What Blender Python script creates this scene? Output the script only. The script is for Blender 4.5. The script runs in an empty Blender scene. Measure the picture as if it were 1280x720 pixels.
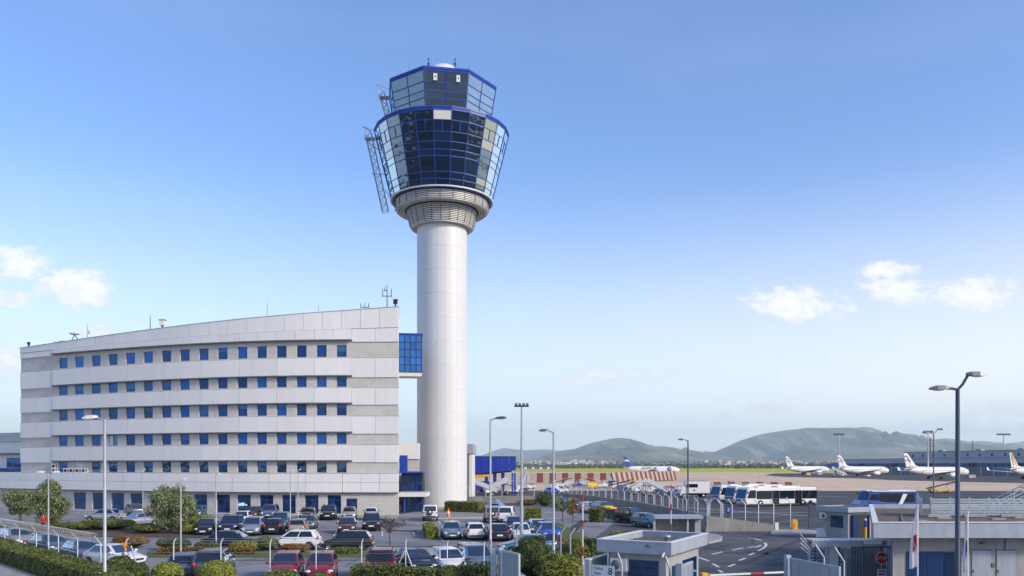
import bpy, bmesh, math, random
from mathutils import Vector, Matrix
random.seed(7)
R = math.radians
sc = bpy.context.scene
col = sc.collection
# ------------------------------------------------------------------ camera, sky, sun, exposure
CAMH, F, HY = 6.5, 1000.0, 581.0          # camera height (m), focal length (px of 1280), horizon row
cam = bpy.data.cameras.new('camera'); camo = bpy.data.objects.new('camera', cam); col.objects.link(camo)
camo.location = (0, 0, CAMH); camo.rotation_euler = (R(90), 0, 0)
cam.sensor_width = 36; cam.lens = 36 * F / 1280; cam.shift_y = (HY - 360) / 1280
cam.clip_start = 0.5; cam.clip_end = 60000
sc.camera = camo
SUN_AZ, SUN_EL = 122.0, 27.0              # degrees clockwise from the viewing direction, above the horizon
wd = bpy.data.worlds.new('World'); sc.world = wd; wd.use_nodes = True
SKY_ROT = R(SUN_AZ)
sun = bpy.data.lights.new('sun', 'SUN'); suno = bpy.data.objects.new('sun', sun); col.objects.link(suno)
sun.energy = 2.7; sun.angle = R(9); sun.color = (1.0, .84, .64)
_a, _e = R(SUN_AZ), R(SUN_EL)
sd = Vector((math.sin(_a) * math.cos(_e), math.cos(_a) * math.cos(_e), math.sin(_e)))
suno.rotation_euler = sd.to_track_quat('Z', 'Y').to_euler(); suno.location = sd * 200
sc.view_settings.view_transform = 'Standard'; sc.view_settings.look = 'None'
sc.view_settings.exposure = 0.45; sc.view_settings.gamma = 1.0
sc.render.engine = 'CYCLES'; sc.cycles.use_denoising = True
sc.cycles.max_bounces = 8; sc.cycles.diffuse_bounces = 3; sc.cycles.glossy_bounces = 3
sc.cycles.transmission_bounces = 4; sc.cycles.volume_bounces = 4; sc.cycles.transparent_max_bounces = 8
sc.cycles.sample_clamp_indirect = 6

def build_sky():
    nt = wd.node_tree; N = nt.nodes; Lk = nt.links; N.clear()
    out = N.new('ShaderNodeOutputWorld'); bg = N.new('ShaderNodeBackground')
    Lk.new(bg.outputs[0], out.inputs[0])
    sky = N.new('ShaderNodeTexSky'); sky.sky_type = 'NISHITA'; sky.sun_disc = False
    sky.sun_elevation = R(SUN_EL); sky.sun_rotation = SKY_ROT
    sky.altitude = 50; sky.air_density = 1.0; sky.dust_density = 1.1; sky.ozone_density = 2.4
    tc = N.new('ShaderNodeTexCoord')
    sep = N.new('ShaderNodeSeparateXYZ'); Lk.new(tc.outputs['Generated'], sep.inputs[0])
    def math_(op, a, b=None, c=None):
        n = N.new('ShaderNodeMath'); n.operation = op
        for i, v in enumerate((a, b, c)):
            if v is None: continue
            if isinstance(v, (int, float)): n.inputs[i].default_value = v
            else: Lk.new(v, n.inputs[i])
        return n.outputs[0]
    # direction -> tangent plane coordinates in the photograph's own direction frame (a sky direction, not a screen position)
    yy = math_('MAXIMUM', sep.outputs[1], .05)
    ux = math_('DIVIDE', sep.outputs[0], yy); uz = math_('DIVIDE', sep.outputs[2], yy)
    front = math_('GREATER_THAN', sep.outputs[1], .06)
    comb = N.new('ShaderNodeCombineXYZ'); Lk.new(ux, comb.inputs[0]); Lk.new(uz, comb.inputs[1])
    mp = N.new('ShaderNodeMapping'); mp.inputs['Scale'].default_value = (1, 1.7, 1); Lk.new(comb.outputs[0], mp.inputs[0])
    nz = N.new('ShaderNodeTexNoise'); nz.inputs['Scale'].default_value = 16; nz.inputs['Detail'].default_value = 9; nz.inputs['Roughness'].default_value = .58
    Lk.new(mp.outputs[0], nz.inputs[0])
    nw = N.new('ShaderNodeTexNoise'); nw.inputs['Scale'].default_value = 60; nw.inputs['Detail'].default_value = 8; nw.inputs['Roughness'].default_value = .62
    Lk.new(mp.outputs[0], nw.inputs[0])
    # cumulus patches: centre (px, py), half sizes in px, strength
    blobs = [(12, 330, 62, 26, 1.05), (88, 362, 60, 27, 1.0), (18, 374, 34, 18, .85), (30, 415, 50, 16, .8), (8, 452, 46, 30, .95), (130, 410, 55, 12, .55),
             (1005, 380, 68, 24, 1.05), (975, 361, 34, 9, .6), (1118, 338, 44, 13, .9), (1130, 364, 66, 20, 1.05), (1222, 364, 58, 24, 1.05),
             (785, 468, 66, 10, 1.0), (735, 479, 55, 8, .9), (958, 510, 30, 9, .85), (905, 520, 12, 7, .6), (740, 532, 90, 7, .5), (1165, 536, 130, 10, .85),
             (1245, 527, 64, 13, 1.25), (1245, 506, 70, 8, .8), (870, 540, 70, 8, .6)]
    acc = None
    for (px, py, hx, hy, st) in blobs:
        dx = math_('MULTIPLY', math_('SUBTRACT', ux, (px - 640) / F), F / (hx * 1.12))
        dz = math_('MULTIPLY', math_('SUBTRACT', uz, (HY - py) / F), F / (hy * 1.12))
        r2 = math_('ADD', math_('MULTIPLY', dx, dx), math_('MULTIPLY', dz, dz))
        m = math_('MULTIPLY', math_('MAXIMUM', math_('SUBTRACT', 1.0, math_('MULTIPLY', r2, .62)), 0.0), st)
        acc = m if acc is None else math_('MAXIMUM', acc, m)
    den = math_('ADD', acc, math_('MULTIPLY', math_('SUBTRACT', nz.outputs[0], .5), 1.9))
    den = math_('ADD', den, math_('MULTIPLY', math_('SUBTRACT', nw.outputs[0], .5), 1.5))
    cr = N.new('ShaderNodeMapRange'); cr.interpolation_type = 'SMOOTHSTEP'
    cr.inputs[1].default_value = .36; cr.inputs[2].default_value = .98
    Lk.new(den, cr.inputs[0])
    has = math_('GREATER_THAN', acc, .0005)
    soft = N.new('ShaderNodeMapRange'); soft.inputs[2].default_value = .25; Lk.new(acc, soft.inputs[0])
    cover = math_('MULTIPLY', math_('MULTIPLY', math_('MULTIPLY', cr.outputs[0], soft.outputs[0]), front), .84)
    # thin veil all round the sky (same in every direction)
    nv = N.new('ShaderNodeTexNoise'); nv.inputs['Scale'].default_value = 2.2; nv.inputs['Detail'].default_value = 6
    mv = N.new('ShaderNodeMapping'); mv.inputs['Scale'].default_value = (1, 1, 4); Lk.new(tc.outputs['Generated'], mv.inputs[0]); Lk.new(mv.outputs[0], nv.inputs[0])
    # tint and gain
    tint = N.new('ShaderNodeMix'); tint.data_type = 'RGBA'; tint.blend_type = 'MULTIPLY'; tint.inputs[0].default_value = 1
    Lk.new(sky.outputs[0], tint.inputs[6]); tint.inputs[7].default_value = SKY_TINT
    hz = N.new('ShaderNodeMapRange'); hz.interpolation_type = 'SMOOTHSTEP'
    hz.inputs[1].default_value = 0.0; hz.inputs[2].default_value = .36; hz.inputs[3].default_value = .70; hz.inputs[4].default_value = 0
    Lk.new(sep.outputs[2], hz.inputs[0])
    hmix = N.new('ShaderNodeMix'); hmix.data_type = 'RGBA'; Lk.new(hz.outputs[0], hmix.inputs[0])
    Lk.new(tint.outputs[2], hmix.inputs[6]); hmix.inputs[7].default_value = HAZE_COL
    dp = N.new('ShaderNodeVectorMath'); dp.operation = 'DOT_PRODUCT'; Lk.new(tc.outputs['Generated'], dp.inputs[0]); dp.inputs[1].default_value = (math.sin(R(SUN_AZ)), math.cos(R(SUN_AZ)), 0)
    wm = N.new('ShaderNodeMapRange'); wm.inputs[1].default_value = -.6; wm.inputs[2].default_value = .6; Lk.new(dp.outputs['Value'], wm.inputs[0])
    hc = N.new('ShaderNodeMix'); hc.data_type = 'RGBA'; Lk.new(wm.outputs[0], hc.inputs[0]); hc.inputs[6].default_value = HAZE_COL; hc.inputs[7].default_value = HAZE_WARM
    Lk.new(hc.outputs[2], hmix.inputs[7])
    veil = N.new('ShaderNodeMix'); veil.data_type = 'RGBA'; veil.inputs[7].default_value = HAZE_COL
    Lk.new(math_('MULTIPLY', math_('MAXIMUM', math_('SUBTRACT', nv.outputs[0], .5), 0), .18), veil.inputs[0]); Lk.new(hmix.outputs[2], veil.inputs[6])
    cm = N.new('ShaderNodeMix'); cm.data_type = 'RGBA'; Lk.new(cover, cm.inputs[0]); Lk.new(veil.outputs[2], cm.inputs[6])
    cc = N.new('ShaderNodeMix'); cc.data_type = 'RGBA'; cc.inputs[6].default_value = CLOUD_LO; cc.inputs[7].default_value = CLOUD_HI
    cs = N.new('ShaderNodeMapRange'); cs.inputs[1].default_value = .4; cs.inputs[2].default_value = 1.5; Lk.new(den, cs.inputs[0]); Lk.new(cs.outputs[0], cc.inputs[0])
    Lk.new(cc.outputs[2], cm.inputs[7])
    Lk.new(cm.outputs[2], bg.inputs[0]); bg.inputs[1].default_value = SKY_STR
SKY_STR = .145
SKY_TINT = (.84, 1.0, 1.29, 1)
HAZE_COL = (6.3, 6.4, 6.4, 1)             # in the sky texture's own units
HAZE_WARM = (10.8, 8.8, 6.2, 1); CLOUD_LO = (4.2, 4.4, 4.9, 1); CLOUD_HI = (7.0, 6.75, 6.4, 1)
build_sky()

# ------------------------------------------------------------------ helpers
def G(px, py, z=0.0):                     # pixel -> the point of the level z it looks at
    Y = F * (CAMH - z) / (py - HY)
    return Vector(((px - 640) / F * Y, Y, z))
def At(px, py, Y):
    return Vector(((px - 640) / F * Y, Y, CAMH - (py - HY) / F * Y))
def XP(px, Y): return (px - 640) / F * Y
def lerp(a, b, t): return a + (b - a) * t
def interp(x, pts):
    if x <= pts[0][0]: return pts[0][1]
    for (x0, y0), (x1, y1) in zip(pts, pts[1:]):
        if x <= x1: return y0 + (y1 - y0) * (x - x0) / (x1 - x0)
    return pts[-1][1]

class MB:
    def __init__(s): s.v = []; s.f = []; s.sm = []
    def add(s, vs, fs, smooth=False):
        o = len(s.v); s.v += [tuple(v) for v in vs]
        s.f += [tuple(i + o for i in f) for f in fs]; s.sm += [smooth] * len(fs); return s
    def box(s, c, d, rz=0, taper=1.0):
        hx, hy, hz = d[0] / 2, d[1] / 2, d[2] / 2; cs, sn = math.cos(rz), math.sin(rz); vs = []
        for z, k in ((-hz, 1), (hz, taper)):
            for x, y in ((-hx, -hy), (hx, -hy), (hx, hy), (-hx, hy)):
                x *= k; y *= k
                vs.append((c[0] + x * cs - y * sn, c[1] + x * sn + y * cs, c[2] + z))
        return s.add(vs, [(3, 2, 1, 0), (4, 5, 6, 7), (0, 1, 5, 4), (1, 2, 6, 5), (2, 3, 7, 6), (3, 0, 4, 7)])
    def hexa(s, p):                       # p[0..3] one face, p[4..7] the opposite one
        return s.add(p, [(3, 2, 1, 0), (4, 5, 6, 7), (0, 1, 5, 4), (1, 2, 6, 5), (2, 3, 7, 6), (3, 0, 4, 7)])
    def prism(s, poly, z0, z1):
        n = len(poly)
        a = sum(poly[i][0] * poly[(i + 1) % n][1] - poly[(i + 1) % n][0] * poly[i][1] for i in range(n))
        if a < 0: poly = poly[::-1]
        f0 = z0 if callable(z0) else (lambda p: z0); f1 = z1 if callable(z1) else (lambda p: z1)
        vs = [(p[0], p[1], f0(p)) for p in poly] + [(p[0], p[1], f1(p)) for p in poly]
        fs = [tuple(range(n - 1, -1, -1)), tuple(range(n, 2 * n))] + [(i, (i + 1) % n, n + (i + 1) % n, n + i) for i in range(n)]
        return s.add(vs, fs)
    def tube(s, a, b, r0, r1=None, n=8, cap=True, smooth=True):
        a = Vector(a); b = Vector(b); r1 = r0 if r1 is None else r1
        d = (b - a); 
        if d.length < 1e-6: return s
        d.normalize(); u = d.orthogonal().normalized(); w = d.cross(u)
        vs = []
        for p, r in ((a, r0), (b, r1)):
            for i in range(n):
                t = 2 * math.pi * i / n; vs.append(p + (u * math.cos(t) + w * math.sin(t)) * r)
        s.add(vs, [(i, (i + 1) % n, n + (i + 1) % n, n + i) for i in range(n)], smooth)
        if cap: s.add(vs, [tuple(range(n - 1, -1, -1)), tuple(range(n, 2 * n))])
        return s
    def path(s, pts, r, n=6, smooth=True):
        pts = [Vector(p) for p in pts]; vs = []; rr = r if isinstance(r, (list, tuple)) else [r] * len(pts)
        u = None
        for k, p in enumerate(pts):
            d = (pts[min(k + 1, len(pts) - 1)] - pts[max(k - 1, 0)]).normalized()
            if u is None: u = d.orthogonal().normalized()
            else:
                u = u - d * u.dot(d); u = u.normalized() if u.length > 1e-6 else d.orthogonal().normalized()
            w = d.cross(u)
            for i in range(n):
                t = 2 * math.pi * i / n; vs.append(p + (u * math.cos(t) + w * math.sin(t)) * rr[k])
        fs = [(k * n + i, k * n + (i + 1) % n, (k + 1) * n + (i + 1) % n, (k + 1) * n + i) for k in range(len(pts) - 1) for i in range(n)]
        s.add(vs, fs, smooth); m = len(vs)
        s.add(vs, [tuple(range(n - 1, -1, -1)), tuple(range(m - n, m))]); return s
    def lathe(s, prof, n=24, c=(0, 0, 0), smooth=True, ph=0.0, axis='z'):
        vs = []
        for r, z in prof:
            for i in range(n):
                t = 2 * math.pi * i / n + ph
                p = (r * math.cos(t), r * math.sin(t), z)
                if axis == 'x': p = (p[2], p[0], p[1])
                if axis == 'y': p = (p[0], p[2], p[1])
                vs.append((c[0] + p[0], c[1] + p[1], c[2] + p[2]))
        fs = []
        for k in range(len(prof) - 1):
            for i in range(n):
                q = (k * n + i, k * n + (i + 1) % n, (k + 1) * n + (i + 1) % n, (k + 1) * n + i)
                fs.append(q if axis != 'y' else q[::-1])
        return s.add(vs, fs, smooth)
    def ell(s, c, r, nu=10, nv=6):
        prof = [(math.sin(math.pi * k / nv), -math.cos(math.pi * k / nv)) for k in range(nv + 1)]
        vs = []; 
        for a, z in prof:
            for i in range(nu):
                t = 2 * math.pi * i / nu; vs.append((c[0] + r[0] * a * math.cos(t), c[1] + r[1] * a * math.sin(t), c[2] + r[2] * z))
        return s.add(vs, [(k * nu + i, k * nu + (i + 1) % nu, (k + 1) * nu + (i + 1) % nu, (k + 1) * nu + i) for k in range(nv) for i in range(nu)], True)
    def sheet(s, poly, z):
        n = len(poly); a = sum(poly[i][0] * poly[(i + 1) % n][1] - poly[(i + 1) % n][0] * poly[i][1] for i in range(n))
        if a < 0: poly = poly[::-1]
        return s.add([(p[0], p[1], z) for p in poly], [tuple(range(n))])
    def mesh(s, name):
        me = bpy.data.meshes.new(name); me.from_pydata(s.v, [], s.f); me.update()
        me.polygons.foreach_set('use_smooth', s.sm); return me

def wloc(o):
    v = Vector((0, 0, 0))
    while o is not None: v = v + o.location; o = o.parent
    return v
def tag(o, label=None, cat=None, group=None, kind=None):
    if label: o['label'] = label
    if cat: o['category'] = cat
    if group: o['group'] = group
    if kind: o['kind'] = kind
    return o
def obj(name, m, mat, parent=None, world=False, label=None, cat=None, group=None, kind=None, loc=None, rz=0):
    if isinstance(m, MB):
        if world and parent is not None:
            w = wloc(parent); m.v = [(v[0] - w.x, v[1] - w.y, v[2] - w.z) for v in m.v]
        m = m.mesh(name)
    if mat is not None and len(m.materials) == 0: m.materials.append(mat)
    o = bpy.data.objects.new(name, m); col.objects.link(o)
    if parent is not None: o.parent = parent
    if loc is not None: o.location = loc
    if rz: o.rotation_euler.z = rz
    return tag(o, label, cat, group, kind)
def thing(name, loc, label, cat, group=None, rz=0):
    o = bpy.data.objects.new(name, None); col.objects.link(o); o.location = loc; o.rotation_euler.z = rz
    o.empty_display_size = .3
    return tag(o, label, cat, group)
def copy_tree(o, parent=None):
    c = o.copy(); col.objects.link(c); c.parent = parent
    for ch in list(o.children): copy_tree(ch, c)
    return c
def struct(name, m, mat, parent=None): return obj(name, m, mat, parent, kind='structure' if parent is None else None)

# ------------------------------------------------------------------ materials
MATS = {}
def mat(name, c, rough=.6, metal=0.0, var=.0, vscale=3.0, bump=0.0, bscale=20.0, spec=.5, c2=None, coat=0.0, emis=None, stretch=(1, 1, 1), objvar=0.0):
    if name in MATS: return MATS[name]
    m = bpy.data.materials.new(name); m.use_nodes = True; nt = m.node_tree; N = nt.nodes; L = nt.links
    b = N['Principled BSDF']; b.inputs['Base Color'].default_value = (*c, 1); b.inputs['Roughness'].default_value = rough
    b.inputs['Metallic'].default_value = metal; b.inputs['Specular IOR Level'].default_value = spec
    if coat: b.inputs['Coat Weight'].default_value = coat; b.inputs['Coat Roughness'].default_value = .05
    if emis: b.inputs['Emission Color'].default_value = (*emis[0], 1); b.inputs['Emission Strength'].default_value = emis[1]
    tc = N.new('ShaderNodeTexCoord'); mp = N.new('ShaderNodeMapping'); mp.inputs['Scale'].default_value = stretch
    L.new(tc.outputs['Object'], mp.inputs[0])
    outc = None
    if var or c2:
        nz = N.new('ShaderNodeTexNoise'); nz.inputs['Scale'].default_value = vscale; nz.inputs['Detail'].default_value = 7; nz.inputs['Roughness'].default_value = .62
        L.new(mp.outputs[0], nz.inputs[0])
        mx = N.new('ShaderNodeMix'); mx.data_type = 'RGBA'
        d = c2 or tuple(x * (1 - var) for x in c); e = c if c2 else tuple(min(1, x * (1 + var)) for x in c)
        mx.inputs[6].default_value = (*d, 1); mx.inputs[7].default_value = (*e, 1)
        rp = N.new('ShaderNodeMapRange'); rp.inputs[1].default_value = .3; rp.inputs[2].default_value = .7
        L.new(nz.outputs[0], rp.inputs[0]); L.new(rp.outputs[0], mx.inputs[0]); outc = mx.outputs[2]
    if objvar:
        oi = N.new('ShaderNodeObjectInfo'); hs = N.new('ShaderNodeHueSaturation')
        r2 = N.new('ShaderNodeMapRange'); r2.inputs[3].default_value = 1 - objvar; r2.inputs[4].default_value = 1 + objvar
        L.new(oi.outputs['Random'], r2.inputs[0]); L.new(r2.outputs[0], hs.inputs['Value'])
        if outc is not None: L.new(outc, hs.inputs['Color'])
        else: hs.inputs['Color'].default_value = (*c, 1)
        outc = hs.outputs[0]
    if outc is not None: L.new(outc, b.inputs['Base Color'])
    if bump:
        n2 = N.new('ShaderNodeTexNoise'); n2.inputs['Scale'].default_value = bscale; n2.inputs['Detail'].default_value = 5
        L.new(mp.outputs[0], n2.inputs[0])
        bp = N.new('ShaderNodeBump'); bp.inputs['Strength'].default_value = bump; bp.inputs['Distance'].default_value = .05
        L.new(n2.outputs[0], bp.inputs['Height']); L.new(bp.outputs[0], b.inputs['Normal'])
    MATS[name] = m; return m
def glass_mat(name, c, tint, fac, rough=.02, wave=0.0, rnd=0.0, fr=.9):
    m = bpy.data.materials.new(name); m.use_nodes = True; nt = m.node_tree; N = nt.nodes; L = nt.links; N.clear()
    out = N.new('ShaderNodeOutputMaterial'); mix = N.new('ShaderNodeMixShader'); gl = N.new('ShaderNodeBsdfGlossy'); df = N.new('ShaderNodeBsdfPrincipled')
    df.inputs['Base Color'].default_value = (*c, 1); df.inputs['Roughness'].default_value = .4; df.inputs['Specular IOR Level'].default_value = 0.0
    gl.inputs['Color'].default_value = (*tint, 1); gl.inputs['Roughness'].default_value = rough
    fn = N.new('ShaderNodeLayerWeight'); fn.inputs[0].default_value = .5
    ad = N.new('ShaderNodeMath'); ad.operation = 'MULTIPLY_ADD'; ad.use_clamp = True; ad.inputs[1].default_value = fr; ad.inputs[2].default_value = fac
    sq = N.new('ShaderNodeMath'); sq.operation = 'POWER'; sq.inputs[1].default_value = 2.0; L.new(fn.outputs['Facing'], sq.inputs[0]); L.new(sq.outputs[0], ad.inputs[0]); L.new(ad.outputs[0], mix.inputs[0]); L.new(df.outputs[0], mix.inputs[1]); L.new(gl.outputs[0], mix.inputs[2]); L.new(mix.outputs[0], out.inputs[0])
    tc = N.new('ShaderNodeTexCoord'); oi = N.new('ShaderNodeObjectInfo')
    if wave:
        nz = N.new('ShaderNodeTexNoise'); nz.noise_dimensions = '4D'; nz.inputs['Scale'].default_value = .55; nz.inputs['Detail'].default_value = 2
        ml = N.new('ShaderNodeMath'); ml.operation = 'MULTIPLY'; ml.inputs[1].default_value = 40; L.new(oi.outputs['Random'], ml.inputs[0])
        L.new(tc.outputs['Object'], nz.inputs['Vector']); L.new(ml.outputs[0], nz.inputs['W'])
        bp = N.new('ShaderNodeBump'); bp.inputs['Strength'].default_value = wave; bp.inputs['Distance'].default_value = .3
        L.new(nz.outputs[0], bp.inputs['Height']); L.new(bp.outputs[0], gl.inputs['Normal'])
    if rnd:
        hs = N.new('ShaderNodeHueSaturation'); hs.inputs['Color'].default_value = (*c, 1)
        r2 = N.new('ShaderNodeMapRange'); r2.inputs[3].default_value = 1 - rnd; r2.inputs[4].default_value = 1 + rnd
        L.new(oi.outputs['Random'], r2.inputs[0]); L.new(r2.outputs[0], hs.inputs['Value']); L.new(hs.outputs[0], df.inputs['Base Color'])
    MATS[name] = m; return m
M = {}
M['white_panel'] = mat('white_panel', (.80, .775, .735), .45, var=.035, vscale=1.6, objvar=.04, stretch=(1, 1, .18))
M['shaft_panel'] = mat('shaft_panel', (.66, .66, .65), .45, var=.06, vscale=1.3, objvar=.012, stretch=(1, 1, .12))
M['dark_core'] = mat('dark_core', (.03, .032, .035), .8)
M['grey_core'] = mat('grey_core', (.33, .33, .33), .8, var=.1)
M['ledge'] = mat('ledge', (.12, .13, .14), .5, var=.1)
M['blue_paint'] = mat('blue_paint', (.012, .05, .36), .4, var=.08)
M['frame_blue'] = mat('frame_blue', (.010, .05, .32), .4)
M['tower_glass'] = glass_mat('tower_glass', (.003, .014, .040), (.66, .82, .94), .055, wave=.3, rnd=.6, fr=2.9)
M['tower_blind'] = glass_mat('tower_blind', (.34, .33, .22), (.75, .86, .96), .05, wave=.06, rnd=.3, fr=1.8)
M['window_glass'] = glass_mat('window_glass', (.005, .055, .26), (.3, .6, 1.0), .05, wave=.06, rnd=.6, fr=.6)
M['ground_glass'] = glass_mat('ground_glass', (.008, .03, .085), (.5, .75, 1.0), .09, wave=.12, rnd=.5, fr=1.0)
M['car_glass'] = glass_mat('car_glass', (.01, .013, .016), (.8, .9, 1.0), .07, fr=1.3)
M['bridge_glass'] = glass_mat('bridge_glass', (.008, .10, .40), (.35, .65, 1.0), .12, wave=.12, rnd=.4, fr=.8)
M['bus_glass'] = glass_mat('bus_glass', (.004, .04, .13), (.35, .65, 1.0), .04, wave=.3, fr=.2)
M['steel'] = mat('steel', (.42, .44, .46), .42, .55, var=.08, vscale=4)
M['lamp_pole'] = mat('lamp_pole', (.40, .42, .44), .45, .5, var=.12, vscale=3)
M['dark_pole'] = mat('dark_pole', (.05, .07, .11), .45, .3, var=.1)
M['lamp_head'] = mat('lamp_head', (.13, .145, .16), .4, .2)
M['lamp_lens'] = mat('lamp_lens', (.75, .76, .74), .15)
M['white'] = mat('white', (.70, .70, .69), .5, var=.04)
M['offwhite'] = mat('offwhite', (.72, .70, .64), .5, var=.05)
M['black'] = mat('black', (.012, .012, .014), .5)
M['rubber'] = mat('rubber', (.018, .018, .019), .85)
M['rim'] = mat('rim', (.45, .46, .48), .3, .7)
M['red'] = mat('red', (.45, .02, .015), .45)
M['yellow'] = mat('yellow', (.75, .42, .02), .5, var=.06)
M['orange'] = mat('orange', (.85, .16, .01), .5)
M['concrete'] = mat('concrete', (.33, .32, .30), .9, var=.22, vscale=1.2, bump=.15, bscale=14)
M['wall_concrete'] = mat('wall_concrete', (.27, .26, .24), .9, var=.28, vscale=.8, bump=.2, bscale=9, stretch=(1, 1, .35))
M['kerb'] = mat('kerb', (.42, .41, .38), .9, var=.15, vscale=2)
M['paint'] = mat('paint', (.70, .70, .68), .7, var=.2, vscale=5)
from mathutils import noise as mnoise
# ------------------------------------------------------------------ special surface materials
def asphalt(name, c, light=1.25, crack=True):
    m = bpy.data.materials.new(name); m.use_nodes = True; nt = m.node_tree; N = nt.nodes; L = nt.links; b = N['Principled BSDF']
    tc = N.new('ShaderNodeTexCoord'); b.inputs['Roughness'].default_value = .88; b.inputs['Specular IOR Level'].default_value = .15
    n1 = N.new('ShaderNodeTexNoise'); n1.inputs['Scale'].default_value = .22; n1.inputs['Detail'].default_value = 8; n1.inputs['Roughness'].default_value = .65
    n2 = N.new('ShaderNodeTexNoise'); n2.inputs['Scale'].default_value = 18; n2.inputs['Detail'].default_value = 4
    L.new(tc.outputs['Object'], n1.inputs[0]); L.new(tc.outputs['Object'], n2.inputs[0])
    mx = N.new('ShaderNodeMix'); mx.data_type = 'RGBA'; mx.inputs[6].default_value = (*[x * .72 for x in c], 1); mx.inputs[7].default_value = (*[x * light for x in c], 1)
    rp = N.new('ShaderNodeMapRange'); rp.inputs[1].default_value = .3; rp.inputs[2].default_value = .7; L.new(n1.outputs[0], rp.inputs[0]); L.new(rp.outputs[0], mx.inputs[0])
    mu = N.new('ShaderNodeMix'); mu.data_type = 'RGBA'; mu.blend_type = 'OVERLAY'; mu.inputs[0].default_value = .35
    L.new(mx.outputs[2], mu.inputs[6]); L.new(n2.outputs[0], mu.inputs[7])
    last = mu.outputs[2]
    if crack:
        v = N.new('ShaderNodeTexVoronoi'); v.feature = 'DISTANCE_TO_EDGE'; v.inputs['Scale'].default_value = .16
        n3 = N.new('ShaderNodeTexNoise'); n3.inputs['Scale'].default_value = 1.2; n3.inputs['Detail'].default_value = 5
        L.new(tc.outputs['Object'], n3.inputs[0]); am = N.new('ShaderNodeMix'); am.data_type = 'RGBA'; am.inputs[0].default_value = .12
        L.new(tc.outputs['Object'], am.inputs[6]); L.new(n3.outputs['Color'], am.inputs[7]); L.new(am.outputs[2], v.inputs['Vector'])
        cr = N.new('ShaderNodeMapRange'); cr.inputs[1].default_value = .0; cr.inputs[2].default_value = .02; cr.inputs[3].default_value = .55; cr.inputs[4].default_value = 1.0
        L.new(v.outputs['Distance'], cr.inputs[0]); mm = N.new('ShaderNodeMix'); mm.data_type = 'RGBA'; mm.blend_type = 'MULTIPLY'; mm.inputs[0].default_value = 1
        L.new(last, mm.inputs[6]); L.new(cr.outputs[0], mm.inputs[7]); last = mm.outputs[2]
    v2 = N.new('ShaderNodeTexVoronoi'); v2.inputs['Scale'].default_value = .36; v2.inputs['Randomness'].default_value = 1.0       # oil spots
    n4 = N.new('ShaderNodeTexNoise'); n4.inputs['Scale'].default_value = 2.5; n4.inputs['Detail'].default_value = 4; L.new(tc.outputs['Object'], n4.inputs[0])
    a2 = N.new('ShaderNodeMix'); a2.data_type = 'RGBA'; a2.inputs[0].default_value = .35; L.new(tc.outputs['Object'], a2.inputs[6]); L.new(n4.outputs['Color'], a2.inputs[7]); L.new(a2.outputs[2], v2.inputs['Vector'])
    c2 = N.new('ShaderNodeMapRange'); c2.interpolation_type = 'SMOOTHSTEP'; c2.inputs[1].default_value = .08; c2.inputs[2].default_value = .36; c2.inputs[3].default_value = .62; c2.inputs[4].default_value = 1.0
    L.new(v2.outputs['Distance'], c2.inputs[0]); m5 = N.new('ShaderNodeMix'); m5.data_type = 'RGBA'; m5.blend_type = 'MULTIPLY'; m5.inputs[0].default_value = 1; L.new(last, m5.inputs[6]); L.new(c2.outputs[0], m5.inputs[7]); last = m5.outputs[2]
    L.new(last, b.inputs['Base Color'])
    bp = N.new('ShaderNodeBump'); bp.inputs['Strength'].default_value = .25; bp.inputs['Distance'].default_value = .02
    L.new(n2.outputs[0], bp.inputs['Height']); L.new(bp.outputs[0], b.inputs['Normal'])
    MATS[name] = m; return m
def slabs(name, c, w, h, mortar, rough=.85, var=.2, line=.6, rot=0.0, vs=.15):
    m = bpy.data.materials.new(name); m.use_nodes = True; nt = m.node_tree; N = nt.nodes; L = nt.links; b = N['Principled BSDF']; b.inputs['Roughness'].default_value = rough; b.inputs['Specular IOR Level'].default_value = .12
    tc = N.new('ShaderNodeTexCoord'); mp = N.new('ShaderNodeMapping'); mp.inputs['Rotation'].default_value = (0, 0, rot); L.new(tc.outputs['Object'], mp.inputs[0])
    br = N.new('ShaderNodeTexBrick'); br.offset = 0; br.inputs['Scale'].default_value = 1; br.inputs['Brick Width'].default_value = w; br.inputs['Row Height'].default_value = h
    br.inputs['Mortar Size'].default_value = mortar; br.inputs['Color1'].default_value = (*[x * (1 - var * .4) for x in c], 1); br.inputs['Color2'].default_value = (*[x * (1 + var * .4) for x in c], 1)
    br.inputs['Mortar'].default_value = (*[x * line for x in c], 1); L.new(mp.outputs[0], br.inputs[0])
    n1 = N.new('ShaderNodeTexNoise'); n1.inputs['Scale'].default_value = vs; n1.inputs['Detail'].default_value = 8; n1.inputs['Roughness'].default_value = .65; L.new(tc.outputs['Object'], n1.inputs[0])
    rp = N.new('ShaderNodeMapRange'); rp.inputs[1].default_value = .3; rp.inputs[2].default_value = .7; rp.inputs[3].default_value = 1 - var; rp.inputs[4].default_value = 1 + var; L.new(n1.outputs[0], rp.inputs[0])
    mm = N.new('ShaderNodeMix'); mm.data_type = 'RGBA'; mm.blend_type = 'MULTIPLY'; mm.inputs[0].default_value = 1; L.new(br.outputs[0], mm.inputs[6]); L.new(rp.outputs[0], mm.inputs[7])
    L.new(mm.outputs[2], b.inputs['Base Color']); MATS[name] = m; return m
M['asphalt'] = asphalt('asphalt', (.25, .247, .252))
M['road_asphalt'] = asphalt('road_asphalt', (.115, .116, .122))
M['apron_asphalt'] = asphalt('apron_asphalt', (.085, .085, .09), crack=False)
M['apron_concrete'] = slabs('apron_concrete', (.66, .49, .33), 7.5, 7.5, .12, var=.16, line=.7, rot=.3, vs=.02)
M['paving'] = slabs('paving', (.30, .29, .27), .5, .5, .012, var=.2, line=.6)
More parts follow.
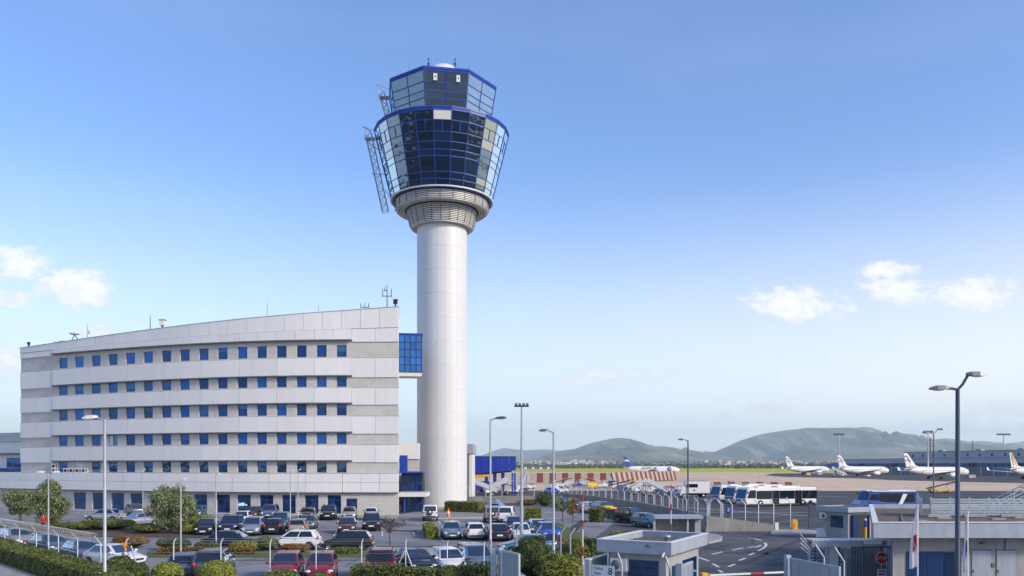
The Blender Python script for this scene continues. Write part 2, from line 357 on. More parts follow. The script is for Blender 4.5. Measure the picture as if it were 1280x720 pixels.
M['grass_field'] = mat('grass_field', (.58, .52, .05), .95, c2=(.36, .38, .04), vscale=.012, stretch=(.25, 1.6, 1), spec=.05)
M['turf'] = mat('turf', (.13, .14, .035), .95, c2=(.07, .10, .02), vscale=1.4, bump=.5, bscale=30)
M['soil'] = mat('soil', (.11, .08, .05), .95, c2=(.07, .05, .03), vscale=3)
M['gravel'] = mat('gravel', (.21, .16, .125), .95, c2=(.10, .08, .065), vscale=14, bump=.6, bscale=40)

# ------------------------------------------------------------------ ground, roads, apron
struct('ground', MB().sheet([(-9000, -5000), (9000, -5000), (14000, 15100), (-14000, 15100)], -.016), M['grass_field'])
M['unseen_ground'] = mat('unseen_ground', (.15, .12, .09), .95, c2=(.06, .055, .05), vscale=.02, spec=.05)
struct('reflected_ground', MB().sheet([(-8500, -4900), (8500, -4900), (8500, 30), (420, 40), (-420, 60), (-8500, 100)], -.012), M['unseen_ground'])  # unseen ground behind the camera, added for the tower glass to reflect
struct('parking_lot', MB().sheet([(-420, -400), (3, -400), (3, 14), (5, 60), (12, 92), (9, 128), (-20, 128), (-160, 128), (-420, 60)], -.008), M['asphalt'])  # lot stretched on unseen behind the camera to darken the tower glass reflections
struct('access_road', MB().sheet([(2.9, -400), (420, -400), (420, 40), (90, 79), (11.95, 92), (4.95, 60), (2.95, 14)], -.006), M['road_asphalt'])
struct('service_road', MB().sheet([(8.9, 127), (12.05, 91.5), (40, 79), (400, 60), (460, 190), (-110, 205), (-110, 128.2)], -.004), M['apron_asphalt'])
struct('apron', MB().sheet([(-700, 204.2), (-110, 204.8), (459, 189.8), (1200, 150), (1200, 640), (330, 640), (40, 730), (-700, 730)], -.0042), M['apron_concrete'])
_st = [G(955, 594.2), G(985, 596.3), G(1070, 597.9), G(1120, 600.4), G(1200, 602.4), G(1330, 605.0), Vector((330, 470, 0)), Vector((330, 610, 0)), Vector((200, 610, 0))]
struct('stand_shadow', MB().sheet([(p.x, p.y) for p in _st], .004), M['apron_asphalt'])  # dark asphalt sheet painted in for the terminal's shadow across the stands
struct('taxiway_verge', MB().sheet([(-300, 505), (12, 505), (20, 522), (-300, 530)], .004), M['grass_field'])
# painted lines on the apron
ln = MB()
for (a, b, w) in ((G(560, 640), G(1010, 640.5), .15), (G(690, 618), G(1060, 621), .25), (G(850, 634), G(1010, 645), .18)):
    d = (b - a).normalized(); n = Vector((-d.y, d.x, 0)) * w
    ln.sheet([(a - n)[:2], (b - n)[:2], (b + n)[:2], (a + n)[:2]], .006)
struct('apron_marking', ln, M['paint'])

# dashed lane marks on the road by the gates
def strip(mb, a, b, w, z):
    d = (b - a).normalized(); n = Vector((-d.y, d.x, 0)) * w / 2
    mb.sheet([(a - n)[:2], (b - n)[:2], (b + n)[:2], (a + n)[:2]], z)
def zp(x, y): return G(850 + x / 5.54, 590 + y / 5.54)
mk = MB()
for q in ([(125, 590), (200, 615)], [(228, 635), (268, 658)], [(335, 655), (380, 637)], [(410, 612), (455, 595)], [(478, 575), (515, 560)], [(540, 545), (570, 532)],
          [(572, 531), (592, 515), (598, 500), (585, 488)], [(520, 522), (565, 506)], [(470, 523), (512, 515)], [(360, 541), (438, 525)], [(222, 569), (295, 552)],
          [(470, 455), (520, 461), (565, 475)], [(268, 680), (295, 695)]):
    for a, b in zip(q, q[1:]): strip(mk, zp(*a), zp(*b), .2, -.0015)
struct('road_marking', mk, M['paint'])
# parking bay lines, along the lot's own axis
LOT = Vector((.16, -.987, 0))
bl = MB()
for (px, py, ln_) in ((399, 650.6, 5), (424, 650.6, 5), (374, 650.6, 5), (350, 650.6, 5), (448, 650.8, 5), (547, 650.5, 5), (571, 650.5, 5), (596, 650.5, 5), (396, 664, 5), (421, 664, 5), (446, 664, 5), (478, 664, 5),
                      (516, 664, 5), (549, 670, 5), (577, 668, 5), (606, 668, 5), (636, 668, 5), (662, 668, 5), (330, 664, 5), (300, 664, 5), (272, 664, 5), (245, 664, 5)):
    a = G(px, py); strip(bl, a, a + LOT * ln_, .11, -.0035)
struct('parking_marking', bl, M['paint'])

# repaired strips in the road surface
M['patch'] = asphalt('patch', (.075, .075, .08), crack=False)
for q in (((902, 690), (960, 690.6), (962, 692.6), (903, 692)), ((925, 705), (938, 704), (1010, 672), (1002, 671)), ((880, 684), (905, 686), (907, 688.5), (880, 686.5)), ((488, 662), (520, 663), (521, 665), (488, 664)), ((700, 668), (716, 668.5), (735, 650), (726, 650)), ((470, 682), (640, 683), (640, 684), (470, 683)), ((250, 699.5), (460, 699.5), (460, 700.6), (250, 700.6))):
    struct('asphalt_patch', MB().sheet([tuple(G(*k)[:2]) for k in q], -.003), M['patch'])
# ------------------------------------------------------------------ hills
def hill(name, sil, D, front, mat_, amp=.35, depth=2500, seed=0):
    x0, x1 = sil[0][0], sil[-1][0]; nu = 260; rows = [-1 + .04 * k for k in range(25)] + [0, .1, .3, .6, 1.0]
    vs = []; 
    for v in rows:
        Y = D + (v * front if v < 0 else v * depth)
        for i in range(nu + 1):
            px = x0 + (x1 - x0) * i / nu
            X = (px - 640) / F * D
            hgt = (HY - interp(px, sil)) / F * D + CAMH
            fall = (1 + v) ** 1.35 if v < 0 else (1 - v)
            n = mnoise.fractal(Vector((X / 700 + seed, Y / 900, seed)), .8, 2.1, 6)
            n2 = abs(mnoise.fractal(Vector((X / 330 + seed * 3, Y / 1400, 5)), .9, 2.0, 5))
            w = max(0, min(1, -v * 5)) * (1 + v) if v < 0 else v * (1 - v)
            z = hgt * fall * (1 + amp * 1.5 * n * w - amp * 2.2 * n2 * w) + hgt * .02 * n2
            vs.append((X, Y, max(z, -12) - 8 * (v <= -1) - (60 if v >= 1 else 0)))
    n = nu + 1
    fs = [(r * n + i, r * n + i + 1, (r + 1) * n + i + 1, (r + 1) * n + i) for r in range(len(rows) - 1) for i in range(nu)]
    return struct(name, MB().add(vs, fs, True), mat_)
def hill_mat(name, a, b, c):
    m = bpy.data.materials.new(name); m.use_nodes = True; nt = m.node_tree; N = nt.nodes; L = nt.links; bs = N['Principled BSDF']; bs.inputs['Roughness'].default_value = .95; bs.inputs['Specular IOR Level'].default_value = .1
    tc = N.new('ShaderNodeTexCoord'); n1 = N.new('ShaderNodeTexNoise'); n1.inputs['Scale'].default_value = .0022; n1.inputs['Detail'].default_value = 12; n1.inputs['Roughness'].default_value = .72
    mp = N.new('ShaderNodeMapping'); mp.inputs['Scale'].default_value = (1, .5, 2.5); L.new(tc.outputs['Object'], mp.inputs[0]); L.new(mp.outputs[0], n1.inputs[0])
    cr = N.new('ShaderNodeValToRGB'); e = cr.color_ramp.elements; e[0].position = .36; e[0].color = (*a, 1); e[1].position = .62; e[1].color = (*c, 1); k = e.new(.5); k.color = (*b, 1)
    L.new(n1.outputs[0], cr.inputs[0]); L.new(cr.outputs[0], bs.inputs['Base Color']); return m
HM = hill_mat('hill_scrub', (.06, .068, .04), (.14, .125, .075), (.29, .235, .16))
HB = hill_mat('hill_bare', (.055, .075, .035), (.17, .16, .10), (.30, .27, .20))
hill('hill_far_left', [(520, 580), (560, 579), (590, 573), (602, 569.5), (615, 564.5), (624, 561.5), (631, 560), (640, 561), (655, 563.2), (668, 562.2), (682, 562), (700, 563.5), (725, 567), (800, 574), (900, 580)], 11000, 3800, HM, seed=3)
hill('hill_centre', [(630, 582), (652, 580.5), (668, 574), (687, 567), (703, 563.2), (720, 561), (733, 556), (744, 552.6), (753, 550.7), (762, 548.9), (770, 548), (779, 548), (787, 548.8), (800, 552), (809, 555.5), (817, 557.8), (826, 557.6), (833, 558.2),
                     (853, 561.7), (867, 563), (880, 565.7), (900, 570), (930, 576), (960, 580.5)], 6400, 3000, HB, amp=.45, seed=9)
hill('hill_saddle', [(800, 578), (840, 569), (862, 566.3), (874, 565.5), (882, 564), (890, 566.5), (905, 571), (940, 578)], 8200, 3200, HM, seed=21)
hill('hill_great', [(850, 581.5), (872, 577), (885, 571.5), (895, 567.4), (909, 558.7), (925, 551), (945, 544.6), (968, 540), (991, 537), (1004, 535.6), (1017, 535), (1044, 535.2), (1058, 534.9), (1070, 534.8), (1080, 534.0), (1088, 534.2), (1096, 536.8), (1103, 539.7),
                    (1119, 544.8), (1130, 548), (1142, 550.4), (1160, 556), (1190, 565), (1230, 575), (1260, 581)], 7600, 3400, HM, amp=.42, seed=14)
hill('hill_right', [(1100, 574), (1130, 560), (1145, 553.5), (1158, 550.8), (1170, 549), (1182, 548), (1195, 549), (1208, 551.6), (1218, 555), (1235, 560), (1280, 568), (1340, 578)], 9500, 3400, HM, seed=31)
hill('hill_pale_right', [(1150, 565), (1190, 556), (1214, 551.5), (1226, 551), (1240, 552.2), (1252, 554.8), (1266, 553.5), (1285, 551), (1330, 552), (1400, 556), (1500, 566), (1600, 576)], 12500, 3600, HM, seed=44)
# gentle rise the town stands on
def footz(X, Y): return max(0.0, Y - 2300) * .0115 + 3.0 * mnoise.noise(Vector((X / 260, Y / 300, 2))) * min(1, max(0, (Y - 2300) / 400)) - .3
vs = []; nx, ny = 90, 14
for j in range(ny + 1):
    Y = 2250 + j * 160
    for i in range(nx + 1):
        X = (-.45 + 1.25 * i / nx) * Y; vs.append((X, Y, footz(X, Y) - (40 if j == ny else 0)))
struct('town_slope', MB().add(vs, [(j * (nx + 1) + i, j * (nx + 1) + i + 1, (j + 1) * (nx + 1) + i + 1, (j + 1) * (nx + 1) + i) for j in range(ny) for i in range(nx)], True), HB)

# ------------------------------------------------------------------ far town houses
rh = random.Random(5)
HW = [mat('house_white', (.58, .56, .52), .8, objvar=.1), mat('house_cream', (.46, .42, .34), .8, objvar=.12), mat('house_roof', (.34, .15, .09), .9, objvar=.15)]
def house_mesh(k):
    w, d, h = ((11, 9, 7.5), (15, 10, 6.5), (9, 9, 10))[k]
    a = MB().box((0, 0, h / 2 - .8), (w, d, h + 1.6)).mesh('house_wall')
    if k == 2: r = MB().box((0, 0, h + .2), (w + .5, d + .5, .5)).box((1.5, 1, h + 1.4), (3, 3, 2)).mesh('house_roof')
    else: r = MB().add([(-w / 2 - .4, -d / 2 - .4, h), (w / 2 + .4, -d / 2 - .4, h), (w / 2 + .4, d / 2 + .4, h), (-w / 2 - .4, d / 2 + .4, h), (-w / 4, 0, h + 2.4), (w / 4, 0, h + 2.4)], [(0, 1, 5, 4), (1, 2, 5), (2, 3, 4, 5), (3, 0, 4), (3, 2, 1, 0)]).mesh('house_roof')
    return a, r
HMESH = [house_mesh(k) for k in range(3)]
def put_house(X, Y, i):
    k = rh.choice((0, 0, 1, 2)); a, r = HMESH[k]
    t = thing('town_house', (X, Y, footz(X, Y)), 'small pale house of the far town at the foot of the hills', 'house', 'houses of the far town', rh.uniform(-.5, .5))
    s = rh.uniform(.75, 1.35); t.scale = (s, s, s)
    o = obj('wall', a, HW[0], t)
    o.material_slots[0].link = 'OBJECT'; o.material_slots[0].material = rh.choice((HW[0], HW[0], HW[0], HW[1]))
    obj('roof', r, HW[2] if k < 2 else HW[0], t)
for i in range(150):
    px = rh.choice((rh.uniform(645, 770), rh.uniform(690, 760), rh.uniform(850, 1062), rh.uniform(900, 1050)))
    Y = rh.uniform(2450, 4300); put_house(XP(px, Y), Y, i)
# dark belt of far trees behind the field
tb = MB(); rt = random.Random(3)
ico = bmesh.new(); bmesh.ops.create_icosphere(ico, subdivisions=1, radius=1); IV = [v.co.copy() for v in ico.verts]; IF = [[v.index for v in f.verts] for f in ico.faces]; ico.free()
for i in range(1500):
    Y = rt.uniform(1500, 4200) if i % 3 else rt.uniform(1400, 1800); px = rt.uniform(560, 1110)
    if rt.random() < .25 and Y < 2000: continue
    X = XP(px, Y); z = footz(X, Y) if Y > 2300 else 0; s = rt.uniform(2.2, 5.0); h = rt.uniform(.7, 1.25)
    tb.add([(X + v.x * s * (1.25 + .4 * rt.random()), Y + v.y * s, z + s * h * .7 + v.z * s * h * (.8 + .5 * rt.random())) for v in IV], IF, True)
obj('tree_belt', tb, mat('far_tree', (.045, .06, .025), .95, var=.4, vscale=.05), label='dark belt of far trees between the field and the town', cat='trees', kind='stuff')
# low dark hangars and sheds beyond the field on the left
for (p0, p1, Y) in ((652, 690, 1250),):
    X0, X1 = XP(p0, Y), XP(p1, Y)
    t = thing('far_shed', ((X0 + X1) / 2, Y, 0), 'long low dark shed beyond the yellow field near the blue boarding bridge', 'shed')
    obj('wall', MB().box((0, 0, 2), (X1 - X0, 20, 4)), mat('shed_wall', (.10, .12, .17), .8), t)
    w = X1 - X0
    obj('roof', MB().add([(-w / 2 - 1, -11, 3.9), (w / 2 + 1, -11, 3.9), (w / 2 + 1, 11, 3.9), (-w / 2 - 1, 11, 3.9), (-w / 2 - 1, 0, 6), (w / 2 + 1, 0, 6)], [(0, 1, 5, 4), (2, 3, 4, 5), (0, 4, 3), (1, 2, 5), (3, 2, 1, 0)]), mat('shed_roof', (.07, .08, .11), .7), t)
    for i in range(4): obj('door', MB().box((-w / 2 + w * (i + .5) / 4, -10.05, 1.6), (w / 12, .2, 3.2)), M['white'], t)
# the air between here and the hills
hz = MB().box((0, 5000, 345), (30000, 20400, 712))
m = bpy.data.materials.new('haze'); m.use_nodes = True; N = m.node_tree.nodes; N.clear()
vo = N.new('ShaderNodeVolumePrincipled'); vo.inputs['Color'].default_value = (.70, .86, 1.0, 1); vo.inputs['Density'].default_value = HAZE_D = 9.0e-5; vo.inputs['Anisotropy'].default_value = .1
mo = N.new('ShaderNodeOutputMaterial'); m.node_tree.links.new(vo.outputs[0], mo.inputs['Volume'])
obj('haze', hz, m, label='pale blue haze over the plain and the hills', cat='haze', kind='stuff')
# ------------------------------------------------------------------ control tower
TY = 124.0; TX = XP(552.5, TY)
tower = thing('control_tower', (TX, TY, 0), 'tall white control tower with flared blue glass cab on top', 'control tower')
SR = 3.86
obj('shaft_core', MB().lathe([(0, -.3), (SR - .07, -.3), (SR - .07, 43.6), (0, 43.6)], 48, smooth=False), M['grey_core'], tower)
def arc_panel(r, a0, a1, z0, z1, th, n=8):
    mb = MB(); vo_ = []; 
    for i in range(n + 1):
        t = lerp(a0, a1, i / n); vo_ += [(r * math.cos(t), r * math.sin(t), z0), (r * math.cos(t), r * math.sin(t), z1)]
    mb.add(vo_, [(2 * i, 2 * i + 2, 2 * i + 3, 2 * i + 1) for i in range(n)], True)
    q = r - th
    for z, fl in ((z0, 0), (z1, 1)):
        vv = []
        for i in range(n + 1):
            t = lerp(a0, a1, i / n); vv += [(r * math.cos(t), r * math.sin(t), z), (q * math.cos(t), q * math.sin(t), z)]
        mb.add(vv, [((2 * i, 2 * i + 1, 2 * i + 3, 2 * i + 2) if not fl else (2 * i, 2 * i + 2, 2 * i + 3, 2 * i + 1)) for i in range(n)])
    for t, fl in ((a0, 0), (a1, 1)):
        f = (0, 1, 2, 3) if fl else (3, 2, 1, 0)
        mb.add([(r * math.cos(t), r * math.sin(t), z0), (q * math.cos(t), q * math.sin(t), z0), (q * math.cos(t), q * math.sin(t), z1), (r * math.cos(t), r * math.sin(t), z1)], [f])
    return mb
PH = 3.6; gap = .018
pm = arc_panel(SR, gap / SR / 2, R(45) - gap / SR / 2, gap / 2, PH - gap / 2, .08).mesh('shaft_panel')
for k in range(12):
    for j in range(8):
        obj('cladding_panel', pm, M['shaft_panel'], tower, loc=(0, 0, k * PH), rz=R(45 * j + 40))
# louvred collar under the glass
obj('collar_core', MB().lathe([(3.8, 43.0), (4.5, 43.05), (5.0, 45.4), (6.7, 45.75), (7.0, 46.9), (7.7, 47.0), (7.7, 47.25), (0, 47.25)], 48, smooth=False), M['dark_core'], tower)
M['louvre'] = mat('louvre', (.74, .72, .67), .45, .1, var=.05)
def ring_slat(r, z, w, h): return MB().lathe([(r - w, z), (r, z), (r, z + h), (r - w, z + h), (r - w, z)], 48, smooth=False)
for k in range(5): obj('louvre_slat', ring_slat(7.22 - .06 * (4 - k) / 4, 45.72 + k * .25, .25, .10), M['louvre'], tower)
for k in range(6): obj('soffit_slat', ring_slat(7.0 - k * .27, 45.55, .14, .09), M['louvre'], tower)
for k in range(10): obj('louvre_slat', ring_slat(lerp(4.88, 5.45, k / 9), 43.1 + k * .245, .22, .10), M['louvre'], tower)
for k in range(4): obj('soffit_slat', ring_slat(4.75 - k * .22, 42.92, .12, .09), M['louvre'], tower)
rb = MB().hexa([(4.86, -.04, 43.1), (4.95, -.04, 43.1), (4.95, .04, 43.1), (4.86, .04, 43.1), (5.42, -.04, 45.5), (5.5, -.04, 45.5), (5.5, .04, 45.5), (5.42, .04, 45.5)]).mesh('collar_rib')
rb2 = MB().box((7.2, 0, 46.3), (.1, .08, 1.25)).mesh('collar_rib')
for j in range(24): obj('collar_rib', rb, M['ledge'], tower, rz=R(15 * j + 3)); obj('collar_rib', rb2, M['ledge'], tower, rz=R(15 * j + 3))
obj('cab_sill', MB().lathe([(7.3, 46.98), (7.92, 47.02), (7.95, 47.2), (7.3, 47.2)], 48, smooth=False), M['louvre'], tower)
# lower glass drum, 24 facets leaning outwards
NF = 24; Z0, Z1, R0, R1 = 47.1, 57.2, 7.75, 10.3; PHI = R(-84.5) - math.pi / NF      # one facet faces the camera
fr = [0, .095, .19, .395, .48, .585, .71, .86, 1.0]
def rz_(t): return lerp(R0, R1, t), lerp(Z0, Z1, t)
half = math.pi / NF
def facet_pane(t0, t1, s0, s1, g=.04, th=.05):
    pts = []
    for off in (0, -th):
        for (t, s) in ((t0, s0), (t0, s1), (t1, s1), (t1, s0)):
            r, z = rz_(t); r += off; ha = r * math.cos(half); hw = r * math.sin(half) - g
            ss = -hw + 2 * hw * s; 
            pts.append((ha, ss, z))
    mb = MB(); p = pts
    return mb.add(p, [(0, 1, 2, 3), (7, 6, 5, 4), (0, 4, 5, 1), (1, 5, 6, 2), (2, 6, 7, 3), (3, 7, 4, 0)])
drum = obj('glass_drum_core', MB().lathe([(0, Z0 + .05), (R0 - .35, Z0 + .05), (R1 - .35, Z1 - .05), (0, Z1 - .05)], NF, smooth=False, ph=PHI), M['dark_core'], tower)
rp_ = random.Random(12)
pane_m = [facet_pane(a + .006, b - .006, 0, 1).mesh('pane') for a, b in zip(fr, fr[1:])]
half_m = [facet_pane(fr[6] + .006, fr[7] - .006, 0, .47).mesh('pane'), facet_pane(fr[6] + .006, fr[7] - .006, .53, 1).mesh('pane')]
for j in range(NF):
    ang = PHI + half + 2 * half * j
    dj = min(j, NF - j); jj = j if j < 12 else j - 24     # facets right of the front one count up
    blind = jj in (3, -4, -5)
    for k in range(8):
        gm = M['tower_blind'] if (blind and (k in (5, 6, 7) or (jj != -5 and k in (1, 4) and rp_.random() < .5))) else M['tower_glass']
        if jj == 0 and k == 7: gm = M['offwhite']
        for me in (half_m if k == 6 else [pane_m[k]]):
            o = obj('pane', me, M['tower_glass'], tower, rz=ang)
            if gm is not M['tower_glass']: o.material_slots[0].link = 'OBJECT'; o.material_slots[0].material = gm
def facet_bar(t0, t1, s, w, d):
    (ra, za), (rb_, zb) = rz_(t0), rz_(t1); out = []
    for r, z in ((ra, za), (rb_, zb)):
        for x, y in ((-d, -w), (.07, -w), (.07, w), (-d, w)): out.append((r * (math.cos(half) if s else 1) + x, y, z))
    return MB().hexa(out)
ml = facet_bar(0, 1, 0, .045, .3).mesh('mullion'); ml2 = facet_bar(fr[6], fr[7], 1, .05, .1).mesh('mullion')
for j in range(NF): obj('mullion', ml, M['frame_blue'], tower, rz=PHI + 2 * half * j); obj('mullion', ml2, M['frame_blue'], tower, rz=PHI + half + 2 * half * j)
for k, t in enumerate(fr):
    r, z = rz_(t); h = .045 if 0 < k < 8 else .16
    obj('transom', MB().lathe([(r - .3, z - h), (r + .03, z - h), (r + .03, z + h), (r - .3, z + h), (r - .3, z - h)], NF, smooth=False, ph=PHI), M['frame_blue'], tower)
obj('terrace_rim', MB().lathe([(6, Z1 + .17), (R1 + .12, Z1 + .17), (R1 + .12, Z1 + .42), (R1 - .2, Z1 + .42), (R1 - .2, Z1 + .25), (6, Z1 + .25)], NF, smooth=False, ph=PHI), M['blue_paint'], tower)
# upper cab, eight facets
N8 = 8; h8 = math.pi / 8; A0, A1, U0, U1 = 6.9, 7.95, Z1 + .2, 63.75; PH8 = R(-80.5)
obj('cab_core', MB().lathe([(0, U0), ((A0 - .4) / math.cos(h8), U0), ((A1 - .4) / math.cos(h8), U1), (0, U1)], 8, smooth=False, ph=PH8 + h8), M['dark_core'], tower)
f8 = [0, .40, .55, .74, 1.0]
def pane8(t0, t1, s0, s1, g=.06, th=.05):
    pts = []
    for off in (0, -th):
        for (t, s) in ((t0, s0), (t0, s1), (t1, s1), (t1, s0)):
            a = lerp(A0, A1, t) + off; hw = a * math.tan(h8) - g; pts.append((a, -hw + 2 * hw * s, lerp(U0, U1, t)))
    return MB().add(pts, [(0, 1, 2, 3), (7, 6, 5, 4), (0, 4, 5, 1), (1, 5, 6, 2), (2, 6, 7, 3), (3, 7, 4, 0)])
p8 = [[pane8(a + .008, b - .008, s0, s1).mesh('pane') for a, b in zip(f8, f8[1:])] for s0, s1 in ((0, .485), (.515, 1))]
mc8 = MB()
out = []
for a, z in ((A0, U0), (A1, U1)):
    for x, y in ((-.2, -.08), (.06, -.08), (.06, .08), (-.2, .08)): out.append((a / math.cos(h8) + x, y, z))
mc8 = MB().hexa(out).mesh('corner_post')
out = []
for a, z in ((A0, U0), (A1, U1)):
    for x, y in ((-.12, -.05), (.05, -.05), (.05, .05), (-.12, .05)): out.append((a + x, y, z))
mm8 = MB().hexa(out).mesh('mullion')
for j in range(8):
    for s in range(2):
        for k in range(4): obj('pane', p8[s][k], M['tower_glass'], tower, rz=PH8 + 2 * h8 * j)
    obj('corner_post', mc8, M['frame_blue'], tower, rz=PH8 + h8 + 2 * h8 * j); obj('mullion', mm8, M['frame_blue'], tower, rz=PH8 + 2 * h8 * j)
for k, t in enumerate(f8):
    a = lerp(A0, A1, t) / math.cos(h8); z = lerp(U0, U1, t); h = .07 if 0 < k < 4 else .16
    obj('transom', MB().lathe([(a - .25, z - h), (a + .03, z - h), (a + .03, z + h), (a - .25, z + h), (a - .25, z - h)], 8, smooth=False, ph=PH8 + h8), M['frame_blue'], tower)
a = (A1 + .12) / math.cos(h8)
obj('cab_roof', MB().lathe([(0, U1 + .12), (a, U1 + .12), (a, U1 + .42), (a - .5, U1 + .5), (0, U1 + .8)], 8, smooth=False, ph=PH8 + h8), M['blue_paint'], tower)
for s in (-.55, .6):
    sg = obj('sign_plate', MB().box((A1 + .04, s * 2.9, 62.7), (.04, .55, 1.0)), M['white'], tower, rz=PH8)
    obj('sign_mark', MB().box((A1 + .07, s * 2.9, 62.75), (.02, .2, .22)), M['black'], sg)
dm = MB().lathe([(3.3, -.4), (3.3, 1.6), (3.22, 2.3), (2.95, 3.1), (2.45, 3.85), (1.75, 4.45), (.9, 4.82), (0, 4.95)], 28, c=(.3, 0, U1 - .35))
obj('radome', dm, M['offwhite'], tower)
for (x, y, h) in ((-1.6, -4.6, 3.3), (2.35, -4.6, 3.3)):
    an = obj('beacon_mast', MB().tube((x, y, U1 + .6), (x, y, U1 + h), .06, n=6), M['dark_pole'], tower)
    obj('beacon_lamp', MB().ell((x, y, U1 + h - .7), (.22, .22, .2)).ell((x, y, U1 + h), (.12, .12, .16)).tube((x, y, U1 + h - 1), (x, y, U1 + h - .75), .17, n=8), M['dark_pole'], an)
for (x, y, h) in ((-4.4, -5, 2.2), (-6, -3, 1.5), (4.4, -5, 2.0), (6.0, -3, 1.4), (.6, 3, 5.0), (-2.8, 2, 4.0)):
    obj('whip_antenna', MB().tube((x, y, U1 + .4), (x, y, U1 + .6 + h), .03, .015, n=5), M['dark_pole'], tower)
# inclined lattice ladders on the left side
def lattice(a, b, w, name='lattice_ladder'):
    a = Vector(a); b = Vector(b); d = (b - a).normalized(); side = Vector((0, 1, 0)); side = (side - d * side.dot(d)).normalized(); o2 = d.cross(side)
    mb = MB(); n = max(3, int((b - a).length / (w * 1.25)))
    cs = [side * w / 2 + o2 * w / 2, side * -w / 2 + o2 * w / 2, side * -w / 2 - o2 * w / 2, side * w / 2 - o2 * w / 2]
    for c in cs: mb.tube(a + c, b + c, .075, n=5)
    for k in range(n):
        p = a.lerp(b, k / n); q = a.lerp(b, (k + 1) / n)
        for i in range(4):
            mb.tube(p + cs[i], p + cs[(i + 1) % 4], .045, n=4); mb.tube(p + cs[i], q + cs[(i + 1) % 4], .045, n=4)
    return mb
la = Vector((-8.55, -1.5, 45.3)); lb = Vector((-11.2, -1.5, 57.4))
ld = obj('lattice_ladder', lattice(la, lb, .9), M['steel'], tower)
obj('jib', MB().tube(lb + Vector((.3, 0, .2)), lb + Vector((-.9, 0, .9)), .07, n=5).tube(lb + Vector((-.9, 0, .9)), lb + Vector((1.6, 0, .1)), .05, n=5).tube(lb + Vector((-.5, -.5, -1)), lb + Vector((1.4, -.5, -1)), .05, n=5).box(lb + Vector((.3, 0, -1)), (1.6, 1.2, .1)), M['steel'], ld)
for a_, b_ in ((lb + Vector((0, 0, -1.5)), (-9.6, -1.5, 54.8)), (la + Vector((0, 0, 3.3)), (-7.8, -1.5, 47.3)), ((-10.6, -1.5, 51.0), (-8.6, -1.5, 51.0))): obj('bracket', MB().tube(a_, b_, .06, n=5), M['steel'], ld)
la = Vector((-7.5, -1.5, 57.6)); lb = Vector((-9.2, -1.5, 63.6))
ld = obj('lattice_ladder', lattice(la, lb, .8), M['steel'], tower)
obj('jib', MB().tube(lb + Vector((.3, 0, .2)), lb + Vector((-.8, 0, 1.2)), .06, n=5).tube(lb + Vector((-.8, 0, 1.2)), lb + Vector((1.5, 0, .3)), .045, n=5).box(lb + Vector((.5, 0, -.9)), (1.6, 1.1, .1)), M['steel'], ld)
for a_, b_ in ((lb + Vector((0, 0, -1.2)), (-7.6, -1.5, 62.4)), (la + Vector((0, 0, 1.2)), (-6.8, -1.5, 58.9))): obj('bracket', MB().tube(a_, b_, .05, n=5), M['steel'], ld)
# ------------------------------------------------------------------ office building with curved front
def bz(px):
    t = 427 - px
    return 101 + (.0008 * t + 9.68e-5 * t * t if t > 0 else .004 * t)
def BP(px, out=0.0, z=0.0):
    Y = bz(px); X = XP(px, Y); a = Vector((XP(px - 2, bz(px - 2)), bz(px - 2), 0)); b = Vector((XP(px + 2, bz(px + 2)), bz(px + 2), 0))
    d = (b - a).normalized(); n = Vector((d.y, -d.x, 0))
    return Vector((X, Y, z)) + n * out
PXL, PXR, PC0, PC1 = 26, 498, 67.5, 440
b0 = BP(PXR); bld = thing('office_building', (b0.x - 30, b0.y + 8, 0), 'white six storey office block with curved front and rows of small blue windows', 'building')
roof_pts = [(-60, 23.0), (26, 23.5), (140, 24.2), (250, 24.85), (390, 25.65), (498, 26.35)]
def roofz(px): return interp(px, roof_pts)
M['stone'] = slabs('stone_course', (.58, .55, .50), .9, .3, .014, rough=.85, var=.1, line=.7, vs=.5)
def stone_fix(m):      # courses run up the wall: use (along, up) as texture plane
    nt = m.node_tree; N = nt.nodes; L = nt.links
    mp = [n for n in N if n.type == 'MAPPING'][0]; tc = [n for n in N if n.type == 'TEX_COORD'][0]
    sp = N.new('ShaderNodeSeparateXYZ'); cb = N.new('ShaderNodeCombineXYZ'); L.new(tc.outputs['Object'], sp.inputs[0]); L.new(sp.outputs[0], cb.inputs[0]); L.new(sp.outputs[2], cb.inputs[1]); L.new(cb.outputs[0], mp.inputs[0])
    br = [n for n in N if n.type == 'TEX_BRICK'][0]; br.offset = .5
stone_fix(M['stone'])
def slab(px0, px1, z0, z1, o0, o1, n=1):
    """piece of facade between two bearings: o0 = depth of back face, o1 = of front face (metres out of the wall line)"""
    mb = MB(); vs = []
    zf0 = z0 if callable(z0) else (lambda p: z0); zf1 = z1 if callable(z1) else (lambda p: z1)
    for i in range(n + 1):
        p = lerp(px0, px1, i / n)
        a, b = BP(p, o0), BP(p, o1)
        vs += [(a.x, a.y, zf0(p)), (b.x, b.y, zf0(p)), (b.x, b.y, zf1(p)), (a.x, a.y, zf1(p))]
    fs = []
    for i in range(n):
        k = 4 * i; 
        for j in range(4): fs.append((k + j, k + 4 + j, k + 4 + (j + 1) % 4, k + (j + 1) % 4))
    fs += [(0, 1, 2, 3), (4 * n + 3, 4 * n + 2, 4 * n + 1, 4 * n)]
    return mb.add(vs, fs)
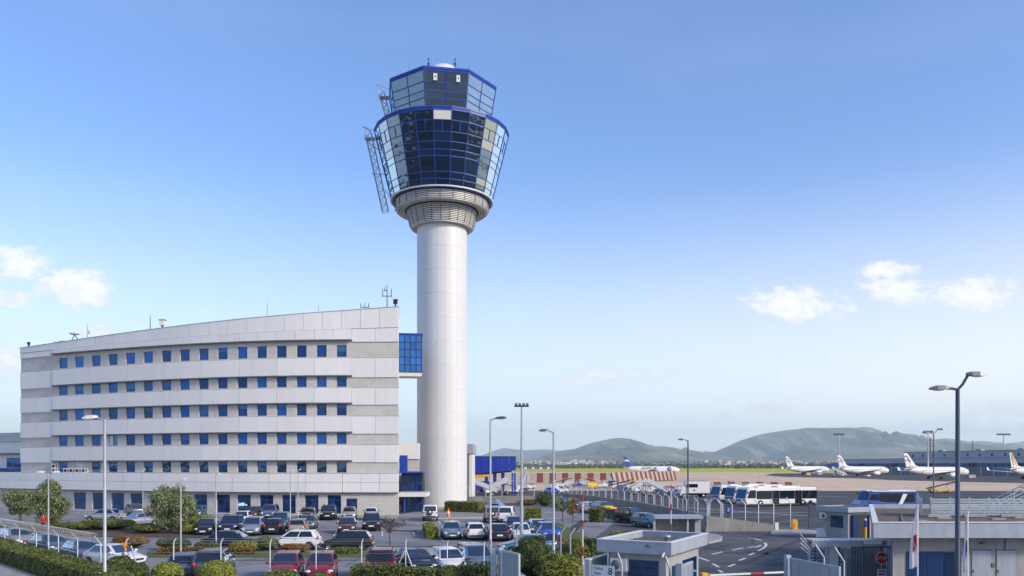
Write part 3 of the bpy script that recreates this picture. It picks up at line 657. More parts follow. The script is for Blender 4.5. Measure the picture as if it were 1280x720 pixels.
# core volume
pl = [BP(p, -.32) for p in range(PXL, PXR + 1, 16)] + [BP(PXR, -.32)]
back = [Vector((BP(PXR).x - 4.6, BP(PXR).y + 22, 0)), Vector((BP(PXL).x - 4.0, BP(PXL).y + 20, 0))]
poly = [p for p in pl] + back
n = len(poly); mb = MB(); tops = [roofz(lerp(PXL, PXR, min(i, len(pl) - 1) / (len(pl) - 1))) - .9 for i in range(len(pl))] + [25.2, 22.5]
mb.add([(p.x, p.y, 0) for p in poly] + [(p.x, p.y, t) for p, t in zip(poly, tops)], [tuple(range(n)), tuple(range(2 * n - 1, n - 1, -1))] + [(i, n + i, n + (i + 1) % n, (i + 1) % n) for i in range(n)])
wall = obj('wall_core', mb, M['grey_core'], bld, world=True)
# bands: spandrel (z0,z1) and stone courses
spans = [(19.95, 17.8), (16.2, 14.35), (12.62, 10.7), (9.0, 7.1)]
stone = [(20.0, 22.25), (16.25, 17.95), (12.67, 14.5), (9.05, 10.85), (5.45, 7.25)]
WC = [79, 99, 120, 141.2, 163, 185.2, 208, 231, 254.6, 278.3, 303, 327.3, 352, 377, 402, 427]
M['frame_win'] = mat('frame_win', (.015, .035, .12), .4)
M['reveal'] = mat('reveal', (.50, .49, .47), .7, var=.06)
wins = [(20.12, 21.62), (16.35, 17.75), (12.75, 14.22), (9.15, 10.55), (5.52, 6.95)]
rw = random.Random(4)
M['blind_glass'] = glass_mat('blind_glass', (.03, .12, .30), (.4, .65, 1.0), .05, rnd=.5, fr=.35)
for fl, ((s0, s1), (w0, w1)) in enumerate(zip(stone, wins)):
    hw = 6.3
    edges = []
    x = PC0
    for c in WC: edges.append((x, c - hw * bz(427) / bz(c) * .98)); x = c + hw * bz(427) / bz(c) * .98
    edges.append((x, PC1))
    for (a, b) in edges: obj('stone_pier', slab(a, b, s0, s1, -.31, 0), M['stone'], bld, world=True)
    obj('stone_panel', slab(PXL, PC0 - .05, s0, s1 - .12, -.31, -.03, 3), M['stone'], bld, world=True)
    obj('stone_panel', slab(PC1 + .05, PXR, s0, s1 - .12, -.31, -.03, 2), M['stone'], bld, world=True)
    for ci, c in enumerate(WC):
        h_ = hw * bz(427) / bz(c) * .98
        obj('lintel', slab(c - h_ + .03, c + h_ - .03, w1, s1, -.31, -.02), M['stone'], bld, world=True)
        obj('sill', slab(c - h_ + .03, c + h_ - .03, s0, w0, -.31, .03), M['reveal'], bld, world=True)
        if fl == 4 and ci == 1:
            obj('louvre_door', slab(c - h_, c + h_, w0, w1, -.3, -.12), M['white'], bld, world=True); continue
        wn = obj('window', slab(c - h_ + .05, c + h_ - .05, w0, w1, -.30, -.16), M['frame_win'], bld, world=True)
        fw = .55
        opn = fl == 3 and ci == 3
        if opn:
            obj('pane', slab(c + .5, c + h_ - fw, w0 + .07, w1 - .07, -.2, -.145), M['ground_glass'], wn, world=True)
            obj('opened_sash', slab(c - h_ + fw, c - .8, w0 + .07, w1 - .07, -.2, -.14), M['white'], wn, world=True)
        else:
            obj('pane', slab(c - h_ + fw, c + h_ - fw, w0 + .07, w1 - .07, -.2, -.145), M['ground_glass'] if fl == 4 else M['window_glass'], wn, world=True)
            if rw.random() < .4: hb_ = rw.choice((.25, .45, .7, .95)); obj('blind', slab(c - h_ + fw + .1, c + h_ - fw - .1, w1 - .08 - hb_, w1 - .08, -.2, -.141), M['blind_glass'], wn, world=True)
def panels(px0, px1, z0, z1, step, o1, o0=-.3, name='cladding_panel', g=.18, m=None):
    k = max(1, round((px1 - px0) / step))
    for i in range(k):
        a = lerp(px0, px1, i / k); b = lerp(px0, px1, (i + 1) / k)
        obj(name, slab(a + g, b - g, z0, z1, o0, o1, 2), m or M['white_panel'], bld, world=True)
for (zt, zb) in spans:
    panels(PC0, PC1, zb, zt, 46.5, .22); panels(PXL, PC0 - .2, zb - .28, zt, 20.5, .10); panels(PC1 + .2, PXR, zb - .28, zt, 25, .10)
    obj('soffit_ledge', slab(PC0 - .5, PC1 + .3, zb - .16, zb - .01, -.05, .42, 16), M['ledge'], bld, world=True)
    obj('band_joint', slab(PXL, PXR, zt - .02, zt + .06, -.28, -.01, 16), M['ledge'], bld, world=True)
# parapet: lower row and sloping upper row
panels(PC0, PC1, 22.3, lambda p: 22.3 + (roofz(p) - 22.3) * .36, 23.3, .22); panels(PXL, PC0 - .2, 22.0, lambda p: 22.3 + (roofz(p) - 22.3) * .36, 20.5, .10); panels(PC1 + .2, PXR, 22.0, lambda p: 22.3 + (roofz(p) - 22.3) * .36, 25, .10)
panels(PXL, PXR, lambda p: 22.34 + (roofz(p) - 22.3) * .36, roofz, 23.6, .16)
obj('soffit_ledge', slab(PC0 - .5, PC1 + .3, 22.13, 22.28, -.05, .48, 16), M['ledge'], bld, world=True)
obj('roof_coping', slab(PXL - .3, PXR + .3, lambda p: roofz(p) + .003, lambda p: roofz(p) + .09, -.6, .2, 16), M['steel'], bld, world=True)
obj('roof_upstand', slab(PXL, PXR, lambda p: roofz(p) - 1.2, lambda p: roofz(p) - .01, -.5, -.32, 16), M['grey_core'], bld, world=True)
# first floor deep band and ground floor
def band2(px0, px1, o1, step):
    panels(px0, px1, 4.28, 5.4, step, o1); panels(px0, px1, 3.05, 4.25, step, o1)
band2(-60, PC0, .34, 29); band2(PC0, 428.6, .42, 45); band2(429, PXR, .30, 23)
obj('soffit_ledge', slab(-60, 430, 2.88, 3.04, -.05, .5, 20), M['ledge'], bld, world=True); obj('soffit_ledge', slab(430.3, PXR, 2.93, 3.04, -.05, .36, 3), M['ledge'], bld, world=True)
GW = [99.5, 123, 147, 171, 196, 223, 250.5, 279, 305, 333, 361, 389.5, 417.7]
x = 88.0
gh = lambda c: 8.6 * 101 / bz(c)
M['stone_base'] = M['stone']
for i, c in enumerate(GW):
    obj('stone_pier', slab(x, c - gh(c), 0.02, 2.9, -.31, 0), M['stone'], bld, world=True); x = c + gh(c)
    obj('lintel', slab(c - gh(c) + .03, c + gh(c) - .03, 2.66, 2.9, -.31, -.02), M['stone'], bld, world=True)
    obj('plinth', slab(c - gh(c) + .03, c + gh(c) - .03, 0.02, .32, -.31, .03), M['stone'], bld, world=True)
    wn = obj('window', slab(c - gh(c) + .05, c + gh(c) - .05, .32, 2.66, -.30, -.17), M['frame_blue'], bld, world=True)
    g0, g1 = c - gh(c) + .7, c + gh(c) - .7; mid = (g0 + g1) / 2
    for (a, b) in ((g0, mid - .4), (mid + .4, g1)):
        for (z0, z1) in ((.42, 1.0), (1.1, 2.0), (2.1, 2.57)): obj('pane', slab(a, b, z0, z1, -.2, -.15), M['ground_glass'], wn, world=True)
obj('stone_panel', slab(x, 432.6, .02, 2.9, -.31, 0), M['stone'], bld, world=True)
obj('stone_panel', slab(446.5, PXR, .02, 2.9, -.31, 0, 2), M['stone'], bld, world=True)
obj('lintel', slab(432.65, 446.45, 2.25, 2.9, -.31, -.02), M['stone'], bld, world=True)
dr = obj('door', slab(432.8, 446.3, .02, 2.25, -.3, -.14), M['frame_blue'], bld, world=True)
obj('pane', slab(434, 439.2, .3, 2.1, -.2, -.12), M['ground_glass'], dr, world=True); obj('pane', slab(440, 445, .3, 2.1, -.2, -.12), M['ground_glass'], dr, world=True)
obj('stone_panel', slab(-60, 87.95, .02, 2.9, -.31, 0, 6), M['stone'], bld, world=True)
# left low wing seen behind the ground floor
lw = thing('low_wing', (BP(-30).x, BP(-30).y + 10, 0), 'low grey wing with one blue window at the left edge', 'building')
pp = lambda p, o: BP(p, o)
def lwslab(p0, p1, z0, z1, o0, o1): return slab(p0, p1, z0, z1, o0, o1, 4)
obj('wall', lwslab(-75, 25.6, 0.01, 11.2, -18, -6), M['white_panel'], lw, world=True)
obj('roof_band', lwslab(-75, 25.6, 10.2, 11.6, -18, -5.7), M['steel'], lw, world=True); obj('ledge', lwslab(-75, 25.6, 8.15, 8.35, -6, -5.2), M['ledge'], lw, world=True); obj('ledge', lwslab(-75, 25.6, 5.6, 6.0, -6, -4.6), M['blue_paint'], lw, world=True)
wn = obj('window', lwslab(4, 20, 6.1, 7.6, -6.1, -5.85), M['frame_win'], lw, world=True); obj('pane', lwslab(5, 19, 6.2, 7.5, -5.9, -5.8), M['window_glass'], wn, world=True)
wn = obj('window', lwslab(-40, -12, 6.1, 7.6, -6.1, -5.85), M['frame_win'], lw, world=True); obj('pane', lwslab(-39, -13, 6.2, 7.5, -5.9, -5.8), M['window_glass'], wn, world=True)
obj('roof_deck', slab(-60, 25.8, 5.35, 5.44, -6, .3, 4), M['grey_core'], lw, world=True)
# air conditioners standing on the band in front of the first floor
def ac_unit(px, z, n, i, lab):
    p = BP(px, .12, z); t = thing('air_conditioner', p, lab, 'air conditioner', 'air conditioners at the first floor', rz=R(-8))
    obj('casing', MB().box((0, 0, .3), (.95, .34, .6)), M['offwhite'], t)
    obj('fan', MB().lathe([(0, 0), (.22, 0), (.22, -.03), (0, -.04)], 14, c=(-.15, -.175, .3), axis='y'), M['black'], t)
    obj('grille', MB().box((.3, -.172, .3), (.2, .012, .44)), M['ledge'], t)
for i, (px, z) in enumerate(((85, 5.41), (92, 5.41), (99.5, 5.41), (107.5, 5.41))): ac_unit(px, z, 4, i, ['leftmost', 'second', 'third', 'rightmost'][i] + ' of four air conditioners in a row under the first floor windows')
ac_unit(70, 5.41, 1, 5, 'lower air conditioner of the stacked pair beside the first floor window'); ac_unit(70, 6.03, 1, 6, 'upper air conditioner of the stacked pair beside the first floor window')
# roof top gear
def roof_mast(px, h, lab, r=.06, arms=()):
    p = BP(px, -.45, roofz(px) + .09); t = thing('roof_antenna', p, lab, 'antenna'); obj('mast', MB().tube((0, 0, 0), (0, 0, h), r, r * .7, n=6), M['dark_pole'], t)
    for (a, z, w, u) in arms:
        obj('arm', MB().tube((0, 0, z), (w, 0, z), .05, n=5).tube((w, 0, z - .1), (w, 0, z + u), .05, n=5), M['dark_pole'], t)
roof_mast(483, 2.9, 'forked dark antenna mast near the right end of the office roof', .07, ((0, 1.5, -.55, .9), (0, 1.5, .55, .9), (0, 2.2, -.3, .4)))
roof_mast(455, .9, 'small trident antenna on the office roof left of the forked mast', .05, ((0, .3, -.5, .5), (0, .3, .5, .5)))
roof_mast(332, 1.9, 'thin whip antenna on the middle of the office roof', .03); roof_mast(397, .9, 'short thin antenna on the office roof right of centre', .03)
roof_mast(184.5, 2.0, 'plain dark rod on the office roof beside the pale camera', .06); roof_mast(105.5, 2.0, 'thin stepped antenna on the left part of the office roof', .035, ((0, .8, .25, .4),))
def roof_box(px, lab, dims, m, name='roof_camera'):
    p = BP(px, -.7, roofz(px) + .09); t = thing(name, p, lab, 'camera' if 'camera' in name else 'roof vent')
    obj('stand', MB().box((0, 0, .25), (.18, .18, .5)), M['dark_pole'], t); obj('housing', MB().box((0, 0, .5 + dims[2] / 2), dims), m, t); obj('hood', MB().box((.05, -.06, .52 + dims[2]), (dims[0] * 1.2, dims[1] * 1.2, .05)), M['dark_pole'], t)
roof_box(198, 'pale camera housing on the office roof', (.7, .5, .7), M['offwhite']); roof_box(493, 'small dark camera at the right corner of the office roof', (.5, .4, .5), M['black']); roof_box(30, 'small dark camera at the left corner of the office roof', (.3, .3, .3), M['black'])
p = BP(86, -.9, roofz(86) + .09); t = thing('satellite_dish', p, 'small tilted dish with struts on the left part of the office roof', 'satellite dish')
obj('dish', MB().lathe([(0, 0), (.4, .06), (.75, .22), (.75, .25), (.4, .1), (0, .04)], 16, c=(0, 0, .9)), M['offwhite'], t); obj('strut', MB().tube((-.5, 0, 0), (0, 0, .95), .06, n=5).tube((.7, 0, 0), (0, 0, .95), .06, n=5), M['dark_pole'], t)
p = BP(70, -1.4, roofz(70) + .09); t = thing('roof_hatch', p, 'low rounded dark hatch on the left part of the office roof', 'hatch'); obj('frame', MB().box((0, 0, .1), (2.6, 1.2, .2)), M['ledge'], t); obj('cover', MB().ell((0, 0, .2), (1.2, .5, .25)), M['dark_pole'], t)
# ------------------------------------------------------------------ glazed bridge between building and tower
p0 = At(499, 472, 110.5); p1 = At(527, 472, 110.9)
br = thing('glazed_bridge', (0, 0, 0), 'blue glazed bridge joining the office building to the tower shaft', 'bridge'); br.location = (lerp(p0.x, p1.x, .5), lerp(p0.y, p1.y, .5), 18.6)
L_ = (p1 - p0); L_.z = 0; ln_ = L_.length; br.rotation_euler.z = math.atan2(L_.y, L_.x)
zb, zt = .55, 5.65; wd_ = 1.5
obj('floor_slab', MB().box((0, 0, .27), (ln_, 2 * wd_, .54)), M['offwhite'], br); obj('roof_slab', MB().box((0, 0, 5.75), (ln_ + .3, 2 * wd_ + .3, .2)), M['blue_paint'], br); obj('box_core', MB().box((0, 0, 3.1), (ln_ - .1, 2 * wd_ - .3, 5.0)), M['dark_core'], br)
gp = MB().box((0, 0, 0), (ln_ / 4 - .1, .06, 5.1 / 5 - .08)).mesh('pane')
for i in range(4):
    for k in range(5):
        obj('pane', gp, M['bridge_glass'], br, loc=(-ln_ / 2 + ln_ * (i + .5) / 4, -wd_ + .02, zb + 5.1 * (k + .5) / 5))
for i in range(5): obj('mullion', MB().box((-ln_ / 2 + ln_ * i / 4, -wd_, 3.1), (.09, .16, 5.1)), M['frame_win'], br)
for k in range(6): obj('transom', MB().box((0, -wd_, zb + 5.1 * k / 5), (ln_ - .1, .14, .08)), M['frame_win'], br)
ge = MB().box((0, 0, 0), (.06, 2 * wd_ / 2 - .1, 5.1 / 5 - .08)).mesh('pane')
for i in range(2):
    for k in range(5): obj('pane', ge, M['window_glass'], br, loc=(ln_ / 2 - .02, -wd_ + wd_ * (i + .5), zb + 5.1 * (k + .5) / 5))
# ------------------------------------------------------------------ entrance between building and tower
en = thing('entrance_pavilion', (XP(514, 108), 108, 0), 'glazed blue entrance with white canopy between the office building and the tower', 'entrance')
ex0, ex1 = XP(499.5, 107), XP(527, 107)
obj('back_wall', MB().box((ex0 + .3, 112.2, 4.6), (3.4, .5, 9.2)), M['stone'], en, world=True)
obj('wall_cap', MB().box((ex0 + .35, 112.1, 8.4), (3.5, .7, 2.2)), M['white_panel'], en, world=True)
obj('blue_panel', MB().box((XP(504, 109), 109.5, 6.6), (1.0, 1, 2.4)), M['blue_paint'], en, world=True)
obj('canopy_roof', MB().box((XP(514, 106), 107.5, 5.5), (3.4, 4.6, .22)), M['blue_paint'], en, world=True)
obj('white_canopy', MB().box((XP(516, 105), 106.0, 2.62), (3.8, 4.6, .52)), M['offwhite'], en, world=True)
obj('glass_core', MB().box(((ex0 + ex1) / 2, 110.2, 2.7), (ex1 - ex0 - .2, 3.0, 5.4)), M['dark_core'], en, world=True)
w_ = (ex1 - ex0 - .2) / 4
gpa = MB().box((0, 0, 0), (w_ - .12, .05, 1.02)).mesh('pane')
for i in range(4):
    for k, z in enumerate((.65, 1.75, 3.45, 4.55)): obj('pane', gpa, M['ground_glass'], en, loc=(ex0 + .1 + w_ * (i + .5) - en.location.x, 108.62 - 108, z))
    obj('mullion', MB().box((ex0 + .1 + w_ * i, 108.6, 2.7), (.12, .2, 5.4)), M['frame_blue'], en, world=True)
for z in (.1, 1.2, 2.9, 4.0, 5.1): obj('transom', MB().box(((ex0 + ex1) / 2, 108.58, z), (ex1 - ex0 - .3, .16, .12)), M['frame_blue'], en, world=True)
for x in (XP(505, 104), XP(529, 104)): obj('column', MB().tube((x, 104.3, 0), (x, 104.3, 2.36), .13, n=10), M['frame_blue'], en, world=True)
# ------------------------------------------------------------------ cars
def bake(o, name):
    dg = bpy.context.evaluated_depsgraph_get(); dg.update()
    me = bpy.data.meshes.new_from_object(o.evaluated_get(dg)); me.name = name
    old = o.data; bpy.data.objects.remove(o); bpy.data.meshes.remove(old); return me
def temp(mb, name='t'):
    o = bpy.data.objects.new(name, mb.mesh(name)); col.objects.link(o); return o
def body_mesh(st, wheels, wr, W, name):
    vs = []; n = 12
    for (x, w, zb, zs, zt) in st:
        half_ = [(w * .55, zb), (w * .9, zb + .03), (w * .99, zb + .22), (w, lerp(zb, zs, .62)), (w * .955, zs), (w * .70, zt)]
        sec = half_ + [(-y, z) for (y, z) in half_[::-1]]
        sec = sec[:6] + [(0, zt + .02)] + sec[6:] + [(0, zb)]
        n = len(sec)
        vs += [(x, y, z) for (y, z) in sec]
    k = len(st); fs = [(i * n + j, i * n + (j + 1) % n, (i + 1) * n + (j + 1) % n, (i + 1) * n + j) for i in range(k - 1) for j in range(n)]
    fs += [tuple(range(n - 1, -1, -1)), tuple(range((k - 1) * n, k * n))]
    o = temp(MB().add(vs, fs, True)); m = o.modifiers.new('s', 'SUBSURF'); m.levels = 2; m.render_levels = 2
    me = bake(o, 'x'); o = bpy.data.objects.new('x', me); col.objects.link(o)
    cut = MB()
    for x in wheels:
        for s in (-1, 1): cut.lathe([(0, -.5), (wr * 1.18, -.5), (wr * 1.18, .5), (0, .5)], 20, c=(x, s * (W / 2 + .23), wr), axis='y')
    c = temp(cut, 'c'); bm = bmesh.new(); bm.from_mesh(c.data); bmesh.ops.remove_doubles(bm, verts=bm.verts, dist=1e-4); bmesh.ops.recalc_face_normals(bm, faces=bm.faces); bm.to_mesh(c.data); bm.free()
    bm = bmesh.new(); bm.from_mesh(o.data); bmesh.ops.recalc_face_normals(bm, faces=bm.faces); bm.to_mesh(o.data); bm.free()
    b = o.modifiers.new('b', 'BOOLEAN'); b.object = c; b.operation = 'DIFFERENCE'; b.solver = 'EXACT'
    me = bake(o, name); old = c.data; bpy.data.objects.remove(c); bpy.data.meshes.remove(old)
    me.polygons.foreach_set('use_smooth', [True] * len(me.polygons))
    try: me.set_sharp_from_angle(angle=R(40))
    except Exception: pass
    return me
def cabin(xr0, xr1, xf1, xf0, wb, wt, zb, zt, name):
    """painted greenhouse (frustum with rounded edges) and its glass panels"""
    P = {}
    base = [(xr0, -wb), (xf0, -wb), (xf0, wb), (xr0, wb)]; top = [(xr1, -wt), (xf1, -wt), (xf1, wt), (xr1, wt)]
    vs = [(x, y, zb) for x, y in base] + [(x, y, zt) for x, y in top]
    bm = bmesh.new(); V = [bm.verts.new(v) for v in vs]
    for f in ((3, 2, 1, 0), (4, 5, 6, 7), (0, 1, 5, 4), (1, 2, 6, 5), (2, 3, 7, 6), (3, 0, 4, 7)): bm.faces.new([V[i] for i in f])
    ed = [e for e in bm.edges if max(v.co.z for v in e.verts) > zt - .01]
    bmesh.ops.bevel(bm, geom=ed, offset=.09, segments=3, profile=.6, affect='EDGES')
    bmesh.ops.recalc_face_normals(bm, faces=bm.faces)
    me = bpy.data.meshes.new(name); bm.to_mesh(me); bm.free(); me.polygons.foreach_set('use_smooth', [True] * len(me.polygons))
    try: me.set_sharp_from_angle(angle=R(35))
    except Exception: pass
    def pan(q, u0, u1, v0, v1, off=.012, skew=(0, 0)):
        q = [Vector(p) for p in q]; nrm = (q[1] - q[0]).cross(q[3] - q[0]).normalized()
        def at(u, v): return q[0].lerp(q[1], u).lerp(q[3].lerp(q[2], u), v)
        o = [at(u0 + skew[0] * 0, v0), at(u1, v0), at(u1 - skew[1], v1), at(u0 + skew[0], v1)]
        return MB().hexa([p - nrm * .03 for p in o] + [p + nrm * off for p in o])
    def q(i, j, k, l): return [vs[i], vs[j], vs[k], vs[l]]
    return me, pan, {'L': q(3, 2, 6, 7), 'R': [vs[1], vs[0], vs[4], vs[5]], 'F': q(1, 2, 6, 5)[:], 'B': q(3, 0, 4, 7)}
CT = {
 'sedan': dict(L=4.4, W=1.76, wr=.31, wx=(-1.32, 1.38), st=[(-2.2, .60, .36, .80, .84), (-2.12, .76, .27, .88, .95), (-1.6, .85, .2, .91, .99), (-.6, .87, .18, .91, .98), (.6, .875, .18, .90, .97), (1.1, .865, .18, .87, .94), (1.65, .83, .2, .78, .85), (2.05, .74, .24, .66, .72), (2.2, .56, .34, .55, .59)],
               cab=(-1.72, -1.02, .30, 1.12, .82, .60, .90, 1.43), q=2),
 'hatch': dict(L=3.9, W=1.70, wr=.30, wx=(-1.2, 1.25), st=[(-1.95, .62, .36, .82, .86), (-1.88, .76, .27, .92, .98), (-1.5, .83, .2, .95, 1.0), (-.5, .845, .18, .93, .99), (.5, .845, .18, .91, .98), (1.0, .835, .18, .88, .95), (1.45, .80, .2, .79, .86), (1.82, .71, .24, .66, .73), (1.95, .54, .34, .55, .6)],
               cab=(-1.84, -1.45, .28, 1.08, .80, .60, .92, 1.48), q=2),
 'mpv': dict(L=4.3, W=1.78, wr=.31, wx=(-1.32, 1.35), st=[(-2.15, .64, .36, .88, .92), (-2.08, .78, .27, .98, 1.04), (-1.6, .87, .2, 1.0, 1.06), (-.5, .885, .18, .98, 1.05), (.6, .885, .18, .95, 1.02), (1.15, .87, .18, .91, .98), (1.65, .83, .2, .82, .9), (2.03, .73, .24, .68, .76), (2.15, .56, .34, .56, .62)],
             cab=(-2.04, -1.72, .36, 1.32, .84, .66, .97, 1.63), q=3),
 'wagon': dict(L=4.5, W=1.76, wr=.31, wx=(-1.34, 1.40), st=[(-2.25, .62, .36, .82, .86), (-2.17, .78, .27, .90, .96), (-1.6, .86, .2, .92, .98), (-.5, .875, .18, .91, .98), (.6, .875, .18, .90, .97), (1.15, .86, .18, .87, .94), (1.7, .82, .2, .78, .85), (2.1, .73, .24, .66, .72), (2.25, .55, .34, .55, .59)],
               cab=(-2.14, -1.72, .34, 1.16, .82, .61, .90, 1.46), q=3),
 'suv': dict(L=4.4, W=1.84, wr=.35, wx=(-1.32, 1.36), st=[(-2.2, .68, .42, .95, 1.0), (-2.12, .82, .33, 1.02, 1.08), (-1.6, .9, .27, 1.05, 1.1), (-.5, .91, .25, 1.04, 1.1), (.6, .91, .25, 1.03, 1.09), (1.1, .9, .25, 1.0, 1.07), (1.65, .87, .27, .93, 1.02), (2.07, .78, .32, .82, .92), (2.2, .60, .42, .70, .76)],
             cab=(-2.06, -1.72, .26, 1.06, .86, .69, 1.02, 1.70), q=3),
 'offroad': dict(L=4.1, W=1.78, wr=.37, wx=(-1.2, 1.3), st=[(-2.0, .76, .48, 1.02, 1.06), (-1.95, .84, .42, 1.08, 1.12), (-1.5, .87, .38, 1.1, 1.14), (-.4, .88, .36, 1.1, 1.14), (.6, .88, .36, 1.1, 1.14), (1.0, .87, .36, 1.08, 1.13), (1.6, .85, .38, 1.04, 1.1), (1.98, .80, .42, .95, 1.02), (2.08, .66, .52, .82, .88)],
                 cab=(-1.95, -1.84, .26, .82, .84, .74, 1.06, 1.85), q=3),
 'van': dict(L=4.1, W=1.75, wr=.31, wx=(-1.3, 1.3), st=[(-2.05, .70, .38, .95, 1.0), (-2.0, .82, .28, 1.05, 1.1), (-1.5, .865, .22, 1.08, 1.12), (-.4, .875, .2, 1.08, 1.12), (.6, .87, .2, 1.04, 1.1), (1.1, .855, .2, .98, 1.05), (1.6, .81, .22, .86, .95), (1.95, .72, .26, .72, .8), (2.05, .56, .36, .58, .64)],
             cab=(-1.98, -1.86, .20, 1.16, .84, .73, 1.05, 1.82), q=1),
}
M['head_lens'] = mat('head_lens', (.72, .74, .76), .12, .2); M['tail_lens'] = mat('tail_lens', (.40, .012, .012), .2); M['plate'] = mat('plate', (.75, .75, .70), .5); M['trim'] = mat('trim', (.025, .025, .028), .55)
def paint(name, c, metal=.25): 
    return mat('paint_' + name, c, .28, metal, coat=.6, spec=.5)
PAINT = {'white': paint('white', (.74, .74, .73), 0), 'silver': paint('silver', (.42, .44, .47), .55), 'black': paint('black', (.012, .013, .016)), 'navy': paint('navy', (.012, .02, .06)), 'grey': paint('grey', (.10, .11, .125), .4),
         'red': paint('red', (.26, .012, .02), .1), 'maroon': paint('maroon', (.10, .014, .02)), 'slate': paint('slate', (.12, .17, .25), .4), 'teal': paint('teal', (.05, .17, .22), .3), 'blue': paint('blue', (.015, .10, .50), .1), 'champagne': paint('champagne', (.40, .36, .30), .4), 'bluegrey': paint('bluegrey', (.20, .27, .36), .45)}
PROTO = {}
def make_wheel(t, x, s, W, wr, rim):
    y = s * (W / 2 - .115)
    prof = [(wr * .62, -.09), (wr * .95, -.095), (wr, -.06), (wr, .06), (wr * .95, .095), (wr * .62, .09)]
    w = obj('wheel', MB().lathe(prof + [prof[0]], 18, axis='y'), M['rubber'], t, loc=(x, y, wr))
    sp = MB().lathe([(0, s * .07), (wr * .2, s * .075), (wr * .63, s * .06), (wr * .66, s * .088), (wr * .66, -s * .05)], 18, axis='y')
    obj('rim', sp, M['rim'], w)
    hb = MB()
    for k in range(5):
        a = 2 * math.pi * k / 5; c = Vector((math.cos(a) * wr * .42, s * .078, math.sin(a) * wr * .42))
        hb.box(c, (wr * .2, .012, wr * .2))
    obj('rim_opening', hb, M['black'], w)
def make_car(tp):
    d = CT[tp]; t = thing('parked_car', (0, -500, 0), 'x', 'car', 'cars parked in the car park')
    L, W = d['L'], d['W']; xr0, xr1, xf1, xf0, wb, wt, zb, zt = d['cab']
    bmesh_ = body_mesh(d['st'], d['wx'], d['wr'], W, 'car_body'); obj('body', bmesh_, PAINT['white'], t)
    me, pan, Q = cabin(*d['cab'], 'car_cabin'); obj('roof', me, PAINT['white'], t)
    g = M['car_glass']
    obj('windscreen', pan(Q['F'], .06, .94, .12, .92), g, t); obj('rear_window', pan(Q['B'], .08, .92, .16, .86), g, t)
    for side in ('L', 'R'):
        u = (lambda a, b: (a, b)) if side == 'L' else (lambda a, b: (1 - b, 1 - a))
        cuts = {2: [(.10, .50), (.53, .92)], 3: [(.05, .28), (.31, .58), (.61, .94)], 1: [(.62, .94)]}[d['q']]
        for (a, b) in cuts:
            a_, b_ = u(a, b); obj('side_window', pan(Q[side], a_, b_, .14, .86), g, t)
        s = 1 if side == 'L' else -1
        obj('sill_trim', MB().box((0, s * (W / 2 - .045), .26 if tp not in ('offroad',) else .44), (d['wx'][1] - d['wx'][0] - d['wr'] * 2.6, .06, .1)), M['trim'], t)
        xm = lerp(xf0, xf1, .35); mi = obj('mirror', MB().ell((xm, s * (wb + .12), zb + .10), (.09, .13, .085), 8, 5), PAINT['white'], t)
        obj('mirror_glass', MB().ell((xm - .05, s * (wb + .12), zb + .10), (.05, .11, .065), 8, 5), g, mi)
        x1 = d['st'][-2][0]; z1 = d['st'][-2][3]
        hl = obj('headlight', MB().ell((x1 - .06, s * (W / 2 - .26), z1 - .02), (.16, .19, .085), 10, 6), M['head_lens'], t)
        obj('fog_lamp', MB().ell((x1 + .06, s * (W / 2 - .34), .40 if tp != 'offroad' else .55), (.05, .09, .05), 8, 5), M['trim'], t)
        x0 = d['st'][1][0]; z0 = d['st'][1][3]; tall = tp in ('mpv', 'suv', 'van', 'wagon', 'hatch')
        obj('tail_light', MB().ell((x0 + .05, s * (W / 2 - .17), z0 - (.04 if tall else .1)), (.12, .13, .17 if tall else .09), 10, 6), M['tail_lens'], t)
        obj('door_handle', MB().box((-.15, s * (W / 2 - .005), zb - .12), (.16, .03, .03)).box((-.15, s * (W / 2 - .02), zb - .12), (.12, .03, .02)), M['trim'], t)
        for x in d['wx']: make_wheel(t, x, s, W, d['wr'], None)
    xn = d['st'][-1][0]; xt = d['st'][0][0]
    zc = .45 if tp not in ('suv', 'offroad') else .58
    obj('grille', MB().box((xn - .03, 0, zc + .12), (.10, W * .42, .12)), M['trim'], t); obj('air_intake', MB().box((xn - .06, 0, zc - .12), (.14, W * .55, .09)), M['trim'], t)
    pl_ = obj('number_plate', MB().box((xn + .035, 0, zc - .01), (.02, .5, .11)), M['plate'], t); obj('number_plate', MB().box((xt - .03, 0, zc + .12), (.06, .5, .11)), M['plate'], t)
    obj('underbody', MB().box((0, 0, .24 if tp != 'offroad' else .42), (L * .8, W * .72, .16)), M['black'], t)
    obj('rear_bumper', MB().box((xt + .02, 0, .42 if tp != 'offroad' else .56), (.10, W * .74, .14)), M['trim'], t)
    if tp == 'offroad':
        sw = obj('spare_wheel', MB().lathe([(.14, -.1), (.34, -.1), (.36, -.05), (.36, .06), (.34, .1), (.14, .1), (.14, -.1)], 18, axis='x', c=(-2.1, .05, 1.05)), M['rubber'], t); obj('spare_cover', MB().lathe([(0, -.11), (.2, -.1), (.2, -.05)], 14, axis='x', c=(-2.1, .05, 1.05)), M['rim'], sw)
        obj('step_board', MB().box((0, 0, .46), (1.7, 1.9, .05)), M['trim'], t)
    if tp in ('suv', 'wagon'):
        for s in (-1, 1): obj('roof_rail', MB().tube((xr1 + .15, s * (wt - .08), zt + .05), (xf1 - .15, s * (wt - .08), zt + .05), .025, n=5).box((xr1 + .2, s * (wt - .08), zt + .01), (.08, .04, .1)).box((xf1 - .2, s * (wt - .08), zt + .01), (.08, .04, .1)), M['trim'], t)
    if tp == 'hatch' or tp == 'mpv': obj('roof_aerial', MB().tube((xr1 + .2, 0, zt - .02), (xr1 - .1, 0, zt + .28), .012, n=5), M['trim'], t)
    return t
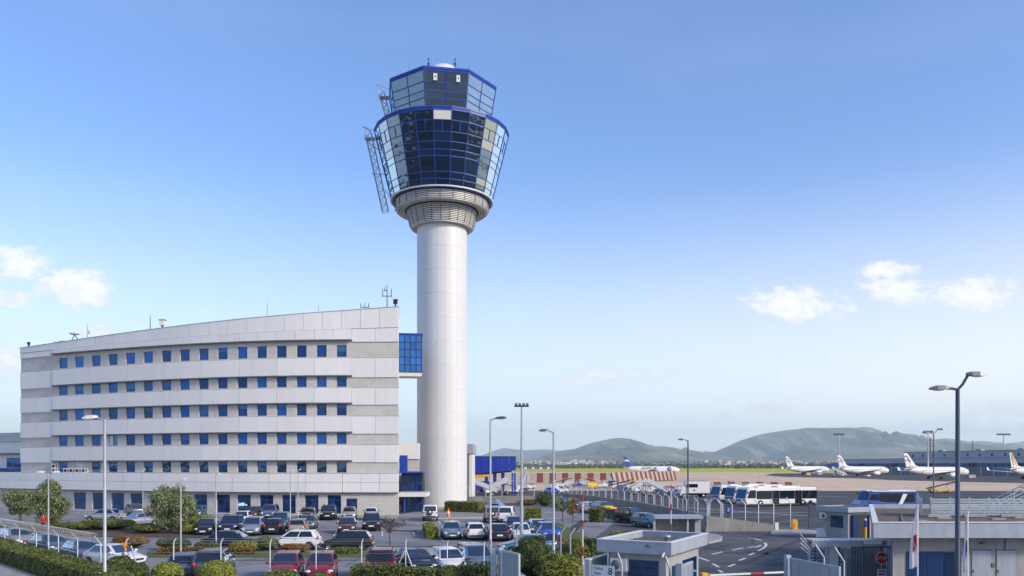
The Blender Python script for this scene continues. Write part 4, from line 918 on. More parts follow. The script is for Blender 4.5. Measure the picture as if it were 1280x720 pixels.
PAINTED = ('body', 'roof', 'mirror')
def car(tp, px, py, ang, colr, label, dz=0.0):
    """ang: heading of the nose, degrees counter-clockwise from +X (to the right); px, py: ground point under the car's middle"""
    if tp not in PROTO: PROTO[tp] = make_car(tp); t = PROTO[tp]; first = True
    else: t = copy_tree(PROTO[tp])
    p = G(px, py); t.location = (p.x, p.y, .0 + dz); t.rotation_euler.z = R(ang); t['label'] = label; t['group'] = 'cars parked in the car park'
    for ch in t.children:
        nm = ch.name.split('.')[0]
        if nm in PAINTED: ch.material_slots[0].link = 'OBJECT'; ch.material_slots[0].material = PAINT[colr]
    return t
N_ = -81; S_ = 99; E_ = 9; W_ = 189      # nose to the camera, nose to the building, to the right, to the left
CARS = [
 # along the office wall
 ('hatch', 316, 648.4, N_, 'maroon', 'dark red hatchback parked against the office wall, leftmost of that row'),
 ('suv', 337.5, 648.4, N_, 'slate', 'dark car with pale bluish bonnet against the office wall beside the dark red hatchback'),
 ('sedan', 385, 648.6, N_, 'black', 'black saloon parked against the office wall left of the black off-roader'),
 ('suv', 410.5, 649.2, N_, 'black', 'tall black off-roader parked against the office wall under the rightmost window'),
 ('hatch', 437, 649.0, N_, 'silver', 'silver hatchback parked in front of the blue office door'),
 ('hatch', 464, 649.0, S_, 'white', 'white hatchback showing red tail lights at the right end of the office wall row'),
 # second row
 ('hatch', 303, 656, N_, 'white', 'white hatchback half hidden behind the navy car and the silver people carrier'),
 ('mpv', 351, 660, N_, 'teal', 'teal blue people carrier behind the black hatchback with red lights'),
 ('sedan', 385, 661.5, N_, 'grey', 'dark grey saloon behind the grey estate car'),
 ('suv', 464.5, 662.5, N_, 'black', 'black off-roader facing out alone in front of the white hatchback'),
 ('hatch', 434, 666, N_, 'maroon', 'dark red hatchback standing alone in the middle of the lot facing out'),
 # third row
 ('hatch', 259, 668, N_, 'black', 'black hatchback facing out at the left end of the third row beside the olive tree'),
 ('suv', 289.5, 666.5, N_, 'navy', 'navy blue high car facing out between the black hatchback and the silver people carrier'),
 ('mpv', 317, 668, N_, 'silver', 'silver people carrier facing out in the third row'),
 ('hatch', 343, 667, S_, 'black', 'black hatchback seen from behind beside the silver people carrier'),
 ('wagon', 374, 667, S_, 'champagne', 'grey beige estate car seen from behind with red tail lights'),
 # side on along the lane
 ('sedan', 290, 686.3, E_ - 6, 'navy', 'dark saloon seen side on with its nose to the right beyond the low hedge'),
 ('hatch', 369, 686.3, W_ - 6, 'white', 'white hatchback seen side on behind the small bushes'),
 ('hatch', 434, 687.5, W_ - 6, 'black', 'black hatchback seen side on with its tail to the right'),
 # front row behind the fence
 ('hatch', 233, 722, S_ + 2, 'slate', 'blue car seen from behind by the leftmost round bush'),
 ('suv', 268, 722, S_ + 2, 'grey', 'dark grey high car behind the larger round bush'),
 ('hatch', 358, 723, N_, 'red', 'left one of two bright red hatchbacks facing out at the bottom'),
 ('hatch', 402, 723, N_, 'red', 'right one of two bright red hatchbacks facing out at the bottom'),
 ('suv', 479, 720, S_ - 4, 'maroon', 'dark maroon car behind the hedge left of the braced fence post'),
 ('sedan', 518, 715.5, N_ + 14, 'black', 'black car with wide windscreen behind the braced fence post'),
 ('hatch', 560, 716, N_ + 10, 'white', 'small white hatchback behind the bottom hedge between the black and the grey blue car'),
 ('mpv', 594, 714, N_ + 8, 'bluegrey', 'grey blue people carrier behind the bottom hedge next to the steel gate'),
 # left lane behind the long hedge
 ('wagon', 20, 683, -38, 'champagne', 'silver beige estate car behind the fence at the far left'),
 ('sedan', 62, 692, -38, 'grey', 'dark topped saloon behind the fence next to the estate car'),
 ('sedan', 103, 702, -42, 'slate', 'dark blue saloon behind the fence left of the white car'),
 ('sedan', 143, 708, -25, 'white', 'white saloon behind the clipped bush and tall lamp post'),
 # upper left corner by the islands
 ('sedan', 132, 651.5, W_ - 14, 'silver', 'silver saloon behind the long oval hedge island'),
 ('sedan', 173, 657.5, -122, 'silver', 'silver coupe with its nose to the lane between two hedge islands'),
 ('mpv', 167, 645.5, 128, 'grey', 'grey people carrier seen from behind with red lights by the office wall'),
 ('hatch', 247, 646.8, N_, 'teal', 'dark green hatchback half hidden behind the bush by the office wall'),
 # right part of the lot
 ('offroad', 538, 650.3, S_ - 4, 'white', 'white off-roader with spare wheel on its back near the entrance'),
 ('hatch', 563.5, 673, N_, 'bluegrey', 'grey blue hatchback facing out, leftmost of the row right of the small hedge'),
 ('hatch', 592.5, 673.5, S_, 'white', 'white hatchback seen from behind beside the grey blue one'),
 ('hatch', 621, 675, S_, 'navy', 'dark hatchback with pale plate seen from behind at the lamp post'),
 ('hatch', 642, 664.5, N_, 'navy', 'navy blue hatchback behind the white one with the bumper'),
 ('hatch', 651, 675.5, N_ - 6, 'white', 'white hatchback facing out in front of the tall lamp post'),
 ('hatch', 673, 669.5, N_, 'bluegrey', 'blue grey hatchback facing out left of the bright blue car'),
 ('hatch', 685, 674, N_, 'blue', 'bright blue hatchback at the right end of the row'),
 ('offroad', 614.5, 652.5, S_ - 4, 'champagne', 'beige off-roader with red lights parked by the end of the tower hedge'),
 ('van', 633.5, 652.5, S_ - 14, 'white', 'white van with dark rear window beside the beige off-roader'),
 ('sedan', 660, 692, W_ + 4, 'teal', 'teal saloon mostly hidden by the big bush beside the steel gate'),
 ('sedan', 622, 642, S_ - 30, 'bluegrey', 'nearest of the blue grey saloons slanting behind the white van'),
 ('sedan', 619, 638.5, S_ - 30, 'slate', 'middle one of the blue grey saloons slanting behind the white van'),
 ('sedan', 617, 635.3, S_ - 30, 'navy', 'farthest of the dark blue saloons slanting behind the white van'),
 # by the apron wall
 ('hatch', 702, 633.5, -60, 'maroon', 'dark red car half hidden behind the thin shrubs left of the apron wall'),
 ('hatch', 717, 635.5, -60, 'teal', 'dark green car between the dark red car and the white car by the apron wall'),
 ('hatch', 737, 641, -62, 'white', 'white hatchback parked beside the apron wall'),
 ('mpv', 754, 642.5, -62, 'grey', 'grey high car parked by the apron wall beside the waste bins'),
 ('suv', 789, 653.5, -60, 'black', 'black car parked by the apron wall after the waste bins'),
 ('hatch', 809, 659, -60, 'teal', 'teal hatchback parked by the apron wall nearest the shelter'),
]
for c in CARS: car(*c)
# ------------------------------------------------------------------ hedges, bushes, trees
def leaf_mat(name, a, b, c=None):
    m = bpy.data.materials.new(name); m.use_nodes = True; nt = m.node_tree; N = nt.nodes; L = nt.links; N.clear()
    out = N.new('ShaderNodeOutputMaterial'); df = N.new('ShaderNodeBsdfPrincipled'); tr = N.new('ShaderNodeBsdfTranslucent'); mx = N.new('ShaderNodeMixShader'); mx.inputs[0].default_value = .22
    df.inputs['Roughness'].default_value = .5; df.inputs['Specular IOR Level'].default_value = .35
    g = N.new('ShaderNodeNewGeometry'); cr = N.new('ShaderNodeValToRGB'); e = cr.color_ramp.elements; e[0].color = (*a, 1); e[1].color = (*b, 1)
    if c: k = e.new(.88); k.color = (*c, 1)
    L.new(g.outputs['Random Per Island'], cr.inputs[0]); L.new(cr.outputs[0], df.inputs['Base Color']); L.new(cr.outputs[0], tr.inputs[0]); L.new(df.outputs[0], mx.inputs[1]); L.new(tr.outputs[0], mx.inputs[2]); L.new(mx.outputs[0], out.inputs[0])
    return m
LF = {'hedge': leaf_mat('leaf_hedge', (0.043, 0.083, 0.018), (0.132, 0.195, 0.037), (0.248, 0.255, 0.050)), 'dark': leaf_mat('leaf_dark', (0.028, 0.060, 0.015), (0.093, 0.143, 0.031), (0.155, 0.180, 0.044)), 'bright': leaf_mat('leaf_bright', (0.078, 0.128, 0.015), (0.264, 0.315, 0.044), (0.403, 0.390, 0.062)),
      'olive': leaf_mat('leaf_olive', (0.054, 0.083, 0.027), (0.178, 0.210, 0.081), (0.341, 0.375, 0.188)), 'mixed': leaf_mat('leaf_mixed', (0.062, 0.105, 0.019), (0.232, 0.240, 0.037), (0.434, 0.135, 0.037)), 'purple': leaf_mat('leaf_purple', (0.046, 0.030, 0.044), (0.124, 0.075, 0.100), (0.232, 0.165, 0.163))}
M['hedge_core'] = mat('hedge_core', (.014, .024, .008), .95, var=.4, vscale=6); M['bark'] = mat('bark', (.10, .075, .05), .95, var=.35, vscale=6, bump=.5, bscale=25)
rl = random.Random(21)
def leaf(vs, fs, p, nrm, s):
    a = Vector((rl.gauss(0, 1), rl.gauss(0, 1), rl.gauss(0, 1)));  n = (nrm + a * .55)
    if n.length < 1e-4: n = Vector((0, 0, 1))
    n.normalize(); u = n.orthogonal().normalized(); w = n.cross(u); t = rl.uniform(0, 6.28); c, q = math.cos(t), math.sin(t)
    e1 = (u * c + w * q) * s; e2 = (w * c - u * q) * s * .55; k = len(vs)
    vs += [p - e1, p + e2, p + e1, p - e2]; fs.append((k, k + 1, k + 2, k + 3))
def leaves(pts, s):
    vs = []; fs = []
    for p, n in pts: leaf(vs, fs, p, n, s * rl.uniform(.7, 1.3))
    return MB().add(vs, fs)
def hedge(a, b, w, h, label, kind='hedge', dens=150, s=.07, name='clipped_hedge', rough=.05, base=0.0, group=None):
    """clipped hedge along ground line a-b"""
    a = Vector((a.x, a.y, 0)); b = Vector((b.x, b.y, 0)); L = (b - a).length; d = (b - a) / L; n = Vector((-d.y, d.x, 0)); c = (a + b) / 2
    t = thing(name, (c.x, c.y, base), label, 'hedge', group, rz=math.atan2(d.y, d.x))
    def wob(x, y, z): return rough * mnoise.noise(Vector((x * 1.3 + c.x, y * 1.3, z * 1.3 + c.y))) * 2
    pts = []; X = Vector((1, 0, 0)); Yv = Vector((0, 1, 0)); Z = Vector((0, 0, 1)); r = min(.18, w * .2, h * .25)
    def push(p, nn): pts.append((p + nn * (wob(*p) + rl.gauss(0, .02)), nn))
    for _ in range(int(L * w * dens)):
        x, y = rl.uniform(-L / 2, L / 2), rl.uniform(-w / 2, w / 2); ed = max(0, abs(y) - (w / 2 - r)); push(Vector((x, y, h - ed * ed / r * .6)), Z)
    for s_ in (-1, 1):
        for _ in range(int(L * h * dens * (1 if s_ < 0 else .5))): push(Vector((rl.uniform(-L / 2, L / 2), s_ * w / 2, rl.uniform(.03, h))), Yv * s_)
        for _ in range(int(w * h * dens)): push(Vector((s_ * L / 2, rl.uniform(-w / 2, w / 2), rl.uniform(.03, h))), X * s_)
    obj('foliage_core', MB().box((0, 0, h / 2 - .04), (L - .16, w - .16, h - .10)), M['hedge_core'], t)  # solid dark core behind the leaves, its colour makes the gaps dark
    obj('foliage', leaves(pts, s), LF[kind], t); return t
def bush(p, rx, ry, h, label, kind='hedge', dens=170, s=.07, name='round_bush', flat=0.0, lumpy=.08, group=None):
    t = thing(name, (p.x, p.y, 0), label, 'bush', group); pts = []
    area = 2 * math.pi * ((rx + ry) / 2) * h + math.pi * rx * ry
    sd_ = rl.uniform(0, 50)
    for _ in range(int(area * dens)):
        v = Vector((rl.gauss(0, 1), rl.gauss(0, 1), rl.gauss(0, 1))).normalized()
        if v.z < -.35: v.z = -v.z
        k = 1 + lumpy * 2.2 * mnoise.noise(v * 2.3 + Vector((sd_, 0, 0))) + rl.gauss(0, .025)
        q = Vector((v.x * rx * k, v.y * ry * k, h * .5 + v.z * h * .5 * k))
        if flat and q.z > h * (1 - flat): q.z = h * (1 - flat) + rl.gauss(0, .015)
        if q.z > .02: pts.append((q, Vector((v.x / rx, v.y / ry, v.z / (h / 2))).normalized()))
    obj('foliage_core', MB().ell((0, 0, h * .48 * (1 - flat * .5)), (rx * .86, ry * .86, h * .43 * (1 - flat * .6)), 14, 8), M['hedge_core'], t)  # solid dark filling, gives the gaps between leaves their dark depth
    obj('foliage', leaves(pts, s), LF[kind], t); return t
def tree(p, h, cr, label, kind='olive', trunk=.16, nl=5200, s=.10, clumps=34, z0=.30, name='olive_tree'):
    t = thing(name, (p.x, p.y, 0), label, 'tree'); pts = []; cc = []
    cz = h * (1 + z0) / 2; hz_ = h * (1 - z0) / 2
    for _ in range(clumps):
        v = Vector((rl.gauss(0, 1), rl.gauss(0, 1), rl.gauss(0, 1))).normalized() * rl.uniform(.45, .88)
        cc.append((Vector((v.x * cr, v.y * cr, cz + v.z * hz_)), rl.uniform(.24, .42) * cr))
    for _ in range(nl):
        c, r = rl.choice(cc); v = Vector((rl.gauss(0, 1), rl.gauss(0, 1), rl.gauss(0, 1))).normalized(); k = rl.uniform(.45, 1.05)
        q = c + v * r * k
        if q.z > .3: pts.append((q, v))
    tm = MB(); top = Vector((rl.uniform(-.15, .15), rl.uniform(-.1, .1), h * .42)); tm.path([(0, 0, -.05), (0, 0, .1), (.04, .02, h * .2), top], [trunk * 1.5, trunk * 1.1, trunk * .9, trunk * .7], 8)
    tr_ = obj('trunk', tm, M['bark'], t)
    for c, r in cc[:14]: obj('limb', MB().path([top * .8, top.lerp(c, .5) + Vector((0, 0, -.1)), c], [trunk * .5, trunk * .3, trunk * .1], 5), M['bark'], tr_)
    obj('crown', leaves(pts, s), LF[kind], t); return t
def GD(px, d): return Vector((XP(px, d), d, 0))
# long hedge along the slip road at lower left
hedge(Vector((-46.6, 66.6, 0)), Vector((-19.0, 39.0, 0)), 1.7, 1.15, 'long clipped hedge running diagonally in front of the fence at lower left', dens=230, s=.065, kind='hedge', rough=.06)
tree(G(25, 654), 3.9, 1.95, 'smaller olive tree at the far left edge in front of the low wing', nl=9000, z0=.2)
tree(G(64, 661), 5.0, 1.9, 'larger olive tree behind the left lamp post', nl=14000, clumps=60, z0=.08)
tree(G(214, 667), 4.7, 2.2, 'olive tree with wide crown in front of the office windows left of centre', nl=15000, clumps=60, z0=.06)
# oval island hedges of the car park
bush(G(136, 662.5), 2.45, 1.5, 1.25, 'long oval clipped island hedge in front of the silver saloon', 'hedge', flat=.25, s=.08, name='island_hedge')
bush(G(185, 667), 1.5, 1.3, 1.05, 'island hedge under the left side of the middle olive tree', 'hedge', flat=.25, s=.08, name='island_hedge')
bush(G(238, 668), 1.1, .8, .9, 'small bush between the middle olive tree and the black hatchback', 'bright', s=.08)
bush(G(250, 658), 1.6, 1.0, 1.2, 'bright bush behind the black hatchback near the office wall', 'bright', s=.09)
bush(G(95, 663), 2.0, 1.2, .9, 'low hedge mound right of the larger olive tree', 'hedge', flat=.2, s=.08, name='island_hedge')
bush(G(30, 664), 3.8, 1.3, .8, 'low planting under the two left olive trees', 'dark', flat=.2, s=.08, name='island_hedge')
bush(G(5, 673), 1.9, .8, .5, 'flat low shrub bed at the far left edge', 'bright', flat=.3, s=.07, name='island_hedge')
bush(G(163, 684.5), 1.35, .9, 1.0, 'flowering bush with red leaf tips by the orange warning sign', 'mixed', flat=.1, s=.08)
bush(G(217, 687), 1.25, .9, .95, 'dark rounded shrub left of the low lawn hedge', 'dark', flat=.15, s=.07)
bush(G(259, 689), .95, .7, .75, 'small dark mound shrub beside the dark saloon', 'dark', s=.07)
bush(G(305, 689), 1.05, .8, .8, 'pale green shrub beside the nose of the dark saloon', 'bright', s=.07)
bush(G(333, 688), .9, .7, 1.05, 'upright shrub between the dark saloon and the white hatchback', 'hedge', s=.07)
bush(G(368, 692), 1.1, .7, .75, 'brownish mound shrub in front of the white hatchback', 'mixed', flat=.1, s=.07)
bush(G(432, 693), 1.15, .6, .55, 'low shrub in front of the black hatchback', 'hedge', s=.07)
hedge(G(200, 693.5), G(318, 693.5), .9, .5, 'low lawn hedge along the lane left of the dark saloon', 'mixed', dens=170, s=.07)
# tower and car park hedges
hedge(G(559, 640), G(602, 641.5), 1.6, 1.5, 'clipped hedge at the foot of the tower', 'bright', dens=120, s=.08); hedge(G(656, 648.8), G(676, 648.8), 1.8, 1.35, 'square clipped hedge block beyond the white van', 'bright', dens=140, s=.08)
hedge(G(504, 640), G(523, 640.5), .8, .7, 'low hedge in front of the entrance columns', 'bright', dens=130, s=.07)
hedge(G(535, 663), G(541, 674), 1.0, .8, 'small yellow green hedge between the off-roader and the grey blue hatchback', 'bright', dens=170, s=.08)
# row of clipped bushes along the near fence
NB = [(209, 41.5, .78, 1.45, 'leftmost clipped ball bush of the front row'), (271, 41.5, .95, 1.5, 'larger clipped ball bush second from the left of the front row'), (352, 40.5, 1.0, 1.2, 'clipped bush under the left red hatchback'), (398, 40, .8, 1.05, 'clipped bush under the right red hatchback'),
      (562, 40.5, .72, 1.4, 'dark clipped ball bush in front of the small white hatchback'), (332, 40.5, .5, .9, 'smallest clipped bush of the front row')]
for px, d, r, h, lab in NB: bush(GD(px, d), r, r, h, lab, 'bright' if 'ball' in lab and px < 300 else 'hedge', dens=260, s=.06, lumpy=.03, group='bushes along the near fence')
hedge(GD(444, 41), GD(503, 40.5), 1.2, 1.35, 'front row hedge left of the braced fence post', 'hedge', dens=220, s=.06, rough=.1); hedge(GD(506, 40.6), GD(546, 40.4), 1.1, 1.25, 'front row hedge right of the braced fence post', 'hedge', dens=220, s=.06, rough=.12); hedge(GD(578, 40.5), GD(617, 40), 1.2, 1.5, 'front row hedge next to the steel gate', 'dark', dens=220, s=.06, rough=.1)
hedge(GD(165, 40.5), GD(196, 40), .9, .85, 'front row low hedge left of the ball bushes', 'hedge', dens=200, s=.06, rough=.1); hedge(GD(232, 40), GD(250, 40), .8, .8, 'front row low hedge between the two ball bushes', 'hedge', dens=200, s=.06, rough=.1)
bush(GD(149, 43.5), .95, .8, 1.5, 'dark clipped bush before the white saloon at the tall lamp post', 'dark', dens=240, s=.06); bush(GD(166, 43), .8, .7, 1.25, 'dark bush under the orange warning sign', 'dark', dens=240, s=.06)
# right of the gate
bush(GD(666, 45.5), 1.15, 1.1, 2.3, 'big dark bush behind the steel gate', 'dark', dens=230, s=.07, lumpy=.12); bush(GD(700, 43.5), 1.2, 1.0, 1.55, 'bright leafy bush right of the big dark one', 'bright', dens=230, s=.07, lumpy=.15); bush(GD(719, 50), .9, .9, 1.8, 'rounded bush behind the striped barrier', 'hedge', dens=220, s=.07, lumpy=.08)
hedge(GD(733, 57), GD(749, 56), 1.4, 1.25, 'dark clipped hedge behind the gate house roof', 'dark', dens=150, s=.08); bush(GD(778, 69), 1.1, .8, .8, 'low bush before the black car by the apron wall', 'bright', s=.08); hedge(G(739, 652), G(752, 652.5), 1.3, 1.5, 'green clipped hedge by the white hatchback at the apron wall', 'hedge', dens=120, s=.09)
bush(G(681, 633.8), 1.25, 1.1, 2.1, 'dark round shrub at the end of the low white wall', 'dark', dens=120, s=.1, lumpy=.15); bush(G(660, 632), 1.6, .6, 1.0, 'sparse bush in front of the low white wall', 'mixed', dens=70, s=.1, lumpy=.2)
tree(G(703, 652), 3.2, 1.3, 'thin shrubby tree beside the dark red car by the apron', 'olive', trunk=.06, nl=900, s=.10, clumps=22, z0=.3, name='shrub_tree'); tree(G(716, 655), 3.0, 1.1, 'thin shrubby tree left of the striped barrier', 'mixed', trunk=.05, nl=700, s=.10, clumps=18, z0=.3, name='shrub_tree')
bush(GD(690, 60), 1.0, .8, 1.1, 'rough bush behind the blue board sign', 'mixed', dens=120, s=.09, lumpy=.2)
# small purple leaved tree
def branchy(p, label):
    t = thing('purple_tree', (p.x, p.y, 0), label, 'tree'); pts = []; r_ = random.Random(8)
    tr_ = obj('trunk', MB().path([(0, 0, -.02), (.02, 0, .8), (0, 0, 1.5)], [.07, .055, .045], 6), M['bark'], t)
    for k in range(16):
        a = 6.28 * k / 16 + r_.uniform(-.2, .2); l = r_.uniform(.9, 1.5); el = r_.uniform(.35, 1.2)
        e = Vector((math.cos(a) * math.cos(el) * l, math.sin(a) * math.cos(el) * l, 1.4 + math.sin(el) * l)); m_ = Vector((e.x * .45, e.y * .45, lerp(1.35, e.z, .6)))
        mb = MB().path([(0, 0, 1.3 + .01 * k), m_, e], [.028, .02, .008], 4)
        for q in range(5):
            b = m_.lerp(e, r_.uniform(0, .9)); f = b + Vector((r_.gauss(0, .28), r_.gauss(0, .28), r_.uniform(0, .45))); mb.tube(b, f, .009, .004, 4)
            for _ in range(14): pts.append((b.lerp(f, r_.uniform(.2, 1.1)) + Vector((r_.gauss(0, .05), r_.gauss(0, .05), r_.gauss(0, .05))), Vector((0, 0, 1))))
        obj('branch', mb, M['bark'], tr_)
    obj('crown', leaves(pts, .055), LF['purple'], t)
branchy(G(487, 688.5), 'small purple leaved tree standing alone in the car park')
# ------------------------------------------------------------------ pavements and kerbs
def kerbed(name, poly, h=.12, m='paving', kw=.15):
    struct(name, MB().prism([(p[0], p[1]) for p in poly], -.02, h), M[m])
    n = len(poly); a = sum(poly[i][0] * poly[(i + 1) % n][1] - poly[(i + 1) % n][0] * poly[i][1] for i in range(n)); sg = 1 if a > 0 else -1
    kb = MB()
    for i in range(n):
        p = Vector((poly[i][0], poly[i][1], 0)); q = Vector((poly[(i + 1) % n][0], poly[(i + 1) % n][1], 0)); d = (q - p).normalized(); o = Vector((d.y, -d.x, 0)) * sg
        kb.hexa([p + Vector((0, 0, -.02)), q + Vector((0, 0, -.02)), q + o * kw + Vector((0, 0, -.02)), p + o * kw + Vector((0, 0, -.02)), p + Vector((0, 0, h + .006)), q + Vector((0, 0, h + .006)), q + o * kw + Vector((0, 0, h + .006)), p + o * kw + Vector((0, 0, h + .006))])
    struct('kerb', kb, M['kerb'])
fp = [BP(p, 2.4) for p in range(-60, 499, 30)] + [BP(499, 2.4)]; bp_ = [BP(p, .02) for p in range(-60, 499, 30)] + [BP(499, .02)]
kerbed('pavement', [(p.x, p.y) for p in fp] + [(p.x, p.y) for p in bp_[::-1]])
kerbed('forecourt', [(p.x, p.y) for p in (G(492, 646.5), G(528, 648.8), G(604, 647.5), G(612, 637), G(560, 634.5))] + [(TX + 1, 124 - 4.4), (TX - 4.2, 119), (XP(527, 112), 111.5), (BP(499).x, BP(499).y + .3)])
kerbed('traffic_island', [tuple(G(*q)[:2]) for q in ((477, 692), (560, 692.5), (620, 690), (560, 687.5), (500, 686.5), (477, 686))], .1, 'concrete')
kerbed('traffic_island', [tuple(G(*q)[:2]) for q in ((868, 679), (884, 679.5), (900, 676), (901, 672), (892, 669), (872, 668.5))], .12, 'concrete')
struct('verge', MB().prism([tuple(G(*q)[:2]) for q in ((185, 697), (470, 697), (470, 691.5), (330, 690), (185, 690))], -.02, .07), M['turf'])
struct('verge', MB().prism([tuple(G(*q)[:2]) for q in ((645, 668), (690, 690), (735, 700), (735, 672), (700, 655), (690, 652))], -.02, .06), M['turf'])
struct('planting_bed', MB().prism([tuple(G(*q)[:2]) for q in ((-30, 672), (110, 671), (205, 672), (262, 673), (262, 662), (205, 661), (108, 659), (-30, 657))], -.02, .08), M['soil'])
struct('planting_bed', MB().prism([(XP(150, 39), 39), (XP(620, 38.6), 38.6), (XP(620, 42.4), 42.4), (XP(150, 43.2), 43.2)], -.02, .06), M['soil'])
# slip road edge at lower left: pavement, drain line, pale edge strip
dv = Vector((.7071, -.7071, 0)); nv_ = Vector((-.7071, -.7071, 0))
h0 = Vector((-46.6, 66.6, 0)) + nv_ * .95; h1 = Vector((-19.0, 39.0, 0)) + nv_ * .95
def along(o0, o1, z0, z1, name, m): struct(name, MB().prism([tuple((h0 + nv_ * o0)[:2]), tuple((h1 + nv_ * o0)[:2]), tuple((h1 + nv_ * o1)[:2]), tuple((h0 + nv_ * o1)[:2])], z0, z1), M[m])
along(0, 3.6, -.02, .14, 'pavement', 'concrete'); along(3.62, 3.8, -.02, .15, 'kerb', 'kerb'); along(5.6, 6.3, -.02, .003, 'road_marking', 'paint')

# ------------------------------------------------------------------ lamp posts
def lamp(px, py_base, h, label, heads=(1,), r=.08, mt='lamp_pole', hm='lamp_head', size=1.0, d=None, T=False, group='street lamps', tilt=.12, up=(0, 0)):
    p = GD(px, d) if d else G(px, py_base)
    t = thing('street_lamp', p, label, 'street lamp', group)
    obj('pole', MB().lathe([(r * 1.9, 0), (r * 1.9, .04), (r * 1.25, .06), (r * 1.2, 1.1), (r, 1.15), (r * .75, h - .12), (r * .7, h)], 10), M[mt], t)
    obj('base_door', MB().box((0, -r * 1.2, .65), (.1, .03, .4)), M['ledge'], t)
    for k, s in enumerate(heads):
        L = .75 * size; rise = (.10 + up[min(k, 1)]) * size
        ar = obj('arm', MB().path([(0, 0, h - .05), (s * .2 * size, 0, h + rise * .3), (s * .42 * size, 0, h + rise)], r * .5, 6), M[mt], t)
        c = Vector((s * (.36 * size + L / 2), 0, h + rise + .03)); w = .30 * size; hh = .17 * size
        sl = tilt * L
        vs = []
        for (x, w_, z0, z1) in ((-L / 2, .5, -.3, .35), (-L * .28, .95, -.45, .55), (L * .15, 1.0, -.5, .55), (L / 2, .6, -.4, .05)):
            zz = sl * x / L
            vs += [(c.x + s * x, c.y - w_ * w / 2, c.z + z0 * hh + zz), (c.x + s * x, c.y + w_ * w / 2, c.z + z0 * hh + zz), (c.x + s * x, c.y + w_ * w * .36, c.z + z1 * hh + zz), (c.x + s * x, c.y - w_ * w * .36, c.z + z1 * hh + zz)]
        fs = [(0, 1, 2, 3), (15, 14, 13, 12)] + [(4 * i + j, 4 * i + 4 + j, 4 * i + 4 + (j + 1) % 4, 4 * i + (j + 1) % 4) for i in range(3) for j in range(4)]
        hd = obj('lamp_head', MB().add(vs, fs), M[hm], t)
        obj('lens', MB().ell((c.x + s * .04, c.y, c.z - hh * .5 + sl * .02), (L * .32, w * .4, hh * .22), 10, 6), M['lamp_lens'], hd)
    return t
lamp(1197, 0, 9.55, 'tall dark double headed lamp post in the right foreground', (-1, 1), .105, 'dark_pole', 'lamp_head', 1.0, d=32, up=(-.1, .45), tilt=.0)
lamp(131, 0, 8.75, 'tall grey lamp post in front of the left part of the office block', (-1,), .09, d=40, hm='white', tilt=-.05)
lamp(60.5, 697, 5.9, 'grey lamp post before the larger olive tree', (-1, 1), .06, size=.72, hm='white', tilt=.05)
lamp(226, 713, 5.55, 'thin lamp post in front of the middle olive tree', (.6,), .055, size=.5, hm='white'); lamp(270, 689, 5.75, 'thin lamp post right of the middle olive tree', (.6,), .055, size=.5, hm='white')
lamp(363, 665, 5.9, 'left one of two close thin lamp posts near the office wall', (.6,), .055, size=.5, hm='white'); lamp(372.5, 654, 5.9, 'right one of two close thin lamp posts near the office wall', (.6,), .055, size=.5, hm='white'); lamp(178.5, 650, 5.9, 'thin lamp post by the office wall behind the silver coupe', (.6,), .05, size=.5, hm='white')
lamp(613, 688, 9.95, 'single headed lamp post in front of the blue boarding bridge', (1,), .09, d=61, tilt=.1, size=1.1); lamp(692, 703, 8.7, 'single headed lamp post beside the blue board sign', (-1,), .085, d=53.5, size=.9, tilt=0)
lamp(860, 664, 8.9, 'lamp post rising behind the gate shelter', (-1,), .09, d=79, mt='dark_pole', size=.9, tilt=0)
lamp(1167, 620, 13.0, 'dark double headed lamp post before the parked airliner', (-1, 1), .14, d=165, mt='dark_pole', size=2.1, up=(-.05, .3), tilt=.1)
def flood_mast(px, d, h, label, w=2.0, r=.12, mt='lamp_pole', nl=4):
    t = thing('flood_light_mast', GD(px, d), label, 'light mast', 'flood light masts'); obj('pole', MB().lathe([(r * 2, 0), (r * 1.6, .3), (r, h * .5), (r * .6, h)], 10), M[mt], t); obj('crossbar', MB().box((0, 0, h), (w, r * 1.2, r * 1.2)), M['ledge'], t)
    for k in range(nl): obj('flood_light', MB().box((-w / 2 + w * (k + .5) / nl, -.1, h + r * 1.3), (w / nl * .7, r * 3, r * 1.6)), M['lamp_head'], t)
flood_mast(652, 60, 10.9, 'tall mast with flat crossbar of lights in front of the white wall', 1.1, .1); flood_mast(1049, 560, 27.5, 'apron flood light mast behind the first airliner', 8, .5); flood_mast(1160, 400, 22.8, 'apron flood light mast behind the third airliner', 5, .35); flood_mast(1254.5, 520, 26, 'apron flood light mast beyond the right end of the terminal', 9, .4)
